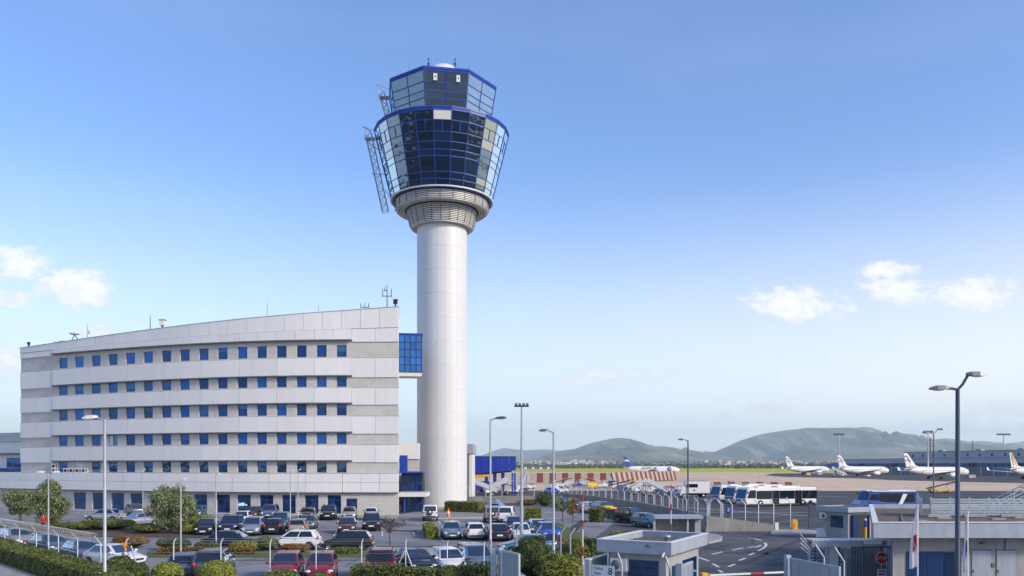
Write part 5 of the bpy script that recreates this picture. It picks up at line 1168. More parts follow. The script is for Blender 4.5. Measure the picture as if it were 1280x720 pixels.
# ------------------------------------------------------------------ fences with bent posts
M['galv'] = mat('galv', (.50, .52, .54), .45, .4, var=.08, vscale=3); M['wire'] = mat('wire', (.34, .36, .38), .5, .5)
def fence(pts, h, label, arm=(-.35, 0), armh=.45, step=2.6, at_px=None, coil=False, z0=None, r=.035, name='security_fence', wires=5, mesh=False):
    """pts: ground polyline; posts every step metres or at given bearings"""
    pts = [Vector((p[0], p[1], 0)) for p in pts]; t = thing(name, pts[0], label, 'fence'); o = pts[0]
    seg = [(a, b) for a, b in zip(pts, pts[1:])]; P = []
    if at_px:
        for px in at_px:
            k = (px - 640) / F
            for a, b in seg:
                den = (b.x - a.x) - k * (b.y - a.y)
                if abs(den) < 1e-6: continue
                s = (k * a.y - a.x) / den
                if -.001 <= s <= 1.001: P.append(a.lerp(b, s)); break
    else:
        for a, b in seg:
            n = max(1, round((b - a).length / step))
            P += [a.lerp(b, i / n) for i in range(n)]
        P.append(pts[-1])
    zf = z0 or (lambda p: 0.0)
    av = Vector((arm[0], arm[1], armh)); tips = []
    pm_ = MB().path([(0, 0, 0), (0, 0, h), av + Vector((0, 0, h))], r, 6).mesh('post')
    for p in P:
        z = zf(p); obj('post', pm_, M['galv'], t, loc=(p.x - o.x, p.y - o.y, z)); tips.append(Vector((p.x - o.x, p.y - o.y, z)))
    for k in range(wires):
        zz = .12 + (h - .17) * k / max(1, wires - 1); obj('wire', MB().path([q + Vector((0, 0, zz)) for q in tips], .011, 4), M['wire'], t)
    for f in (.45, .95): obj('barbed_wire', MB().path([q + Vector((0, 0, h)) + av * f for q in tips], .012, 4), M['wire'], t)
    if mesh:
        cm_ = MB()                       # chain link strands
        for a, b in zip(tips, tips[1:]):
            L = (b - a).length; n = int(L / .45)
            for i in range(n):
                for sgn in (0, 1):
                    u0, u1 = i / n, min(1, (i + 2.5) / n)
                    p, q = a.lerp(b, u0), a.lerp(b, u1)
                    if sgn: p, q = a.lerp(b, 1 - u0), a.lerp(b, 1 - u1)
                    cm_.tube(p + Vector((0, 0, .1)), q + Vector((0, 0, h - .06)), .0045, n=3, cap=False)
        tag(obj('chain_link', cm_, M['wire'], t), kind='stuff')
    if coil:
        c = []; 
        for a, b in zip(tips, tips[1:]):
            L = (b - a).length; n = int(L / .035); d = (b - a).normalized(); s = Vector((-d.y, d.x, 0))
            for i in range(n):
                th = 2 * math.pi * (i * .035) / .34; c.append(a.lerp(b, i / n) + Vector((0, 0, h)) + av * .75 + s * .27 * math.cos(th) + Vector((0, 0, .27 * math.sin(th))))
        obj('razor_coil', MB().path(c, .010, 4), M['galv'], t)
    return t
fA, fB = Vector((-41.5, 63.0, 0)), Vector((-22.0, 44.6, 0))
fence([fA, fB], 1.95, 'security fence with bent posts and razor wire coil behind the long hedge', (-.42, .05), .42, at_px=[-20, 6, 24.5, 45.5, 73, 97, 126], coil=True)
fence([fB, GD(505, 43.8), GD(620, 42)], 2.2, 'security fence with straight posts along the front bushes', (.02, .3), .2, at_px=[157, 217, 276, 337.5, 395, 452, 507, 559, 605], r=.032)
# braces at the corner post
pc = GD(507, 43.8); t = thing('fence_brace', pc, 'pair of white slanting braces at the corner fence post', 'fence brace')
for k, (x, y) in enumerate(((-.85, -.3), (.75, -.35))): obj('strut', MB().tube((0, 0, 1.9), (x, y, 0), .035, n=6), M['galv'], t)
obj('clamp', MB().tube((0, 0, 1.8), (0, 0, 2.0), .06, n=8), M['galv'], t)
fence([GD(640, 52), GD(672, 50), GD(702, 49), GD(726, 47), GD(716, 37.5)], 2.3, 'security fence with bent posts right of the steel gate', (.3, .05), .4, at_px=[646, 671, 701, 713], r=.045)
# ------------------------------------------------------------------ apron boundary wall with double fence
WP = [G(640, 627.5), G(700, 626), G(742, 633.5), G(800, 645), G(840, 654), G(884, 664)]
hw_ = [1.2, 1.4, 1.7, 1.75, 1.7, 1.6]
wt_ = thing('apron_wall', WP[0], 'long grey concrete wall between the car park road and the apron', 'wall')
for i, (a, b) in enumerate(zip(WP[1:], WP[2:])):
    d = (b - a).normalized(); n = Vector((-d.y, d.x, 0)) * .15; k = max(2, round((b - a).length / 6))
    for j in range(k):
        p, q = a.lerp(b, j / k), a.lerp(b, (j + 1) / k); z0, z1 = lerp(hw_[i + 1], hw_[i + 2], j / k), lerp(hw_[i + 1], hw_[i + 2], (j + 1) / k); e = d * .012
        obj('wall_panel', MB().hexa([v for v in (p + e - n, q - e - n, q - e + n, p + e + n)] + [p + e - n + Vector((0, 0, z0)), q - e - n + Vector((0, 0, z1)), q - e + n + Vector((0, 0, z1)), p + e + n + Vector((0, 0, z0))]), M['wall_concrete'], wt_, world=True)
def wz(off):
    def f(p):
        best = 0; bd = 1e9
        for i, (a, b) in enumerate(zip(WP, WP[1:])):
            ab = b - a; s = max(0, min(1, (p - a).dot(ab) / ab.dot(ab))); q = a.lerp(b, s); dd = (q - p).length
            if dd < bd: bd = dd; best = lerp(hw_[i], hw_[i + 1], s)
        return max(0, best + off)
    return f
fence(WP[1:], 1.15, 'front row of bent posts on the grey apron wall leaning right', (.42, -.1), .42, step=3.1, z0=wz(0), mesh=False, wires=4, r=.05)
fence([p + Vector((2.2, 2.6, 0)) for p in WP[1:]], 2.5, 'second row of bent posts behind the apron wall leaning left', (-.42, .1), .42, step=3.4, mesh=False, wires=5, r=.05)
RW = [G(884, 664.3), G(967, 663.8)]
rt_ = thing('ramp_wall', RW[0], 'low concrete wall with sloping top beside the gate road', 'wall')
a, b = RW; d = (b - a).normalized(); n = Vector((-d.y, d.x, 0)) * .2
for j in range(3):
    p, q = a.lerp(b, j / 3), a.lerp(b, (j + 1) / 3); z0, z1 = lerp(1.55, .62, j / 3), lerp(1.55, .62, (j + 1) / 3); e = d * .012
    obj('wall_panel', MB().hexa([p + e - n, q - e - n, q - e + n, p + e + n] + [p + e - n + Vector((0, 0, z0)), q - e - n + Vector((0, 0, z1)), q - e + n + Vector((0, 0, z1)), p + e + n + Vector((0, 0, z0))]), M['wall_concrete'], rt_, world=True)
obj('end_post', MB().box(b + d * .25 + Vector((0, 0, .4)), (.35, .5, .85)), M['offwhite'], rt_, world=True)
fence([RW[0] + Vector((0, .5, 0)), RW[1] + Vector((0, .5, 0)), G(989, 659)], 2.6, 'fence with bent posts behind the sloping ramp wall', (-.38, .1), .5, at_px=[885, 901, 915, 931.5, 948, 967, 988], mesh=False, r=.05)
t = thing('fence_post', G(884, 668), 'single stout fence post with arm leaning right at the wall corner', 'fence post'); obj('post', MB().path([(0, 0, 0), (0, 0, 2.7), (.45, 0, 3.2)], .06, 8), M['galv'], t); obj('concrete_foot', MB().box((0, 0, .35), (.3, .3, .7)), M['concrete'], t)
# low pale wall behind the tower car park
lwall = [G(586, 629.5), G(668, 628.5)]
t = thing('low_wall', lwall[0], 'low pale wall between the tower car park and the apron', 'wall')
for j in range(5):
    p, q = lwall[0].lerp(lwall[1], j / 5), lwall[0].lerp(lwall[1], (j + 1) / 5); c = (p + q) / 2
    obj('wall_panel', MB().box((c.x, c.y, .55), ((q - p).length - .03, .3, 1.1)), M['wall_concrete'], t, world=True); obj('coping', MB().box((c.x, c.y, 1.14), ((q - p).length - .03, .42, .07)), M['kerb'], t, world=True)
fence([lwall[0] + Vector((0, .8, 0)), lwall[1] + Vector((0, .8, 0)), WP[1]], 2.6, 'security fence behind the low pale wall', (-.4, 0), .45, step=3.0, mesh=False, r=.05)
# ------------------------------------------------------------------ signs
def sign_post(p, h, label, parts, r=.035, pole='galv'):
    t = thing('road_sign', p, label, 'road sign'); obj('pole', MB().tube((0, 0, 0), (0, 0, h), r, n=8), M[pole], t); return t
t = sign_post(GD(157, 44.3), 2.25, 'orange warning triangle above a round red ringed sign on a white post', None, .05)
tri = MB().add([(-.2, -.07, 2.2), (.2, -.07, 2.2), (0, -.07, 1.78), (-.2, -.05, 2.2), (.2, -.05, 2.2), (0, -.05, 1.78)], [(0, 2, 1), (3, 4, 5), (0, 1, 4, 3), (1, 2, 5, 4), (2, 0, 3, 5)])
tr = obj('warning_triangle', tri, M['orange'], t); obj('triangle_face', MB().add([(-.12, -.078, 2.16), (.12, -.078, 2.16), (0, -.078, 1.92)], [(0, 2, 1)]), M['yellow'], tr)
rd = obj('round_sign', MB().lathe([(0, -.075), (.19, -.075), (.19, -.05), (0, -.05)], 24, c=(0, 0, 1.54), axis='y'), M['red'], t); obj('sign_face', MB().lathe([(0, -.082), (.145, -.082), (.145, -.07)], 24, c=(0, 0, 1.54), axis='y'), M['white'], rd)
obj('slash', MB().hexa([(-.10, -.09, 1.63), (-.08, -.09, 1.65), (.10, -.09, 1.45), (.08, -.09, 1.43), (-.10, -.083, 1.63), (-.08, -.083, 1.65), (.10, -.083, 1.45), (.08, -.083, 1.43)]), M['black'], rd)
t = thing('fence_brace', GD(164, 44.5), 'white slanting brace beside the orange warning sign', 'fence brace'); obj('strut', MB().tube((0, 0, 2.0), (1.0, -.9, 0), .04, n=6), M['galv'], t); obj('foot', MB().box((1.0, -.9, .05), (.2, .2, .12)), M['concrete'], t)
t = sign_post(GD(691, 53.6), 2.5, 'dark blue board sign on the lamp post beside the bushes', None, .05); obj('board', MB().box((-.1, -.08, 1.65), (.75, .04, .42)), mat('board_blue', (.015, .03, .06), .5), t)
t = sign_post(G(910, 663), 2.2, 'small blue round arrow sign before the ramp wall', None, .04, 'dark_pole'); rd = obj('round_sign', MB().lathe([(0, -.07), (.3, -.07), (.3, -.05), (0, -.05)], 20, c=(0, 0, 2.0), axis='y'), M['blue_paint'], t); obj('arrow', MB().box((0, -.078, 2.0), (.07, .01, .34)).box((0, -.078, 2.12), (.16, .01, .07)), M['white'], rd)
def traffic_cone(p, label, s=1.0):
    t = thing('traffic_cone', p, label, 'traffic cone'); obj('base', MB().box((0, 0, .03), (.42 * s, .42 * s, .05)), M['orange'], t); cn = obj('cone', MB().lathe([(.17 * s, .05), (.03 * s, .75 * s), (0, .76 * s)], 14), M['orange'], t); obj('band', MB().lathe([(.125 * s, .32 * s), (.085 * s, .5 * s)], 14), M['white'], cn)
traffic_cone(G(560.5, 648) + Vector((0, 0, .12)), 'orange traffic cone on the forecourt by the tower', 1.5)
# raised striped barrier poles
def striped(px, d, z0, h, label, r=.05, tilt=0):
    t = thing('barrier_pole', GD(px, d), label, 'barrier'); obj('post_box', MB().box((.15, 0, z0 / 2 + .1), (.34, .3, z0 + .2)), M['yellow'] if 'yellow' in label else M['galv'], t)
    n = 8
    for k in range(n): obj('stripe', MB().tube((0, -.2, z0 + h * k / n), (0, -.2, z0 + h * (k + 1) / n - .002), r, n=8), M['red'] if k % 3 == 1 else M['white'], t)
striped(728, 45, .9, 4.0, 'raised red and white barrier pole beside the gate house', .038); striped(838, 62, .9, 4.1, 'raised red and white barrier pole at the gate shelter', .04)
# waste bins along the wall
M['bin_green'] = mat('bin_green', (.03, .10, .07), .6, var=.2)
for i, (px, py, lid) in enumerate(((759, 646.5, 'yellow'), (766, 649, 'yellow'), (773, 651.5, 'red'))):
    t = thing('waste_container', G(px, py), ['leftmost green waste container with yellow lid by the apron wall', 'middle green waste container with yellow lid by the apron wall', 'green waste container with red lid by the apron wall'][i], 'waste bin', 'waste containers by the apron wall', rz=R(30))
    obj('bin', MB().hexa([(-.5, -.4, .15), (.5, -.4, .15), (.5, .4, .15), (-.5, .4, .15), (-.65, -.55, 1.2), (.65, -.55, 1.2), (.65, .55, 1.2), (-.65, .55, 1.2)]), M['bin_green'], t)
    obj('lid', MB().hexa([(-.68, -.58, 1.2), (.68, -.58, 1.2), (.68, .58, 1.2), (-.68, .58, 1.2), (-.6, -.3, 1.42), (.6, -.3, 1.42), (.6, .58, 1.42), (-.6, .58, 1.42)]), M[lid], t)
    for x in (-.42, .42):
        for y in (-.3, .3): obj('caster', MB().tube((x, y - .04, .08), (x, y + .04, .08), .08, n=8), M['rubber'], t)
# motorbike at the entrance
t = thing('motorbike', G(512, 640.5) + Vector((0, 0, .12)), 'dark motorbike parked in front of the entrance glass', 'motorbike', rz=R(12))
for x in (-.65, .65):
    w = obj('wheel', MB().lathe([(.2, -.06), (.31, -.06), (.33, 0), (.31, .06), (.2, .06), (.2, -.06)], 16, c=(x, 0, .33), axis='y'), M['rubber'], t); obj('rim', MB().lathe([(0, -.03), (.2, -.04), (.2, .04), (0, .03)], 12, c=(x, 0, .33), axis='y'), M['rim'], w)
obj('frame', MB().path([(-.65, 0, .35), (-.2, 0, .55), (.35, 0, .8), (.65, 0, .33)], .05, 6).box((0, 0, .5), (.5, .28, .35)), M['trim'], t); obj('tank', MB().ell((.2, 0, .85), (.32, .17, .16)), PAINT['grey'], t); obj('seat', MB().ell((-.35, 0, .84), (.42, .15, .09)), M['black'], t); obj('handlebar', MB().path([(.42, -.36, 1.08), (.5, 0, 1.0), (.42, .36, 1.08)], .02, 5), M['steel'], t); obj('windshield', MB().ell((.58, 0, 1.0), (.08, .18, .22)), M['white'], t); obj('side_stand', MB().tube((-.1, .1, .35), (-.15, .3, 0), .02, n=5), M['steel'], t)
# ------------------------------------------------------------------ gate house, guard booth, right-hand building
M['render_wall'] = mat('render_wall', (.34, .34, .34), .8, var=.2, vscale=1.6, stretch=(1, 1, .4), bump=.06, bscale=30); M['fascia'] = mat('fascia', (.33, .37, .43), .5, var=.14, vscale=2.2, stretch=(1, 1, .3)); M['gate_steel'] = mat('gate_steel', (.34, .40, .46), .5, .35, var=.12, vscale=2)  # render_wall and fascia darkened to carry shade that the sun here doesn't give
def text(s, size, m, parent, loc, rot, name='lettering', ext=.006, align='LEFT'):
    cu = bpy.data.curves.new(name, 'FONT'); cu.body = s; cu.size = size; cu.extrude = ext; cu.align_x = align
    o = bpy.data.objects.new(name, cu); col.objects.link(o); dg = bpy.context.evaluated_depsgraph_get(); dg.update()
    me = bpy.data.meshes.new_from_object(o.evaluated_get(dg)); bpy.data.objects.remove(o)
    t = obj(name, me, m, parent, loc=loc); t.data.materials.clear(); t.data.materials.append(m); t.rotation_euler = rot; return t
# gate house: parallelogram roof
FL = Vector((3.74, 35.3, 0)); u = Vector((.868, -.497, 0)); v = Vector((.497, .868, 0)); w, dp = 3.4, 5.4
t = thing('gate_house', FL, 'pale gate house with flat gravel roof and white parapet near the bottom', 'gate house', rz=math.atan2(u.y, u.x))
inset = .35
obj('wall', MB().box((w / 2, dp / 2, 1.32), (w - 2 * inset, dp - 2 * inset, 2.64)), M['render_wall'], t)
obj('roof_gravel', MB().box((w / 2, dp / 2, 2.86), (w - .2, dp - .2, .12)), M['gravel'], t); obj('soffit', MB().box((w / 2, dp / 2, 2.70), (w - .05, dp - .05, .06)), M['fascia'], t)
for (c, dm_) in (((w / 2, .09, 2.95), (w, .18, .52)), ((w / 2, dp - .09, 2.95), (w, .18, .52)), ((.09, dp / 2, 2.95), (.18, dp - .37, .52)), ((w - .09, dp / 2, 2.95), (.18, dp - .37, .52))):
    pp_ = obj('parapet', MB().box(c, dm_), M['fascia'], t); obj('coping', MB().box((c[0], c[1], 3.225), (dm_[0] + (.04 if dm_[0] > .2 else .06), dm_[1] + (.04 if dm_[1] < .2 else -.005), .03)), M['white'], pp_)
rr = random.Random(2)
for k in range(16):
    x, y = (rr.uniform(.3, w - .3), .32) if k % 3 == 0 else ((.36, rr.uniform(.4, dp - .4)) if k % 3 == 1 else (rr.uniform(.3, w - .3), dp - .36)); obj('roof_stone', MB().box((x, y, 2.95), (.09, .08, .06), rr.uniform(0, 3)), M['ledge'], t)
obj('gutter_pipe', MB().tube((.42, inset - .06, 0), (.42, inset - .06, 2.66), .045, n=6), M['offwhite'], t); obj('cable', MB().path([(w * .30 + .3, inset - .03, 2.1), (w * .30 + .45, inset - .03, 1.2), (w * .30 + .45, inset - .03, .3)], .018, 5), M['ledge'], t)
obj('roof_vent', MB().lathe([(.12, 2.9), (.12, 3.12), (.2, 3.14), (.16, 3.24), (0, 3.28)], 12, c=(w * .62, dp * .6, 0)), M['steel'], t); obj('security_camera', MB().tube((w - .3, -.02, 2.78), (w - .3, -.3, 2.62), .04, n=8), M['offwhite'], t)
obj('roof_lamp', MB().ell((w * .70, -.03, 3.05), (.14, .05, .05)), M['ledge'], t)
wn = obj('window', MB().box((w * .60, inset - .02, 1.75), (1.38, .08, 1.25)), M['frame_win'], t)
for x in (-.34, .34): 
    for k in range(7): obj('blind_slat', MB().box((w * .60 + x, inset - .065, 1.25 + k * .16), (.60, .012, .11)), M['ground_glass'], wn)
ac = obj('air_conditioner', MB().box((w * .30, inset - .2, 2.15), (.75, .35, .55)), M['offwhite'], t); obj('fan', MB().lathe([(0, -.01), (.21, -.01), (.21, .03)], 16, c=(w * .30 - .12, inset - .38, 2.15), axis='y'), M['ledge'], ac)
obj('door', MB().box((w - inset + .02, 1.6, 1.05), (.06, .95, 2.1)), M['frame_win'], t)
wg = obj('side_window', MB().box((w - inset + .02, 3.6, 1.6), (.06, 2.0, 1.2)), M['ground_glass'], t)
obj('annex_wall', MB().box((-.35, .95, 1.05), (.2, 2.4, 2.5)), M['gate_steel'], t); obj('annex_cap', MB().box((-.35, .95, 2.33), (.26, 2.5, .06)), M['white'], t)
# gate sign
FLs = Vector((3.45, 34.2, 0)); ts = thing('gate_sign', FLs, 'white rectangular sign reading gate 8 in front of the gate house', 'sign', rz=math.atan2(u.y, u.x))
for x in (.1, .9): obj('post', MB().tube((x, .03, 0), (x, .03, 2.1), .03, n=6), M['galv'], ts)
bd_ = obj('board', MB().box((.5, -.02, 2.0), (1.02, .03, .46)), M['white'], ts); obj('border', MB().box((.5, -.015, 2.0), (1.06, .02, .50)), M['ledge'], bd_)
text('Πύλη', .17, M['black'], bd_, (.06, -.04, 2.04), (R(90), 0, 0)); text('Gate', .17, M['black'], bd_, (.06, -.04, 1.84), (R(90), 0, 0)); text('8', .42, M['black'], bd_, (.72, -.04, 1.86), (R(90), 0, 0))
# bent posts in front of the gate house
for px, d in ((777.5, 31.6), (837, 30.6)):
    q = thing('fence_post', GD(px, d), ('left' if px < 800 else 'right') + ' bent post in front of the gate house wall', 'fence post'); obj('post', MB().path([(0, 0, 0), (0, 0, 2.55), (-.16, -.02, 2.98)], .04, 8), M['galv'], q); obj('cap', MB().ell((-.16, -.02, 2.99), (.05, .05, .04), 8, 5), M['galv'], q)
# steel gates
def gate(a, b, h, label, frame='galv', post=True, infill='gate_steel', ribs=8):
    d = (b - a); d.z = 0; L = d.length; t = thing('steel_gate', a, label, 'gate', rz=math.atan2(d.y, d.x))
    for (c, s) in (((L / 2, 0, h - .04), (L, .09, .09)), ((L / 2, 0, .12), (L, .09, .09)), ((.045, 0, h / 2 + .04), (.09, .088, h - .24)), ((L - .045, 0, h / 2 + .04), (.09, .088, h - .24))): obj('frame_bar', MB().box(c, s), M[frame], t)
    for k in range(ribs):
        x0, x1 = .1 + (L - .2) * k / ribs, .1 + (L - .2) * (k + 1) / ribs; obj('sheet_panel', MB().box(((x0 + x1) / 2, .012 * (k % 2), h / 2 + .04), (x1 - x0 - .008, .03, h - .26)), M[infill], t)
    if post: obj('gate_post', MB().box((-.2, 0, h / 2 + .05), (.2, .22, h + .1)), M['gate_steel'], t)
    return t
gate(GD(628, 38.2), GD(648, 36.4) + Vector((.05, 0, 0)), 2.45, 'steel gate leaf in the bottom middle standing ajar', ribs=4)
gate(GD(851, 29.8), GD(865, 31.2), 2.75, 'small steel gate leaf right of the gate house', ribs=3); gate(GD(988, 34), GD(1050, 31.0), 2.55, 'blue grey sliding gate leaf at the bottom right of the road', ribs=6, frame='gate_steel')
t = thing('gate_pillar', GD(623, 38.6), 'pair of pale steel gate pillars left of the ajar gate leaf', 'gate pillar'); obj('pillar', MB().box((-.25, 0, 1.22), (.26, .26, 2.44)), M['gate_steel'], t); obj('slim_pillar', MB().box((.12, 0, 1.22), (.12, .14, 2.44)), M['galv'], t)
# barriers
def boom(a, b, label, z=1.0):
    d = b - a; L = d.length; t = thing('barrier_boom', a, label, 'barrier', rz=math.atan2(d.y, d.x)); obj('motor_box', MB().box((-.1, 0, .55), (.34, .34, 1.1)), M['yellow'], t)
    n = max(3, int(L / .7))
    for k in range(n): obj('boom_section', MB().box((.1 + (L - .1) * (k + .5) / n, -.2, z), ((L - .1) / n - .003, .06, .09)), M['red'] if k % 6 == 3 else M['white'], t)
boom(GD(652, 39), GD(716, 36), 'lowered barrier boom with yellow box right of the ajar gate'); 
q = boom(GD(882, 40), GD(1001, 41.5), 'long white barrier boom across the road at the bottom')
# guard booth B
FC = Vector((28.8, 68.5, 0)); ub = Vector((.902, .431, 0)); t = thing('guard_booth', FC, 'small pale guard booth with flat roof and open doorway beside the road', 'guard booth', rz=math.atan2(ub.y, ub.x))
obj('wall', MB().box((1.7, 1.7, 1.2), (2.8, 2.8, 2.4)), M['render_wall'], t); obj('roof_gravel', MB().box((1.7, 1.75, 2.72), (3.3, 3.4, .08)), M['gravel'], t)
for (c, s) in (((1.7, .06, 2.62), (3.5, .14, .44)), ((1.7, 3.45, 2.62), (3.5, .14, .44)), ((.06, 1.75, 2.62), (.14, 3.24, .44)), ((3.38, 1.75, 2.62), (.14, 3.24, .44))): obj('fascia', MB().box(c, s), M['fascia'], t)
wn = obj('window', MB().box((.29, 1.5, 1.55), (.06, 1.35, 1.05)), M['frame_win'], t); obj('pane', MB().box((.255, 1.16, 1.55), (.03, .58, .9)), M['ground_glass'], wn); obj('pane', MB().box((.255, 1.84, 1.55), (.03, .58, .9)), M['ground_glass'], wn)
dw = obj('doorway', MB().box((1.65, .285, 1.1), (1.8, .06, 2.2)), M['black'], t); obj('door_leaf', MB().box((2.72, .22, 1.1), (.12, .14, 2.15)), M['frame_win'], dw); obj('door_leaf', MB().box((.68, .16, 1.1), (.1, .3, 2.15)), M['frame_win'], dw); obj('pane', MB().box((1.1, .25, 1.2), (.7, .02, 1.8)), M['ground_glass'], dw)
ac = obj('air_conditioner', MB().box((.12, 2.8, 2.0), (.32, .7, .5)), M['offwhite'], t); obj('fan', MB().lathe([(0, -.02), (.18, -.02), (.18, .02)], 14, c=(-.05, 2.7, 2.0), axis='x'), M['ledge'], ac)
t = thing('bollard', FC + Vector((1.5, .1, 0)), 'slim yellow and blue post standing in the guard booth doorway', 'bollard'); obj('lower', MB().tube((0, 0, 0), (0, 0, 1.15), .11, n=10), M['yellow'], t); obj('upper', MB().tube((0, 0, 1.152), (0, 0, 1.7), .10, n=10), M['blue_paint'], t); obj('cap', MB().ell((0, 0, 1.78), (.12, .12, .12)), M['offwhite'], t)
t = thing('barrier_box', G(993, 663.5), 'yellow barrier cabinet on the island beside the ramp wall', 'barrier'); obj('cabinet', MB().box((0, 0, .5), (.5, .45, 1.0)), M['yellow'], t); obj('cap', MB().box((0, 0, 1.05), (.42, .36, .12)), M['yellow'], t); obj('hatch', MB().box((-.1, -.23, .5), (.2, .02, .6)), M['orange'], t)
kerbed('traffic_island', [tuple(G(*q)[:2]) for q in ((965, 668.5), (1018, 669), (1024, 664.5), (985, 662.5), (968, 664.5))], .12, 'concrete')
t = thing('loudspeaker_post', G(1011, 661), 'dark post with floodlight cluster left of the guard booth roof', 'light post'); obj('pole', MB().tube((0, 0, 0), (0, 0, 2.75), .05, n=8), M['dark_pole'], t)
for x, z in ((-.35, 2.6), (.15, 2.75), (.55, 2.55)): obj('lamp', MB().ell((x, -.1, z), (.24, .2, .16)), M['dark_pole'], t)
obj('bar', MB().tube((-.5, 0, 2.6), (.8, 0, 2.6), .03, n=6), M['dark_pole'], t)
t = thing('white_cabinet', G(1027, 672.5), 'tilted white board beside the guard booth', 'board'); obj('board', MB().hexa([(-.45, -.1, .1), (.5, -.1, .1), (.5, .1, .1), (-.45, .1, .1), (-.32, .2, .85), (.42, .2, .85), (.42, .3, .85), (-.32, .3, .85)]), M['white'], t); obj('leg', MB().box((-.3, .1, .08), (.06, .3, .16)).box((.3, .1, .08), (.06, .3, .16)), M['ledge'], t)
# turnstile canopy
D = 44.0; x0, x1 = XP(1010, D), XP(1103, D); t = thing('turnstile_gate', ((x0 + x1) / 2, D, 0), 'steel turnstile gate with slatted canopy beside the right building', 'turnstile'); wx_ = x1 - x0
obj('canopy_beam', MB().box((0, -.55, 2.2), (wx_, .1, .30)), M['gate_steel'], t); obj('canopy_beam', MB().box((0, .6, 2.2), (wx_, .1, .30)), M['gate_steel'], t)
for k in range(24): obj('canopy_slat', MB().box((-wx_ / 2 + wx_ * (k + .5) / 24, .02, 2.39), (.08, 1.3, .06)), M['white'], t)
for k in range(5): obj('post', MB().box((-wx_ / 2 + .06 + (wx_ - .12) * k / 4, 0, 1.03), (.10, .10, 2.06)), M['gate_steel'], t)
obj('cabinet', MB().box((-wx_ / 2 + wx_ * .33, .1, 1.02), (.5, .6, 2.02)), M['gate_steel'], t)
for cx in (-wx_ / 2 + wx_ * .12, -wx_ / 2 + wx_ * .44):
    ro = obj('rotor', MB().tube((cx, .2, 0.02), (cx, .2, 2.05), .06, n=8), M['dark_pole'], t)
    for k in range(9):
        for a in (0.3, 2.4, 4.5): obj('rotor_bar', MB().tube((cx, .2, .3 + k * .19), (cx + math.cos(a) * .5, .2 + math.sin(a) * .5, .3 + k * .19), .025, n=5), M['steel'], ro)
for k in range(22): obj('bar', MB().tube((-wx_ / 2 + wx_ * (.56 + .43 * k / 21), -.2, .05), (-wx_ / 2 + wx_ * (.56 + .43 * k / 21), -.2, 2.05), .022, n=5), M['dark_pole'], t)
obj('rail', MB().box((wx_ * .28, -.2, .1), (wx_ * .44, .05, .06)), M['dark_pole'], t); obj('rail', MB().box((wx_ * .28, -.2, 1.98), (wx_ * .44, .05, .06)), M['dark_pole'], t)
for k in range(4): obj('outrigger', MB().path([(-wx_ / 2 - .02 - .12 * k, -.3 - .35 * k, 2.05 - .12 * k), (-wx_ / 2 - .55 - .1 * k, -.3 - .3 * k, 2.75 - .22 * k)], .025, 5), M['galv'], t)
# stop sign on the bars
t = thing('stop_sign', (XP(1101, D - .3), D - .36, 0), 'red octagonal stop sign on the bars of the turnstile gate', 'sign'); obj('pole', MB().tube((0, 0, 0), (0, 0, 1.75), .03, n=6), M['galv'], t)
oc = obj('octagon', MB().lathe([(0, -.06), (.36, -.06), (.36, -.035), (0, -.035)], 8, c=(0, 0, 1.42), smooth=False, ph=R(22.5), axis='y'), M['white'], t); obj('red_face', MB().lathe([(0, -.072), (.325, -.072), (.325, -.058)], 8, c=(0, 0, 1.42), smooth=False, ph=R(22.5), axis='y'), M['red'], oc)
text('STOP', .23, M['white'], oc, (0, -.076, 1.34), (R(90), 0, 0), align='CENTER')
bd_ = obj('notice', MB().box((.05, -.05, .62), (.58, .03, .38)), M['white'], t)
for z_, ws_ in ((.70, (.12, .16, .1)), (.55, (.2, .14))):
    x_ = -.17
    for w_ in ws_: obj('printed_word', MB().box((x_ + w_ / 2, -.07, z_), (w_ - .03, .012, .075)), M['black'], bd_); x_ += w_ + .02
t = thing('gate_fence', (XP(1104, D), D + .2, 0), 'dark barred fence between the turnstile and the right building', 'fence')
for k in range(8): obj('bar', MB().tube((.1 + k * .11, 0, 0), (.1 + k * .11, 0, 2.05), .02, n=5), M['dark_pole'], t)
obj('rail', MB().box((.5, 0, 1.95), (1.0, .05, .05)), M['dark_pole'], t)
for px, d in ((1030, 37.5), (1055, 36)):
    q = thing('fence_post', GD(px, d), ('left' if px < 1040 else 'right') + ' of two bent posts before the turnstile gate', 'fence post'); obj('post', MB().path([(0, 0, 0), (0, 0, 2.15), (-.40, 0, 2.75)], .038, 7), M['galv'], q); obj('cap', MB().ell((-.40, 0, 2.76), (.05, .05, .05), 8, 5), M['galv'], q)
# right-hand building with long roof
A = Vector((XP(1092, 40), 40, 0)); Bv = Vector((.40, .917, 0)); t = thing('access_building', A, 'long low building with flat roof and blue window at lower right', 'building')
Wd = 16; Dp = 20
def pr(x, y): p = Vector((x, 0, 0)) + Bv * y; return (p.x, p.y)
wall_ = [pr(1.0, 1.2), pr(Wd, 1.2), pr(Wd, Dp - .5), pr(1.0, Dp - .5)]
obj('wall', MB().prism(wall_, 0, 2.86), M['render_wall'], t); obj('roof_deck', MB().prism([pr(.2, .2), pr(Wd, .2), pr(Wd, Dp), pr(.2, Dp)], 2.9, 3.32), M['gravel'], t)
fa = obj('fascia', MB().prism([pr(0, 0), pr(Wd, 0), pr(Wd, .2), pr(0, .2)], 2.84, 3.6), M['fascia'], t); obj('coping', MB().prism([pr(-.05, -.05), pr(Wd, -.05), pr(Wd, .25), pr(-.05, .25)], 3.602, 3.64), M['white'], fa)
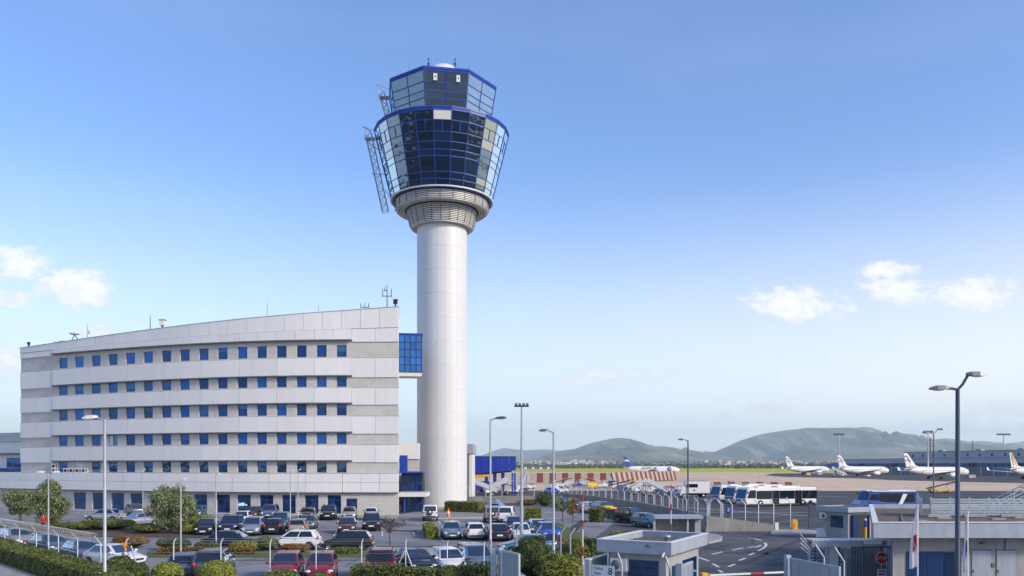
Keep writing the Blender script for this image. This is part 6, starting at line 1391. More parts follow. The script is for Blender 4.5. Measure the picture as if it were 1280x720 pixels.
fa = obj('fascia', MB().prism([pr(0, .205), pr(.2, .205), pr(.2, Dp), pr(0, Dp)], 2.84, 3.6), M['fascia'], t); obj('coping', MB().prism([pr(-.05, .255), pr(.25, .255), pr(.25, Dp), pr(-.05, Dp)], 3.602, 3.64), M['white'], fa)
obj('fascia', MB().prism([pr(0, Dp), pr(Wd, Dp), pr(Wd, Dp + .2), pr(0, Dp + .2)], 2.84, 3.62), M['fascia'], t); obj('soffit', MB().prism([pr(.02, .22), pr(Wd, .22), pr(Wd, 1.3), pr(.02, 1.3)], 2.83, 2.87), M['fascia'], t)
yf = 1.2 * Bv.y
wn = obj('window', MB().box((XP(1167, 41.1) - A.x, yf - .02, 1.05), (2.8, .08, 2.0)), M['frame_win'], t)
for k in range(3): obj('pane', MB().box((XP(1167, 41.1) - A.x - .9 + .9 * k, yf - .07, 1.05), (.8, .03, 1.85)), M['ground_glass'], wn)
obj('side_window', MB().box((1.0 + .5 * .4 + .45, yf + .9, 1.35), (.06, .5, 1.6), -R(23.6)), M['blue_paint'], t)
for px in (1226, 1257):
    x = XP(px, 41.1) - A.x; dd = obj('door', MB().box((x, yf - .02, 1.05), (.95, .06, 2.1)), M['fascia'], t); obj('handle', MB().box((x - .38, yf - .08, 1.05), (.05, .05, .14)), M['steel'], dd); obj('door_frame', MB().box((x, yf - .012, 2.13), (1.07, .05, .06)), M['ledge'], dd)
obj('wall_lamp', MB().ell((XP(1227, 41.1) - A.x, yf - .06, 2.5), (.14, .08, .07)), M['ledge'], t); obj('intercom', MB().box((XP(1241.5, 41.1) - A.x, yf - .03, 1.35), (.2, .05, .2)), M['ledge'], t); obj('wall_conduit', MB().tube((XP(1256, 41.1) - A.x, yf - .04, 2.15), (XP(1256, 41.1) - A.x, yf - .04, 2.83), .03, n=5), M['ledge'], t)
obj('gate_band', MB().box((.55, yf + .2, 2.5), (.9, .06, .2)), M['fascia'], t)
rr = random.Random(9)
for k in range(14):
    x, y = rr.uniform(2.5, Wd - 1), rr.uniform(1.5, 9); p = pr(x, y); obj('roof_paver', MB().box((p[0], p[1], 3.36), (.8, .4, .09)), M['concrete'], t)
obj('roof_conduit', MB().tube((*pr(1.6, 3), 3.36), (*pr(1.9, 11), 3.36), .05, n=6), M['ledge'], t)
# plant screen and steel roof frame on the roof
ps = thing('plant_screen', A + Vector((*pr(3.2, 9.5), 3.32)), 'grey louvred plant screen on the roof of the right building', 'roof screen')
for k in range(7): obj('louvre', MB().box((5.2, 0, .16 + k * .15), (9.6, .1, .10)), M['gate_steel'], ps)
for k in range(7): obj('louvre', MB().box((.05 + .5, 1.6, .16 + k * .15), (.1, 3.4, .10), -R(23)), M['gate_steel'], ps)
for k in range(9): obj('post', MB().box((.45 + k * 1.18, .07, .6), (.08, .08, 1.2)), M['steel'], ps)
for k in range(5): obj('frame_foot', MB().box((.6 + k * 2.2, -.5, .12), (1.3, .25, .14)), M['concrete'], ps)
sf = thing('roof_steel_frame', A + Vector((*pr(7.0, 12.5), 3.32)), 'sloping steel roof frame rising at the right edge', 'steel frame')
for k in range(6): obj('rail', MB().tube((k * .5, 0, .25), (5.2, 0, .25 + (5.2 - k * .5) * .50), .045, n=5), M['steel'], sf); obj('rail', MB().tube((k * .5 + .4, 1.3, .25), (5.2, 1.3, .25 + (4.8 - k * .5) * .50), .045, n=5), M['steel'], sf)
for k in range(6): obj('column', MB().tube((.3 + k * .95, 0, 0), (.3 + k * .95, 0, .25 + (.3 + k * .95) * .5), .05, n=6), M['galv'], sf); obj('cross_bar', MB().tube((.6 + k * .9, 0, .45 + k * .42), (.7 + k * .9, 1.3, .45 + k * .42), .035, n=5), M['steel'], sf)
for k in range(3): obj('rear_column', MB().tube((1.2 + k * 1.6, 1.3, 0), (1.2 + k * 1.6, 1.3, .65 + k * .8), .05, n=6), M['galv'], sf)
# flags
def flag(px, d, zb, label, cols, h=2.5, w=.28):
    t = thing('flag', GD(px, d), label, 'flag'); obj('pole', MB().tube((0, 0, 0), (0, 0, zb), .035, n=8), M['white'], t); obj('finial', MB().ell((0, 0, zb + .04), (.06, .06, .06), 8, 5), M['white'], t)
    vs = []; nu, nv2 = 8, 14
    for j in range(nv2 + 1):
        f = j / nv2; ww = w * (.25 + .75 * math.sin(min(1, f * 1.15) * 1.6))
        for i in range(nu + 1): g_ = i / nu; vs.append((-.04 - ww * g_, -.07 * math.sin(g_ * 9 + f * 2), zb - .15 - f * h - .12 * g_))
    n = nu + 1
    cl = obj('cloth', MB().add(vs, [(j * n + i, j * n + i + 1, (j + 1) * n + i + 1, (j + 1) * n + i) for j in range(nv2) for i in range(nu)], True), cols[0], t)
    s_ = vs; q = []
    for j in range(6, 10):
        for i in range(1, 6): q.append((i, j))
    vv = [(v_[0], v_[1] - .012, v_[2]) for v_ in vs]
    pick = [(j * n + i, j * n + i + 1, (j + 1) * n + i + 1, (j + 1) * n + i) for i, j in q if (i + j) % 5 != 0]
    used = sorted({k for f in pick for k in f}); ix = {k: a for a, k in enumerate(used)}
    obj('emblem', MB().add([vv[k] for k in used], [tuple(ix[k] for k in f) for f in pick], True), cols[1], cl)
FW = mat('flag_white', (.74, .73, .76), .8); FR_ = mat('flag_red', (.5, .02, .03), .8); FB = mat('flag_blue', (.10, .16, .34), .8)
flag(1147, 36, 4.62, 'white flag with red emblem hanging on a white pole', (FW, FR_), 2.55, .30); flag(1209.5, 37, 4.25, 'furled white and blue flag hanging right of the tall lamp post', (FW, FB), 2.5, .14)
# shelter beside the road
t = thing('gate_shelter', Vector((XP(840, 68), 68, 0)), 'small flat roofed shelter with pale fascia beside the apron wall', 'shelter')
obj('roof', MB().box((.4, 0, 2.1), (4.1, 1.8, .28)), M['fascia'], t); obj('wall', MB().box((2.1, .2, .98), (.5, 1.3, 1.96)), M['render_wall'], t); obj('back_wall', MB().box((.3, .8, .98), (3.6, .12, 1.96)), M['concrete'], t)
for x in (-1.6, 1.2): obj('column', MB().box((x, -.6, .98), (.14, .14, 1.96)), M['galv'], t)
obj('bench', MB().box((.1, .4, .45), (2.0, .4, .06)), M['ledge'], t)
# ------------------------------------------------------------------ terminal on the right
TA, TB = Vector((XP(1058, 600), 600, 0)), Vector((XP(1400, 405), 405, 0))
d = (TB - TA).normalized(); L = (TB - TA).length; t = thing('terminal_building', TA, 'long grey terminal building with blue glazing behind the airliners', 'building', rz=math.atan2(d.y, d.x))
M['term_grey'] = mat('term_grey', (.36, .38, .41), .6, var=.06, vscale=.1); M['term_blue'] = glass_mat('term_blue', (.01, .04, .22), (.4, .6, 1.0), .06, rnd=.3, fr=.4)
obj('lower_storey', MB().box((L / 2, 20, 2.6), (L, 40, 5.2)), mat('term_dark', (.13, .15, .18), .6), t); obj('mid_storey', MB().box((L / 2, 20.6, 6.4), (L, 39, 2.4)), M['dark_core'], t)
nb = 44
gpm = MB().box((0, 0, 6.4), (L / nb - .5, .3, 2.3)).mesh('glazing_bay')
for k in range(nb): 
    if k % 7 == 3: continue
    obj('glazing_bay', gpm, M['term_blue'], t, loc=(L * (k + .5) / nb, .9, 0))
cm2 = MB().box((0, 0, 2.6), (1.0, .8, 5.2)).mesh('column')
for k in range(0, nb, 2): obj('column', cm2, M['term_grey'], t, loc=(L * k / nb, -.2, 0))
obj('fascia', MB().box((L / 2, 19, 9.2), (L + 1, 42, 3.3)), M['term_grey'], t)
L2 = 52; obj('upper_storey', MB().box((L2 + (L - L2) / 2, 24, 12.9), (L - L2, 38, 4.2)), M['term_grey'], t); obj('upper_coping', MB().box((L2 + (L - L2) / 2, 24, 15.1), (L - L2 + .8, 38.8, .35)), M['ledge'], t)
obj('band_line', MB().box((L / 2, -2.1, 10.75), (L + 1, .3, .25)), M['ledge'], t)
swm = MB().box((0, 0, 0), (1.6, .3, 1.7)).mesh('small_window')
for k in range(16): obj('small_window', swm, M['frame_win'], t, loc=(L2 + 8 + (L - L2 - 16) * k / 15, 4.9, 12.6))
for k in range(7): obj('roof_unit', MB().box((L2 + 20 + k * 30, 18, 15.9), (4, 3, 1.3)), M['term_grey'], t)
obj('blue_wing', MB().box((-12, 6, 5.6), (24, 10, 4.2)), M['blue_paint'], t); obj('wing_leg', MB().box((-20, 6, 1.75), (1.2, 1.2, 3.5)), M['blue_paint'], t); obj('wing_leg', MB().box((-6, 6, 1.75), (1.2, 1.2, 3.5)), M['blue_paint'], t)
for i, (x, h) in enumerate(((70, 9), (92, 11), (104, 6.5))):
    mm_ = thing('roof_mast', TA + d * x + Vector((-d.y, d.x, 0)) * 10 + Vector((0, 0, 15.0)), ['left dark mast with crossbars on the terminal roof', 'tall dark mast with crossbars on the terminal roof', 'thin mast right of the tall one on the terminal roof'][i], 'mast')
    obj('pole', MB().tube((0, 0, 0), (0, 0, h), .45 if i < 2 else .25, n=8), M['ledge'], mm_)
    for k in range(3): obj('crossbar', MB().box((0, 0, h * (.45 + .22 * k)), (2.6 if i < 2 else 1, .4, .35)), M['ledge'], mm_)
# ------------------------------------------------------------------ airliners
M['fuse_white'] = mat('fuse_white', (.76, .75, .73), .35, coat=.3); M['wing_grey'] = mat('wing_grey', (.42, .44, .47), .4, .2); M['tail_brown'] = mat('tail_brown', (.16, .11, .12), .6); M['tail_gold'] = mat('tail_gold', (.55, .36, .12), .5); M['tail_navy'] = mat('tail_navy', (.01, .06, .30), .4)
def airliner(p, ang, label, livery='gull', name='airliner'):
    t = thing(name, p, label, 'airliner', 'airliners on the apron', rz=R(ang)); Z = 3.55; r = 1.98
    prof = [(0, 18.7), (.55, 18.45), (1.05, 17.9), (1.5, 16.9), (1.83, 15.4), (r, 13.2), (r, -6), (1.9, -9), (1.62, -12), (1.15, -15), (.62, -17.6), (.25, -18.7), (0, -18.8)]
    vs = []; n = 24
    for (q, x) in prof:
        up = 0 if x > -6 else (.055 * (-6 - x) * 1.25); dn = 0 if x < 13 else -.10 * (x - 13) * .8
        for i in range(n): a = 2 * math.pi * i / n; vs.append((x, q * math.cos(a), Z + up + dn + q * 1.03 * math.sin(a)))
    obj('fuselage', MB().add(vs, [(k * n + i, (k + 1) * n + i, (k + 1) * n + (i + 1) % n, k * n + (i + 1) % n) for k in range(len(prof) - 1) for i in range(n)], True), M['fuse_white'], t)
    def foil(root, tip, th0, th1):   # each (x_lead, x_trail, y, z)
        vs_ = []
        for (xl, xt, y, z), th in ((root, th0), (tip, th1)): c = xl - xt; vs_ += [(xl, y, z), (xl - c * .3, y, z + th), (xt, y, z), (xl - c * .3, y, z - th * .7)]
        return MB().add(vs_, [(0, 1, 2, 3), (7, 6, 5, 4)] + [(i, 4 + i, 4 + (i + 1) % 4, (i + 1) % 4) for i in range(4)])
    for s in (-1, 1):
        wg = obj('wing', foil((4.6, -3.4, s * 1.5, 2.55), (-4.2, -6.0, s * 17.0, 3.9), .45, .12), M['wing_grey'], t); obj('winglet', MB().hexa([(-4.3, s * 17, 3.85), (-6.0, s * 17, 3.85), (-6.0, s * 17.12, 3.85), (-4.3, s * 17.12, 3.85), (-5.3, s * 17.3, 5.4), (-6.2, s * 17.3, 5.4), (-6.2, s * 17.38, 5.4), (-5.3, s * 17.38, 5.4)]), M['fuse_white'], wg)
        obj('tailplane', foil((-14.6, -17.8, s * .5, 4.75), (-17.4, -18.8, s * 6.2, 5.2), .2, .08), M['wing_grey'], t)
        en_ = obj('engine', MB().lathe([(.55, 5.0), (.95, 5.5), (1.12, 5.3), (1.18, 4.3), (1.08, 2.6), (.8, 1.5), (.45, 1.0), (0, .9)], 18, c=(0, s * 5.75, 1.75), axis='x'), M['fuse_white'], t); obj('engine_inlet', MB().lathe([(0, 5.15), (.9, 5.3)], 18, c=(0, s * 5.75, 1.75), axis='x'), M['dark_core'], en_); obj('pylon', MB().box((1.8, s * 5.75, 2.85), (3.2, .35, .6)), M['wing_grey'], en_)
        g_ = obj('main_gear', MB().tube((-1.4, s * 3.6, .5), (-1.4, s * 3.3, 2.5), .16, n=8), M['steel'], t)
        for o in (-.35, .35): obj('tyre', MB().lathe([(0, -.18), (.58, -.18), (.58, .18), (0, .18)], 14, c=(-1.4, s * 3.6 + o, .58), axis='y'), M['rubber'], g_)
    ng = obj('nose_gear', MB().tube((12.2, 0, .3), (12.2, 0, 2.2), .1, n=8), M['steel'], t)
    for o in (-.25, .25): obj('tyre', MB().lathe([(0, -.12), (.4, -.12), (.4, .12), (0, .12)], 12, c=(12.2, o, .4), axis='y'), M['rubber'], ng)
    def fp_(u, v_): # fin plane coordinates: u 0..1 chord from leading edge, v 0..1 height
        xl, xt = lerp(-11.6, -17.2, v_), lerp(-17.6, -19.2, v_); return lerp(xl, xt, u), lerp(5.4, 11.8, v_)
    fin = MB(); v8 = []
    for v_, th in ((0, .22), (1, .1)):
        for u_ in (0, .3, 1, .3): x, z = fp_(u_, v_); v8.append((x, {0: 0, .3: th, 1: 0}[u_] * (1 if len(v8) % 4 == 1 else -1), z))
    fn_ = obj('fin', MB().add(v8, [(3, 2, 1, 0), (4, 5, 6, 7)] + [(i, (i + 1) % 4, 4 + (i + 1) % 4, 4 + i) for i in range(4)]), M['tail_navy'] if livery == 'navy' else M['fuse_white'], t)
    obj('dorsal_fin', MB().hexa([(-8.6, -.1, 5.35), (-12.2, -.15, 5.35), (-12.2, .15, 5.35), (-8.6, .1, 5.35), (-11.9, -.05, 6.0), (-12.4, -.1, 6.2), (-12.4, .1, 6.2), (-11.9, .05, 6.0)]), M['tail_navy'] if livery == 'navy' else M['fuse_white'], fn_)
    def stroke(pts, w, m, nm):
        for s in (-1, 1):
            mb = MB()
            for (a, b) in zip(pts, pts[1:]):
                (x0, z0), (x1, z1) = fp_(*a), fp_(*b); mb.hexa([(x0, s * .28, z0 - w), (x1, s * .28, z1 - w), (x1, s * .28, z1 + w), (x0, s * .28, z0 + w), (x0, s * .2, z0 - w), (x1, s * .2, z1 - w), (x1, s * .2, z1 + w), (x0, s * .2, z0 + w)])
            obj(nm, mb, m, fn_)
    if livery == 'gull':
        stroke([(1.0, .74), (.72, .80), (.5, .76), (.42, .66), (.38, .56)], .2, M['tail_brown'], 'tail_emblem'); stroke([(.95, .45), (.72, .53), (.5, .50), (.3, .44)], .22, M['tail_brown'], 'tail_emblem'); stroke([(.52, .50), (.5, .34), (.6, .18), (.66, .08)], .24, M['tail_brown'], 'tail_emblem'); stroke([(.9, .02), (.5, .05), (.2, .02)], .13, M['tail_brown'], 'tail_emblem')
    if livery == 'gold':
        stroke([(.3, .95), (.35, .6), (.3, .1)], .7, M['tail_gold'], 'tail_emblem'); stroke([(.7, .9), (.72, .5), (.7, .1)], .5, M['tail_gold'], 'tail_emblem')
    if livery == 'navy':
        stroke([(.2, .55), (.5, .62), (.95, .60)], .5, M['fuse_white'], 'tail_emblem')
    wm = MB().box((0, 0, 0), (.24, .06, .36)).mesh('cabin_window')
    for s in (-1, 1):
        for k in range(30): o = obj('cabin_window', wm, M['frame_win'], t, loc=(-8.6 + k * .72, s * 1.965, Z + .42))
        for x in (14.2, -9.4): obj('cabin_door', MB().box((x, s * 1.93, Z + .05), (.85, .06, 1.8)), M['offwhite'], t)
    obj('cockpit_window', MB().hexa([(16.2, -1.45, 4.2), (17.5, -.75, 3.85), (17.5, .75, 3.85), (16.2, 1.45, 4.2), (15.9, -1.15, 4.75), (16.9, -.6, 4.4), (16.9, .6, 4.4), (15.9, 1.15, 4.75)]), M['frame_win'], t)
    return t
def tail_at(px, d, ang): return Vector((XP(px, d) + 18.5 * math.cos(R(ang)), d + 18.5 * math.sin(R(ang)), 0))
airliner(tail_at(983, 515, 25), 25, 'white airliner with gull tail emblem, leftmost of the parked three'); airliner(tail_at(1048, 445, 22), 22, 'white airliner with gull tail emblem, middle of the parked three'); airliner(tail_at(1131, 362, 18), 18, 'white airliner with gull tail emblem nearest the dark lamp post')
airliner(tail_at(1263, 355, 30), 30, 'airliner with golden tail cut off by the right edge', 'gold')
eg = airliner(Vector((XP(815, 520), 520, 0)), 8, 'taxiing airliner with dark blue tail beyond the striped blast fence', 'navy')
for s in (-1,): text('EGYPTAIR', 2.3, M['frame_win'], eg, (-7.5, -2.02, 3.55), (R(90), 0, 0), ext=.03)
obj('roundel', MB().lathe([(0, -2.04), (1.45, -2.02), (1.45, -1.9)], 20, c=(11.0, 0, 3.7), axis='y'), M['tail_navy'], eg); obj('roundel_face', MB().lathe([(.35, -2.07), (.8, -2.06), (.8, -2.0)], 20, c=(11.0, 0, 3.7), axis='y'), M['wing_grey'], eg)
# ------------------------------------------------------------------ apron buses
def bus(p, ang, label, glass='bus_glass', L=13.2, H=2.95, W=2.9, stripe=False, grp='apron buses'):
    t = thing('apron_bus', p, label, 'bus', grp, rz=R(ang)); h = L / 2
    prof = [(-h, .35), (h - .25, .35), (h, .9), (h - .05, 1.25), (h - .42, H - .25), (h - .65, H), (-h + .15, H), (-h, H - .2)]
    n = len(prof); vs = [(x, -W / 2, z) for x, z in prof] + [(x, W / 2, z) for x, z in prof]
    bm = bmesh.new(); V = [bm.verts.new(v) for v in vs]; bm.faces.new(V[:n]); bm.faces.new(V[n:][::-1])
    for i in range(n): bm.faces.new([V[i], V[n + i], V[n + (i + 1) % n], V[(i + 1) % n]])
    bmesh.ops.recalc_face_normals(bm, faces=bm.faces); bmesh.ops.bevel(bm, geom=[e for e in bm.edges if abs(e.verts[0].co.y - e.verts[1].co.y) < .01], offset=.1, segments=2, affect='EDGES')
    me = bpy.data.meshes.new('bus_body'); bm.to_mesh(me); bm.free(); obj('body', me, M['tail_navy'] if stripe else M['fuse_white'], t)
    if stripe: obj('roof_panel', MB().box((-.4, 0, H + .03), (L - 1.2, W - .1, .14)), M['fuse_white'], t); obj('rear_panel', MB().box((-h - .02, 0, 1.5), (.06, W - .1, H - 1.0)), M['fuse_white'], t)
    ws = MB().hexa([(h + .02, -W / 2 + .15, 1.3), (h + .02, W / 2 - .15, 1.3), (h - .36, W / 2 - .25, H - .3), (h - .36, -W / 2 + .25, H - .3), (h - .1, -W / 2 + .15, 1.3), (h - .1, W / 2 - .15, 1.3), (h - .5, W / 2 - .25, H - .3), (h - .5, -W / 2 + .25, H - .3)]); obj('windscreen', ws, M[glass], t)
    for s in (-1, 1):
        y = s * (W / 2 + .012)
        obj('cab_window', MB().hexa([(h - .3, y, 1.3), (h - 1.9, y, 1.3), (h - 1.9, y, H - .4), (h - .8, y, H - .4), (h - .3, y - s * .05, 1.3), (h - 1.9, y - s * .05, 1.3), (h - 1.9, y - s * .05, H - .4), (h - .8, y - s * .05, H - .4)]), M['car_glass'], t)
        x = h - 2.0; k = 0
        while x > -h + .8:
            w_ = 1.35 if k % 3 else 1.5
            if k % 3 == 2 and not stripe: 
                dr_ = obj('door', MB().box((x - w_ / 2, y, 1.45), (w_ - .1, .04, H - .9)), M['car_glass'], t); obj('door_post', MB().box((x - w_ / 2, y + s * .02, 1.45), (.06, .03, H - .9)), M['trim'], dr_)
            else: obj('window', MB().box((x - w_ / 2, y, 1.8 if not stripe else 1.65), (w_ - .03, .04, H - (1.65 if not stripe else 1.3))), M['car_glass'], t)
            x -= w_; k += 1
        for x in (h - 2.7, -h + 2.6):
            w_ = obj('wheel', MB().lathe([(0, -.14), (.5, -.14), (.5, .14), (0, .14)], 18, c=(x, s * (W / 2 - .1), .5), axis='y'), M['rubber'], t); obj('rim', MB().lathe([(0, s * .15), (.27, s * .15), (.27, s * .1)], 12, c=(x, s * (W / 2 - .1), .5), axis='y'), M['rim'], w_)
        obj('headlight', MB().ell((h - .03, s * (W / 2 - .45), .85), (.06, .22, .12)), M['head_lens'], t); obj('tail_light', MB().box((-h - .01, s * (W / 2 - .25), .9), (.04, .18, .4)), M['tail_lens'], t)
        obj('mirror', MB().box((h - .3, s * (W / 2 + .22), 2.2), (.1, .2, .4)), M['trim'], t)
        if stripe:
            obj('blue_panel', MB().box((h - 1.2, y + s * .03, .9), (1.9, .03, .7)), M['blue_paint'], t); obj('white_slash', MB().hexa([(-h + 3.2, y + s * .03, .5), (-h + 2.6, y + s * .03, .5), (-h + 1.7, y + s * .03, H - .4), (-h + 2.4, y + s * .03, H - .4), (-h + 3.2, y, .5), (-h + 2.6, y, .5), (-h + 1.7, y, H - .4), (-h + 2.4, y, H - .4)]), M['fuse_white'], t)
    obj('skirt', MB().box((0, 0, .3), (L - 1.0, W - .1, .2)), M['trim'], t); obj('roof_unit', MB().box((-1.5, 0, H + .09), (3.5, 1.8, .18)), M['offwhite'], t); obj('roof_unit', MB().box((3.0, 0, H + .07), (1.4, 1.2, .14)), M['offwhite'], t); obj('front_stripe', MB().box((h + .005, 0, 1.02), (.06, W - .5, .26)), M['blue_paint'], t); obj('number_plate', MB().box((h - .0, 0, .6), (.3, .6, .14)), M['plate'], t)
    return t
def bus_at(px, py, ang, L=13.2):   # px, py: ground under the front bumper
    p = G(px, py); return Vector((p.x - math.cos(R(ang)) * L / 2, p.y - math.sin(R(ang)) * L / 2, 0))
bus(bus_at(925, 633, 198), 198, 'white apron bus with blue windscreen, nearest and fully visible of three'); bus(bus_at(911, 629.8, 198), 198, 'white apron bus with blue windscreen, middle of three in a row'); bus(bus_at(893, 627.6, 198), 198, 'white apron bus with blue windscreen, farthest of three in a row')
bus(Vector((XP(1109, 119), 119, 0)), 188, 'dark glazed blue fronted coach behind the guard booth roof', 'bus_glass', L=8.2, H=2.6, W=2.5, stripe=True)
# pushback tug
t = thing('aircraft_tug', Vector((XP(1091, 108), 108, 0)), 'low blue aircraft tug in front of the coach', 'tug', rz=R(185))
obj('body', MB().hexa([(-2.8, -1.2, .45), (2.8, -1.2, .45), (2.8, 1.2, .45), (-2.8, 1.2, .45), (-2.7, -1.15, 1.35), (2.5, -1.15, 1.2), (2.5, 1.15, 1.2), (-2.7, 1.15, 1.35)]), M['blue_paint'], t); obj('cab', MB().hexa([(1.1, -1.0, 1.2), (2.5, -1.0, 1.2), (2.5, 1.0, 1.2), (1.1, 1.0, 1.2), (1.2, -.9, 1.75), (2.1, -.9, 1.75), (2.1, .9, 1.75), (1.2, .9, 1.75)]), M['car_glass'], t); obj('hood', MB().box((-.8, 0, 1.36), (2.6, 1.8, .14)), M['tail_navy'], t)
for x in (-1.8, 1.7):
    for s in (-1, 1): w_ = obj('wheel', MB().lathe([(0, -.2), (.55, -.2), (.55, .2), (0, .2)], 16, c=(x, s * 1.1, .55), axis='y'), M['rubber'], t); obj('rim', MB().lathe([(0, s * .21), (.28, s * .21), (.28, s * .1)], 12, c=(x, s * 1.1, .55), axis='y'), M['rim'], w_)
# ------------------------------------------------------------------ striped blast fences
M['blast_red'] = mat('blast_red', (.22, .05, .04), .7, var=.15); M['blast_white'] = mat('blast_white', (.42, .37, .31), .7, var=.12)
def blast_fence(a, b, h, label, w, red_every=2, lean=.9, redw=None):
    d = b - a; L = d.length; d.normalize(); t = thing('blast_fence', a, label, 'blast fence', rz=math.atan2(d.y, d.x)); n = max(2, round(L / w))
    def pm(ww):
        mb = MB(); k = 5
        mb.hexa([(-ww / 2, 0, .25), (ww / 2, 0, .25), (ww / 2, .12, .25), (-ww / 2, .12, .25), (-ww / 2, lean, h), (ww / 2, lean, h), (ww / 2, lean + .12, h), (-ww / 2, lean + .12, h)]); return mb.mesh('panel')
    me = pm(L / n - .06); rb_ = MB().hexa([(-.08, .12, 0), (.08, .12, 0), (.08, 1.9, 0), (-.08, 1.9, 0), (-.08, lean + .1, h * .97), (.08, lean + .1, h * .97), (.08, lean + .25, h * .97), (-.08, lean + .25, h * .97)]).mesh('strut')
    for k in range(n):
        o = obj('panel', me, M['blast_white'], t, loc=(L * (k + .5) / n, 0, 0))
        if k % red_every == 1: o.material_slots[0].link = 'OBJECT'; o.material_slots[0].material = M['blast_red']
        obj('strut', rb_, M['ledge'], t, loc=(L * k / n, 0, 0))
        for q in range(3): obj('rib', MB().hexa([(L * (k + .25 * (q + 1)) / n - .04, -.06, .3), (L * (k + .25 * (q + 1)) / n + .04, -.06, .3), (L * (k + .25 * (q + 1)) / n + .04, 0, .3), (L * (k + .25 * (q + 1)) / n - .04, 0, .3), (L * (k + .25 * (q + 1)) / n - .04, lean - .06, h), (L * (k + .25 * (q + 1)) / n + .04, lean - .06, h), (L * (k + .25 * (q + 1)) / n + .04, lean, h), (L * (k + .25 * (q + 1)) / n - .04, lean, h)]), M['blast_red'] if k % red_every == 1 else M['blast_white'], t)
blast_fence(GD(663, 282), GD(766, 280), 3.6, 'left striped red and white blast fence seen square on', 2.2); blast_fence(GD(768, 280), GD(846, 335), 3.9, 'middle striped blast fence running away to the right', 2.3)
blast_fence(GD(884, 212), GD(1000, 212), 1.95, 'low striped red and pale blast fence behind the apron buses', 1.85)
# ------------------------------------------------------------------ apron vehicles and equipment
def wheels4(t, xs, y, r, w=.2):
    for x in xs:
        for s in (-1, 1): w_ = obj('wheel', MB().lathe([(0, -w / 2), (r, -w / 2), (r, w / 2), (0, w / 2)], 14, c=(x, s * y, r), axis='y'), M['rubber'], t); obj('rim', MB().lathe([(0, s * (w / 2 + .01)), (r * .55, s * (w / 2 + .01)), (r * .55, s * w * .3)], 10, c=(x, s * y, r), axis='y'), M['rim'], w_)
t = thing('box_truck', Vector((XP(867, 158), 158, 0)), 'white box truck with dark side windows on the apron', 'truck', rz=R(183))
obj('box', MB().box((-.6, 0, 2.1), (4.6, 2.4, 2.3)), M['fuse_white'], t); cb = obj('cab', MB().hexa([(1.75, -1.1, .5), (3.0, -1.1, .5), (3.0, 1.1, .5), (1.75, 1.1, .5), (1.75, -1.05, 2.3), (2.55, -1.0, 2.3), (2.55, 1.0, 2.3), (1.75, 1.05, 2.3)]), M['white'], t); obj('windscreen', MB().hexa([(2.85, -.95, 1.35), (2.85, .95, 1.35), (2.62, .9, 2.15), (2.62, -.9, 2.15), (2.75, -.95, 1.35), (2.75, .95, 1.35), (2.5, .9, 2.15), (2.5, -.9, 2.15)]), M['car_glass'], cb)
for s in (-1, 1): obj('side_window', MB().box((.6, s * 1.21, 2.4), (2.2, .04, .7)), M['car_glass'], t); obj('vent', MB().box((.2, s * 1.21, 1.5), (.3, .04, .25)), M['black'], t)
obj('chassis', MB().box((.3, 0, .7), (5.6, 1.4, .3)), M['trim'], t); wheels4(t, (-1.6, 2.2), 1.0, .45, .3); obj('roof_rail', MB().box((-.6, -1.0, 3.3), (4.2, .06, .08)), M['ledge'], t); obj('roof_rail', MB().box((-.6, 1.0, 3.3), (4.2, .06, .08)), M['ledge'], t)
def stairs_truck(p, ang, label, h=3.4, L=5.2, blue=False):
    t = thing('passenger_stairs', p, label, 'passenger stairs', 'apron ground equipment', rz=R(ang)); obj('chassis', MB().box((0, 0, .6), (L, 1.7, .35)), M['trim'], t); wheels4(t, (-L * .32, L * .32), .8, .35)
    n = 12
    for k in range(n): obj('step', MB().box((-L / 2 + L * .85 * (k + .5) / n, 0, .9 + (h - .9) * (k + .5) / n), (L * .85 / n * 1.1, 1.3, .07)), M['steel'], t)
    for s in (-1, 1): obj('side_panel', MB().hexa([(-L / 2, s * .70, .8), (L * .35, s * .70, h), (L * .5, s * .70, h), (L * .5, s * .70, h + .95), (-L / 2, s * .76, .8), (L * .35, s * .76, h), (L * .5, s * .76, h), (L * .5, s * .76, h + .95)]) if False else MB().hexa([(-L / 2, s * .70, .75), (L * .36, s * .70, h - .1), (L * .36, s * .70, h + .9), (-L / 2, s * .70, 1.65), (-L / 2, s * .76, .75), (L * .36, s * .76, h - .1), (L * .36, s * .76, h + .9), (-L / 2, s * .76, 1.65)]), M['wing_grey'], t)
    obj('platform', MB().box((L * .46, 0, h), (L * .25, 1.5, .1)), M['steel'], t); obj('platform_post', MB().box((L * .4, .6, h / 2 + .3), (.15, .15, h - .6)), M['steel'], t); obj('platform_post', MB().box((L * .4, -.6, h / 2 + .3), (.15, .15, h - .6)), M['steel'], t); obj('cab', MB().box((-L * .2, 0, 1.05), (1.2, 1.5, .6)), M['blue_paint'] if blue else M['white'], t)
    return t
st_ = stairs_truck(Vector((XP(818, 168), 168, 0)), 200, 'passenger stairs truck with white side panels left of the box truck', 2.9, 5.6, True)
text('AEA', .8, M['frame_win'], st_, (-1.6, .79, 1.65), (R(90), R(27), R(180)), ext=.01)
stairs_truck(Vector((XP(797, 176), 176, 0)), 30, 'passenger stairs truck with pale cab behind the first one', 2.6, 4.6); stairs_truck(Vector((XP(1049, 425), 425, 0)), 200, 'passenger stairs at the tail of the middle airliner', 4.0, 9)
stairs_truck(GD(652, 190), 70, 'white passenger stairs beside the blue bridge legs', 4.6, 5); stairs_truck(GD(622, 172), 20, 'steel passenger stairs under the blue boarding bridge', 3.0, 6); stairs_truck(GD(603, 165), 200, 'pale passenger stairs at the far left under the boarding bridge', 2.8, 6)
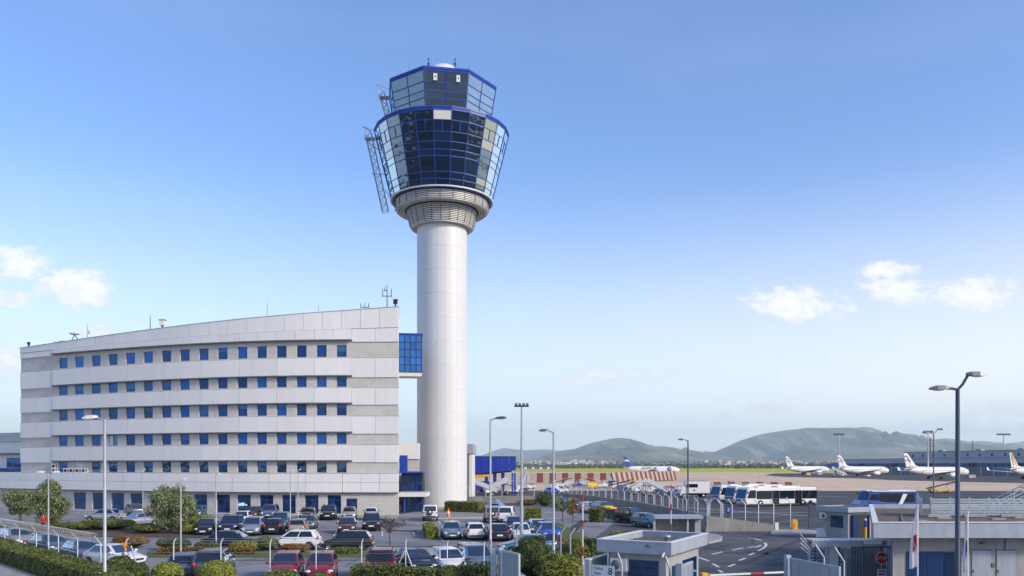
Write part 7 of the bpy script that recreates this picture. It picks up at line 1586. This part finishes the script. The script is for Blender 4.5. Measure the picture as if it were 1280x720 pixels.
def cart(p, ang, label, m='steel', load=None):
    t = thing('baggage_cart', p, label, 'baggage cart', 'apron ground equipment', rz=R(ang)); obj('deck', MB().box((0, 0, .5), (3.0, 1.5, .14)), M[m], t); wheels4(t, (-1.0, 1.0), .65, .25, .15); obj('tow_bar', MB().tube((1.5, 0, .45), (2.4, 0, .3), .04, n=5), M['trim'], t)
    for x in (-1.45, 1.45): obj('end_frame', MB().box((x, 0, 1.1), (.06, 1.5, .06)).box((x, -.72, .83), (.06, .06, .6)).box((x, .72, .83), (.06, .06, .6)), M['steel'], t)
    if load: obj('roof', MB().box((0, 0, 1.95), (3.1, 1.6, .08)), M[load], t); obj('curtain', MB().box((0, .5, 1.25), (2.8, .06, 1.3)), M[load], t); [obj('post', MB().box((x, y, 1.25), (.06, .06, 1.4)), M['steel'], t) for x in (-1.45, 1.45) for y in (-.72, .72)]
def tug(p, ang, label, m='white', s=1.0):
    t = thing('baggage_tractor', p, label, 'baggage tractor', 'apron ground equipment', rz=R(ang)); obj('body', MB().hexa([(-1.3, -.65, .35), (1.4, -.65, .35), (1.4, .65, .35), (-1.3, .65, .35), (-1.25, -.6, .95), (1.3, -.6, 1.0), (1.3, .6, 1.0), (-1.25, .6, .95)]), M[m], t); wheels4(t, (-.85, .95), .6, .32, .2); obj('seat', MB().box((-.5, 0, 1.1), (.5, .9, .3)), M['black'], t); obj('canopy', MB().box((-.3, 0, 1.95), (1.4, 1.25, .07)), M[m], t)
    for x in (-.9, .3):
        for y in (-.55, .55): obj('canopy_post', MB().tube((x, y, .95), (x, y, 1.93), .03, n=5), M['trim'], t)
    obj('windscreen', MB().box((.38, 0, 1.5), (.04, 1.1, .7)), M['car_glass'], t)
def loader(p, ang, label, m='white'):
    t = thing('belt_loader', p, label, 'belt loader', 'apron ground equipment', rz=R(ang)); obj('chassis', MB().box((0, 0, .65), (5, 1.5, .5)), M[m], t); wheels4(t, (-1.6, 1.6), .7, .38); obj('belt', MB().hexa([(-3.2, -.45, .95), (3.6, -.45, 2.4), (3.6, .45, 2.4), (-3.2, .45, .95), (-3.2, -.45, 1.15), (3.6, -.45, 2.6), (3.6, .45, 2.6), (-3.2, .45, 1.15)]), M['trim'], t); obj('side_rail', MB().tube((-3.2, -.5, 1.5), (3.6, -.5, 2.95), .04, n=5), M['yellow'], t); obj('lift_strut', MB().tube((1.0, 0, .85), (2.2, 0, 2.1), .09, n=6), M['steel'], t); obj('cab', MB().box((-1.3, .55, 1.35), (1.0, .6, .9)), M['white'], t)
spots = [(700, 236, 'loader', 'white'), (712, 244, 'cart', 'offwhite'), (722, 232, 'tug', 'blue_paint'), (735, 238, 'cart', None), (745, 230, 'loader', 'white'), (757, 236, 'tug', 'white'), (767, 226, 'cart', 'blue_paint'), (778, 205, 'tug', 'blue_paint'), (786, 200, 'loader', 'blue_paint'), (706, 226, 'cart', None), (752, 222, 'cart', 'offwhite'), (730, 246, 'cart', 'white'), (663, 215, 'tug', 'white'), (657, 218, 'cart', None), (640, 182, 'loader', 'white'), (631, 190, 'cart', None), (612, 180, 'cart', 'offwhite'), (808, 182, 'loader', 'white'), (834, 176, 'cart', 'white'), (843, 170, 'tug', 'blue_paint'), (775, 215, 'loader', 'white'), (900, 228, 'tug', 'white'), (912, 226, 'tug', 'blue_paint'), (1025, 500, 'cart', 'white'), (1010, 470, 'cart', 'yellow'), (1085, 430, 'tug', 'white'), (1215, 370, 'cart', 'white'), (1140, 190, 'cart', None), (1175, 185, 'loader', 'yellow'), (740, 215, 'cart', 'yellow')]
near = {'x': 0}
def where(px):
    for lim, s in ((620, 'under the left end of the blue boarding bridge'), (650, 'beside the blue bridge legs'), (690, 'between the blue bridge and the striped fence'), (725, 'before the left part of the striped blast fence'), (760, 'before the middle of the striped blast fence'), (792, 'before the right end of the square striped fence'), (850, 'near the passenger stairs trucks'), (930, 'behind the apron buses'), (1060, 'by the leftmost parked airliners'), (1130, 'at the nose of the middle airliner'), (1180, 'beyond the roof plant screen'), (1300, 'at the nose of the third airliner')):
        if px < lim: return s
CN = {'white': 'white', 'offwhite': 'cream', 'blue_paint': 'blue', 'yellow': 'yellow', None: 'bare steel'}; seen = {}
for i, (px, dd, kd, m_) in enumerate(spots):
    nm = {'loader': 'belt loader', 'cart': ('covered ' if m_ else 'open ') + 'baggage cart', 'tug': 'baggage tractor'}[kd]; lab = CN[m_] + ' ' + nm + ' ' + where(px); k = seen.get(lab, 0); seen[lab] = k + 1
    if k: lab += ', the one further ' + ('right' if px > 0 else 'left')
    p = GD(px, dd); a_ = (15, 170, 190, 5, 200)[i % 5]
    if kd == 'loader': loader(p, a_, lab, m_)
    elif kd == 'cart': cart(p, a_, lab, 'steel', m_)
    else: tug(p, a_, lab, m_)
# pick-up by the low wall
# ------------------------------------------------------------------ blue boarding bridge behind the tower
D0 = 176; xa, xb = XP(585, D0), XP(645, D0); t = thing('boarding_bridge', GD(620, D0), 'bright blue boarding bridge on blue legs right of the tower', 'boarding bridge'); Lb = xb - xa; zb0, zb1 = 5.0, 8.4
M['bridge_blue'] = mat('bridge_blue', (.012, .035, .36), .45, var=.1, vscale=1)
nq = 7
for k in range(nq): obj('wall_panel', MB().hexa([(xa + Lb * k / nq + .03, D0 - 1.5, lerp(4.4, 5.3, k / nq)), (xa + Lb * (k + 1) / nq - .03, D0 - 1.5, lerp(4.4, 5.3, (k + 1) / nq)), (xa + Lb * (k + 1) / nq - .03, D0 + 1.5, lerp(4.4, 5.3, (k + 1) / nq)), (xa + Lb * k / nq + .03, D0 + 1.5, lerp(4.4, 5.3, k / nq)), (xa + Lb * k / nq + .03, D0 - 1.5, 8.35), (xa + Lb * (k + 1) / nq - .03, D0 - 1.5, 8.35), (xa + Lb * (k + 1) / nq - .03, D0 + 1.5, 8.35), (xa + Lb * k / nq + .03, D0 + 1.5, 8.35)]), M['bridge_blue'], t, world=True)
obj('roof_edge', MB().box(((xa + xb) / 2, D0, 8.45), (Lb + .2, 3.4, .18)), M['wing_grey'], t, world=True); obj('floor_beam', MB().hexa([(xa, D0 - 1.2, 4.05), (xb - 1, D0 - 1.2, 4.9), (xb - 1, D0 + 1.2, 4.9), (xa, D0 + 1.2, 4.05), (xa, D0 - 1.2, 4.38), (xb - 1, D0 - 1.2, 5.2), (xb - 1, D0 + 1.2, 5.2), (xa, D0 + 1.2, 4.38)]), M['dark_core'], t, world=True)
obj('yellow_beam', MB().hexa([(xa, D0 - 1.9, 3.4), (xa + 4.6, D0 - 1.9, 3.95), (xa + 4.6, D0 - 1.5, 3.95), (xa, D0 - 1.5, 3.4), (xa, D0 - 1.9, 4.3), (xa + 4.6, D0 - 1.9, 4.4), (xa + 4.6, D0 - 1.5, 4.4), (xa, D0 - 1.5, 4.3)]), M['yellow'], t, world=True)
for px in (608, 618.5, 628.5, 640.5, 643.5): obj('leg', MB().box((XP(px, D0), D0, 2.35), (.75 if px < 640 else .4, .75, 4.7)), M['bridge_blue'], t, world=True)
obj('drive_box', MB().box((XP(603, D0), D0 - .5, 1.9), (3.0, 1.6, 2.0)), M['bridge_blue'], t, world=True); obj('drive_wheel', MB().lathe([(0, -.3), (.6, -.3), (.6, .3), (0, .3)], 14, c=(XP(603, D0), D0 - .5, .6), axis='y'), M['rubber'], t, world=True)
# low building behind the tower
t = thing('rear_block', (XP(560, 150), 152, 0), 'low grey block behind the tower shaft', 'building'); xa, xb = XP(470, 150), XP(590, 150)
obj('wall', MB().box(((xa + xb) / 2, 156, 4.3), (xb - xa, 12, 8.6)), M['white_panel'], t, world=True); obj('roof_edge', MB().box(((xa + xb) / 2, 156, 9.5), (xb - xa + .5, 12.6, 1.8)), M['term_grey'], t, world=True); obj('drain_pipe', MB().tube((xb - .6, 149.8, 0), (xb - .6, 149.8, 8.6), .1, n=6), M['ledge'], t, world=True)
# blue pick-up and car on the apron beyond the fence
for (tp, px, dd, cl, lab, a_) in (('hatch', 691, 178, 'blue', 'blue car on the apron behind the fence near the dark round shrub', 10), ('van', 700, 182, 'white', 'white van on the apron behind the fence near the dark round shrub', 5)):
    q = copy_tree(PROTO[tp]); q.location = GD(px, dd); q.rotation_euler.z = R(a_); q['label'] = lab; q['group'] = 'cars on the apron'
    for ch in q.children:
        if ch.name.split('.')[0] in PAINTED: ch.material_slots[0].link = 'OBJECT'; ch.material_slots[0].material = PAINT[cl]
# ------------------------------------------------------------------ people
def person(p, ang, label, top, legs, hair=(.03, .02, .015), walk=.0, h=1.75):
    t = thing('person', p, label, 'person', rz=R(ang)); s = h / 1.75
    me = bpy.data.meshes.new('body'); J = {}; V = []; E = []; RR = []
    def j(n, x, y, z, r, par=None, r2=None):
        J[n] = len(V); V.append((x * s, y * s, z * s)); RR.append((r * s, (r2 or r) * s))
        if par: E.append((J[par], J[n]))
    j('pelvis', 0, 0, .95, .14, None, .12); j('waist', 0, 0, 1.1, .125, 'pelvis', .10); j('chest', .01, 0, 1.32, .15, 'waist', .11); j('neck', .01, 0, 1.47, .06, 'chest'); j('head0', .02, 0, 1.56, .075, 'neck', .085); j('head1', .02, 0, 1.68, .075, 'head0', .085)
    for q, sg in (('l', 1), ('r', -1)):
        w = walk * sg
        j('hip' + q, 0, sg * .09, .88, .095, 'pelvis'); j('knee' + q, w * .22 + .02, sg * .1, .5, .065, 'hip' + q); j('ank' + q, w * .38 - .03, sg * .1, .09, .045, 'knee' + q); j('toe' + q, w * .38 + .14, sg * .12, .045, .04, 'ank' + q)
        j('sh' + q, 0, sg * .19, 1.41, .065, 'chest'); j('el' + q, -w * .12, sg * .25, 1.13, .048, 'sh' + q); j('wr' + q, -w * .2 + .06, sg * .25, .88, .035, 'el' + q); j('hand' + q, -w * .22 + .09, sg * .245, .79, .036, 'wr' + q, .022)
    me.from_pydata(V, E, []); o = bpy.data.objects.new('b', me); col.objects.link(o); sk = o.modifiers.new('s', 'SKIN'); 
    for i, sv in enumerate(me.skin_vertices[0].data): sv.radius = RR[i]; sv.use_root = (i == 0)
    sb = o.modifiers.new('u', 'SUBSURF'); sb.levels = 2; sb.render_levels = 2
    m2 = bake(o, 'body'); m2.polygons.foreach_set('use_smooth', [True] * len(m2.polygons))
    for c_ in (mat('skin', (.45, .27, .19), .6), top, legs, mat('shoe', (.02, .018, .016), .6)): m2.materials.append(c_)
    for pg in m2.polygons:
        c = pg.center / s
        pg.material_index = 0 if c.z > 1.47 or (abs(c.y) > .2 and c.z < .90) else (3 if c.z < .1 else (2 if c.z < .98 and abs(c.y) < .205 else 1))
    obj('body', m2, None, t)
    hm = mat('hair_%d' % int(hair[0] * 1000), hair, .7)
    obj('hair', MB().ell((-.005 * s, 0, 1.685 * s), (.10 * s, .088 * s, .085 * s), 12, 8), hm, t)
    for sg in (-1, 1): obj('ear', MB().ell((.015 * s, sg * .085 * s, 1.62 * s), (.02 * s, .012 * s, .03 * s), 6, 4), MATS['skin'], t); obj('eye', MB().ell((.096 * s, sg * .03 * s, 1.64 * s), (.008, .012, .008), 6, 4), M['black'], t)
    obj('nose', MB().ell((.108 * s, 0, 1.605 * s), (.018 * s, .014 * s, .024 * s), 6, 4), MATS['skin'], t); obj('mouth', MB().ell((.096 * s, 0, 1.565 * s), (.008, .024, .006), 6, 4), mat('lip', (.35, .12, .1), .6), t)
    for sg in (-1, 1):
        hx = (-walk * sg * .22 + .10) * s
        hd = obj('hand', MB().ell((hx, sg * .245 * s, .765 * s), (.04 * s, .018 * s, .045 * s), 8, 6), MATS['skin'], t)
        for k in range(4): obj('finger', MB().path([(hx + (-.028 + .018 * k) * s, sg * .245 * s, .74 * s), (hx + (-.028 + .018 * k) * s, sg * .235 * s, .705 * s), (hx + (-.026 + .018 * k) * s, sg * .22 * s, (.685 + .006 * abs(k - 1)) * s)], .0085 * s, 5), MATS['skin'], hd)
        obj('thumb', MB().path([(hx + .035 * s, sg * .245 * s, .775 * s), (hx + .055 * s, sg * .235 * s, .745 * s), (hx + .058 * s, sg * .225 * s, .72 * s)], .009 * s, 5), MATS['skin'], hd)
    return t
person(G(54, 665.5), -70, 'person in a red top and dark trousers walking beside the larger olive tree', mat('cloth_red', (.50, .02, .02), .8), mat('cloth_navy', (.03, .04, .08), .8), walk=.8)
person(G(500, 641.5) + Vector((0, 0, .12)), -85, 'person in a dark jacket and khaki trousers standing left of the entrance', mat('cloth_black', (.018, .018, .03), .8), mat('cloth_khaki', (.30, .22, .11), .8))
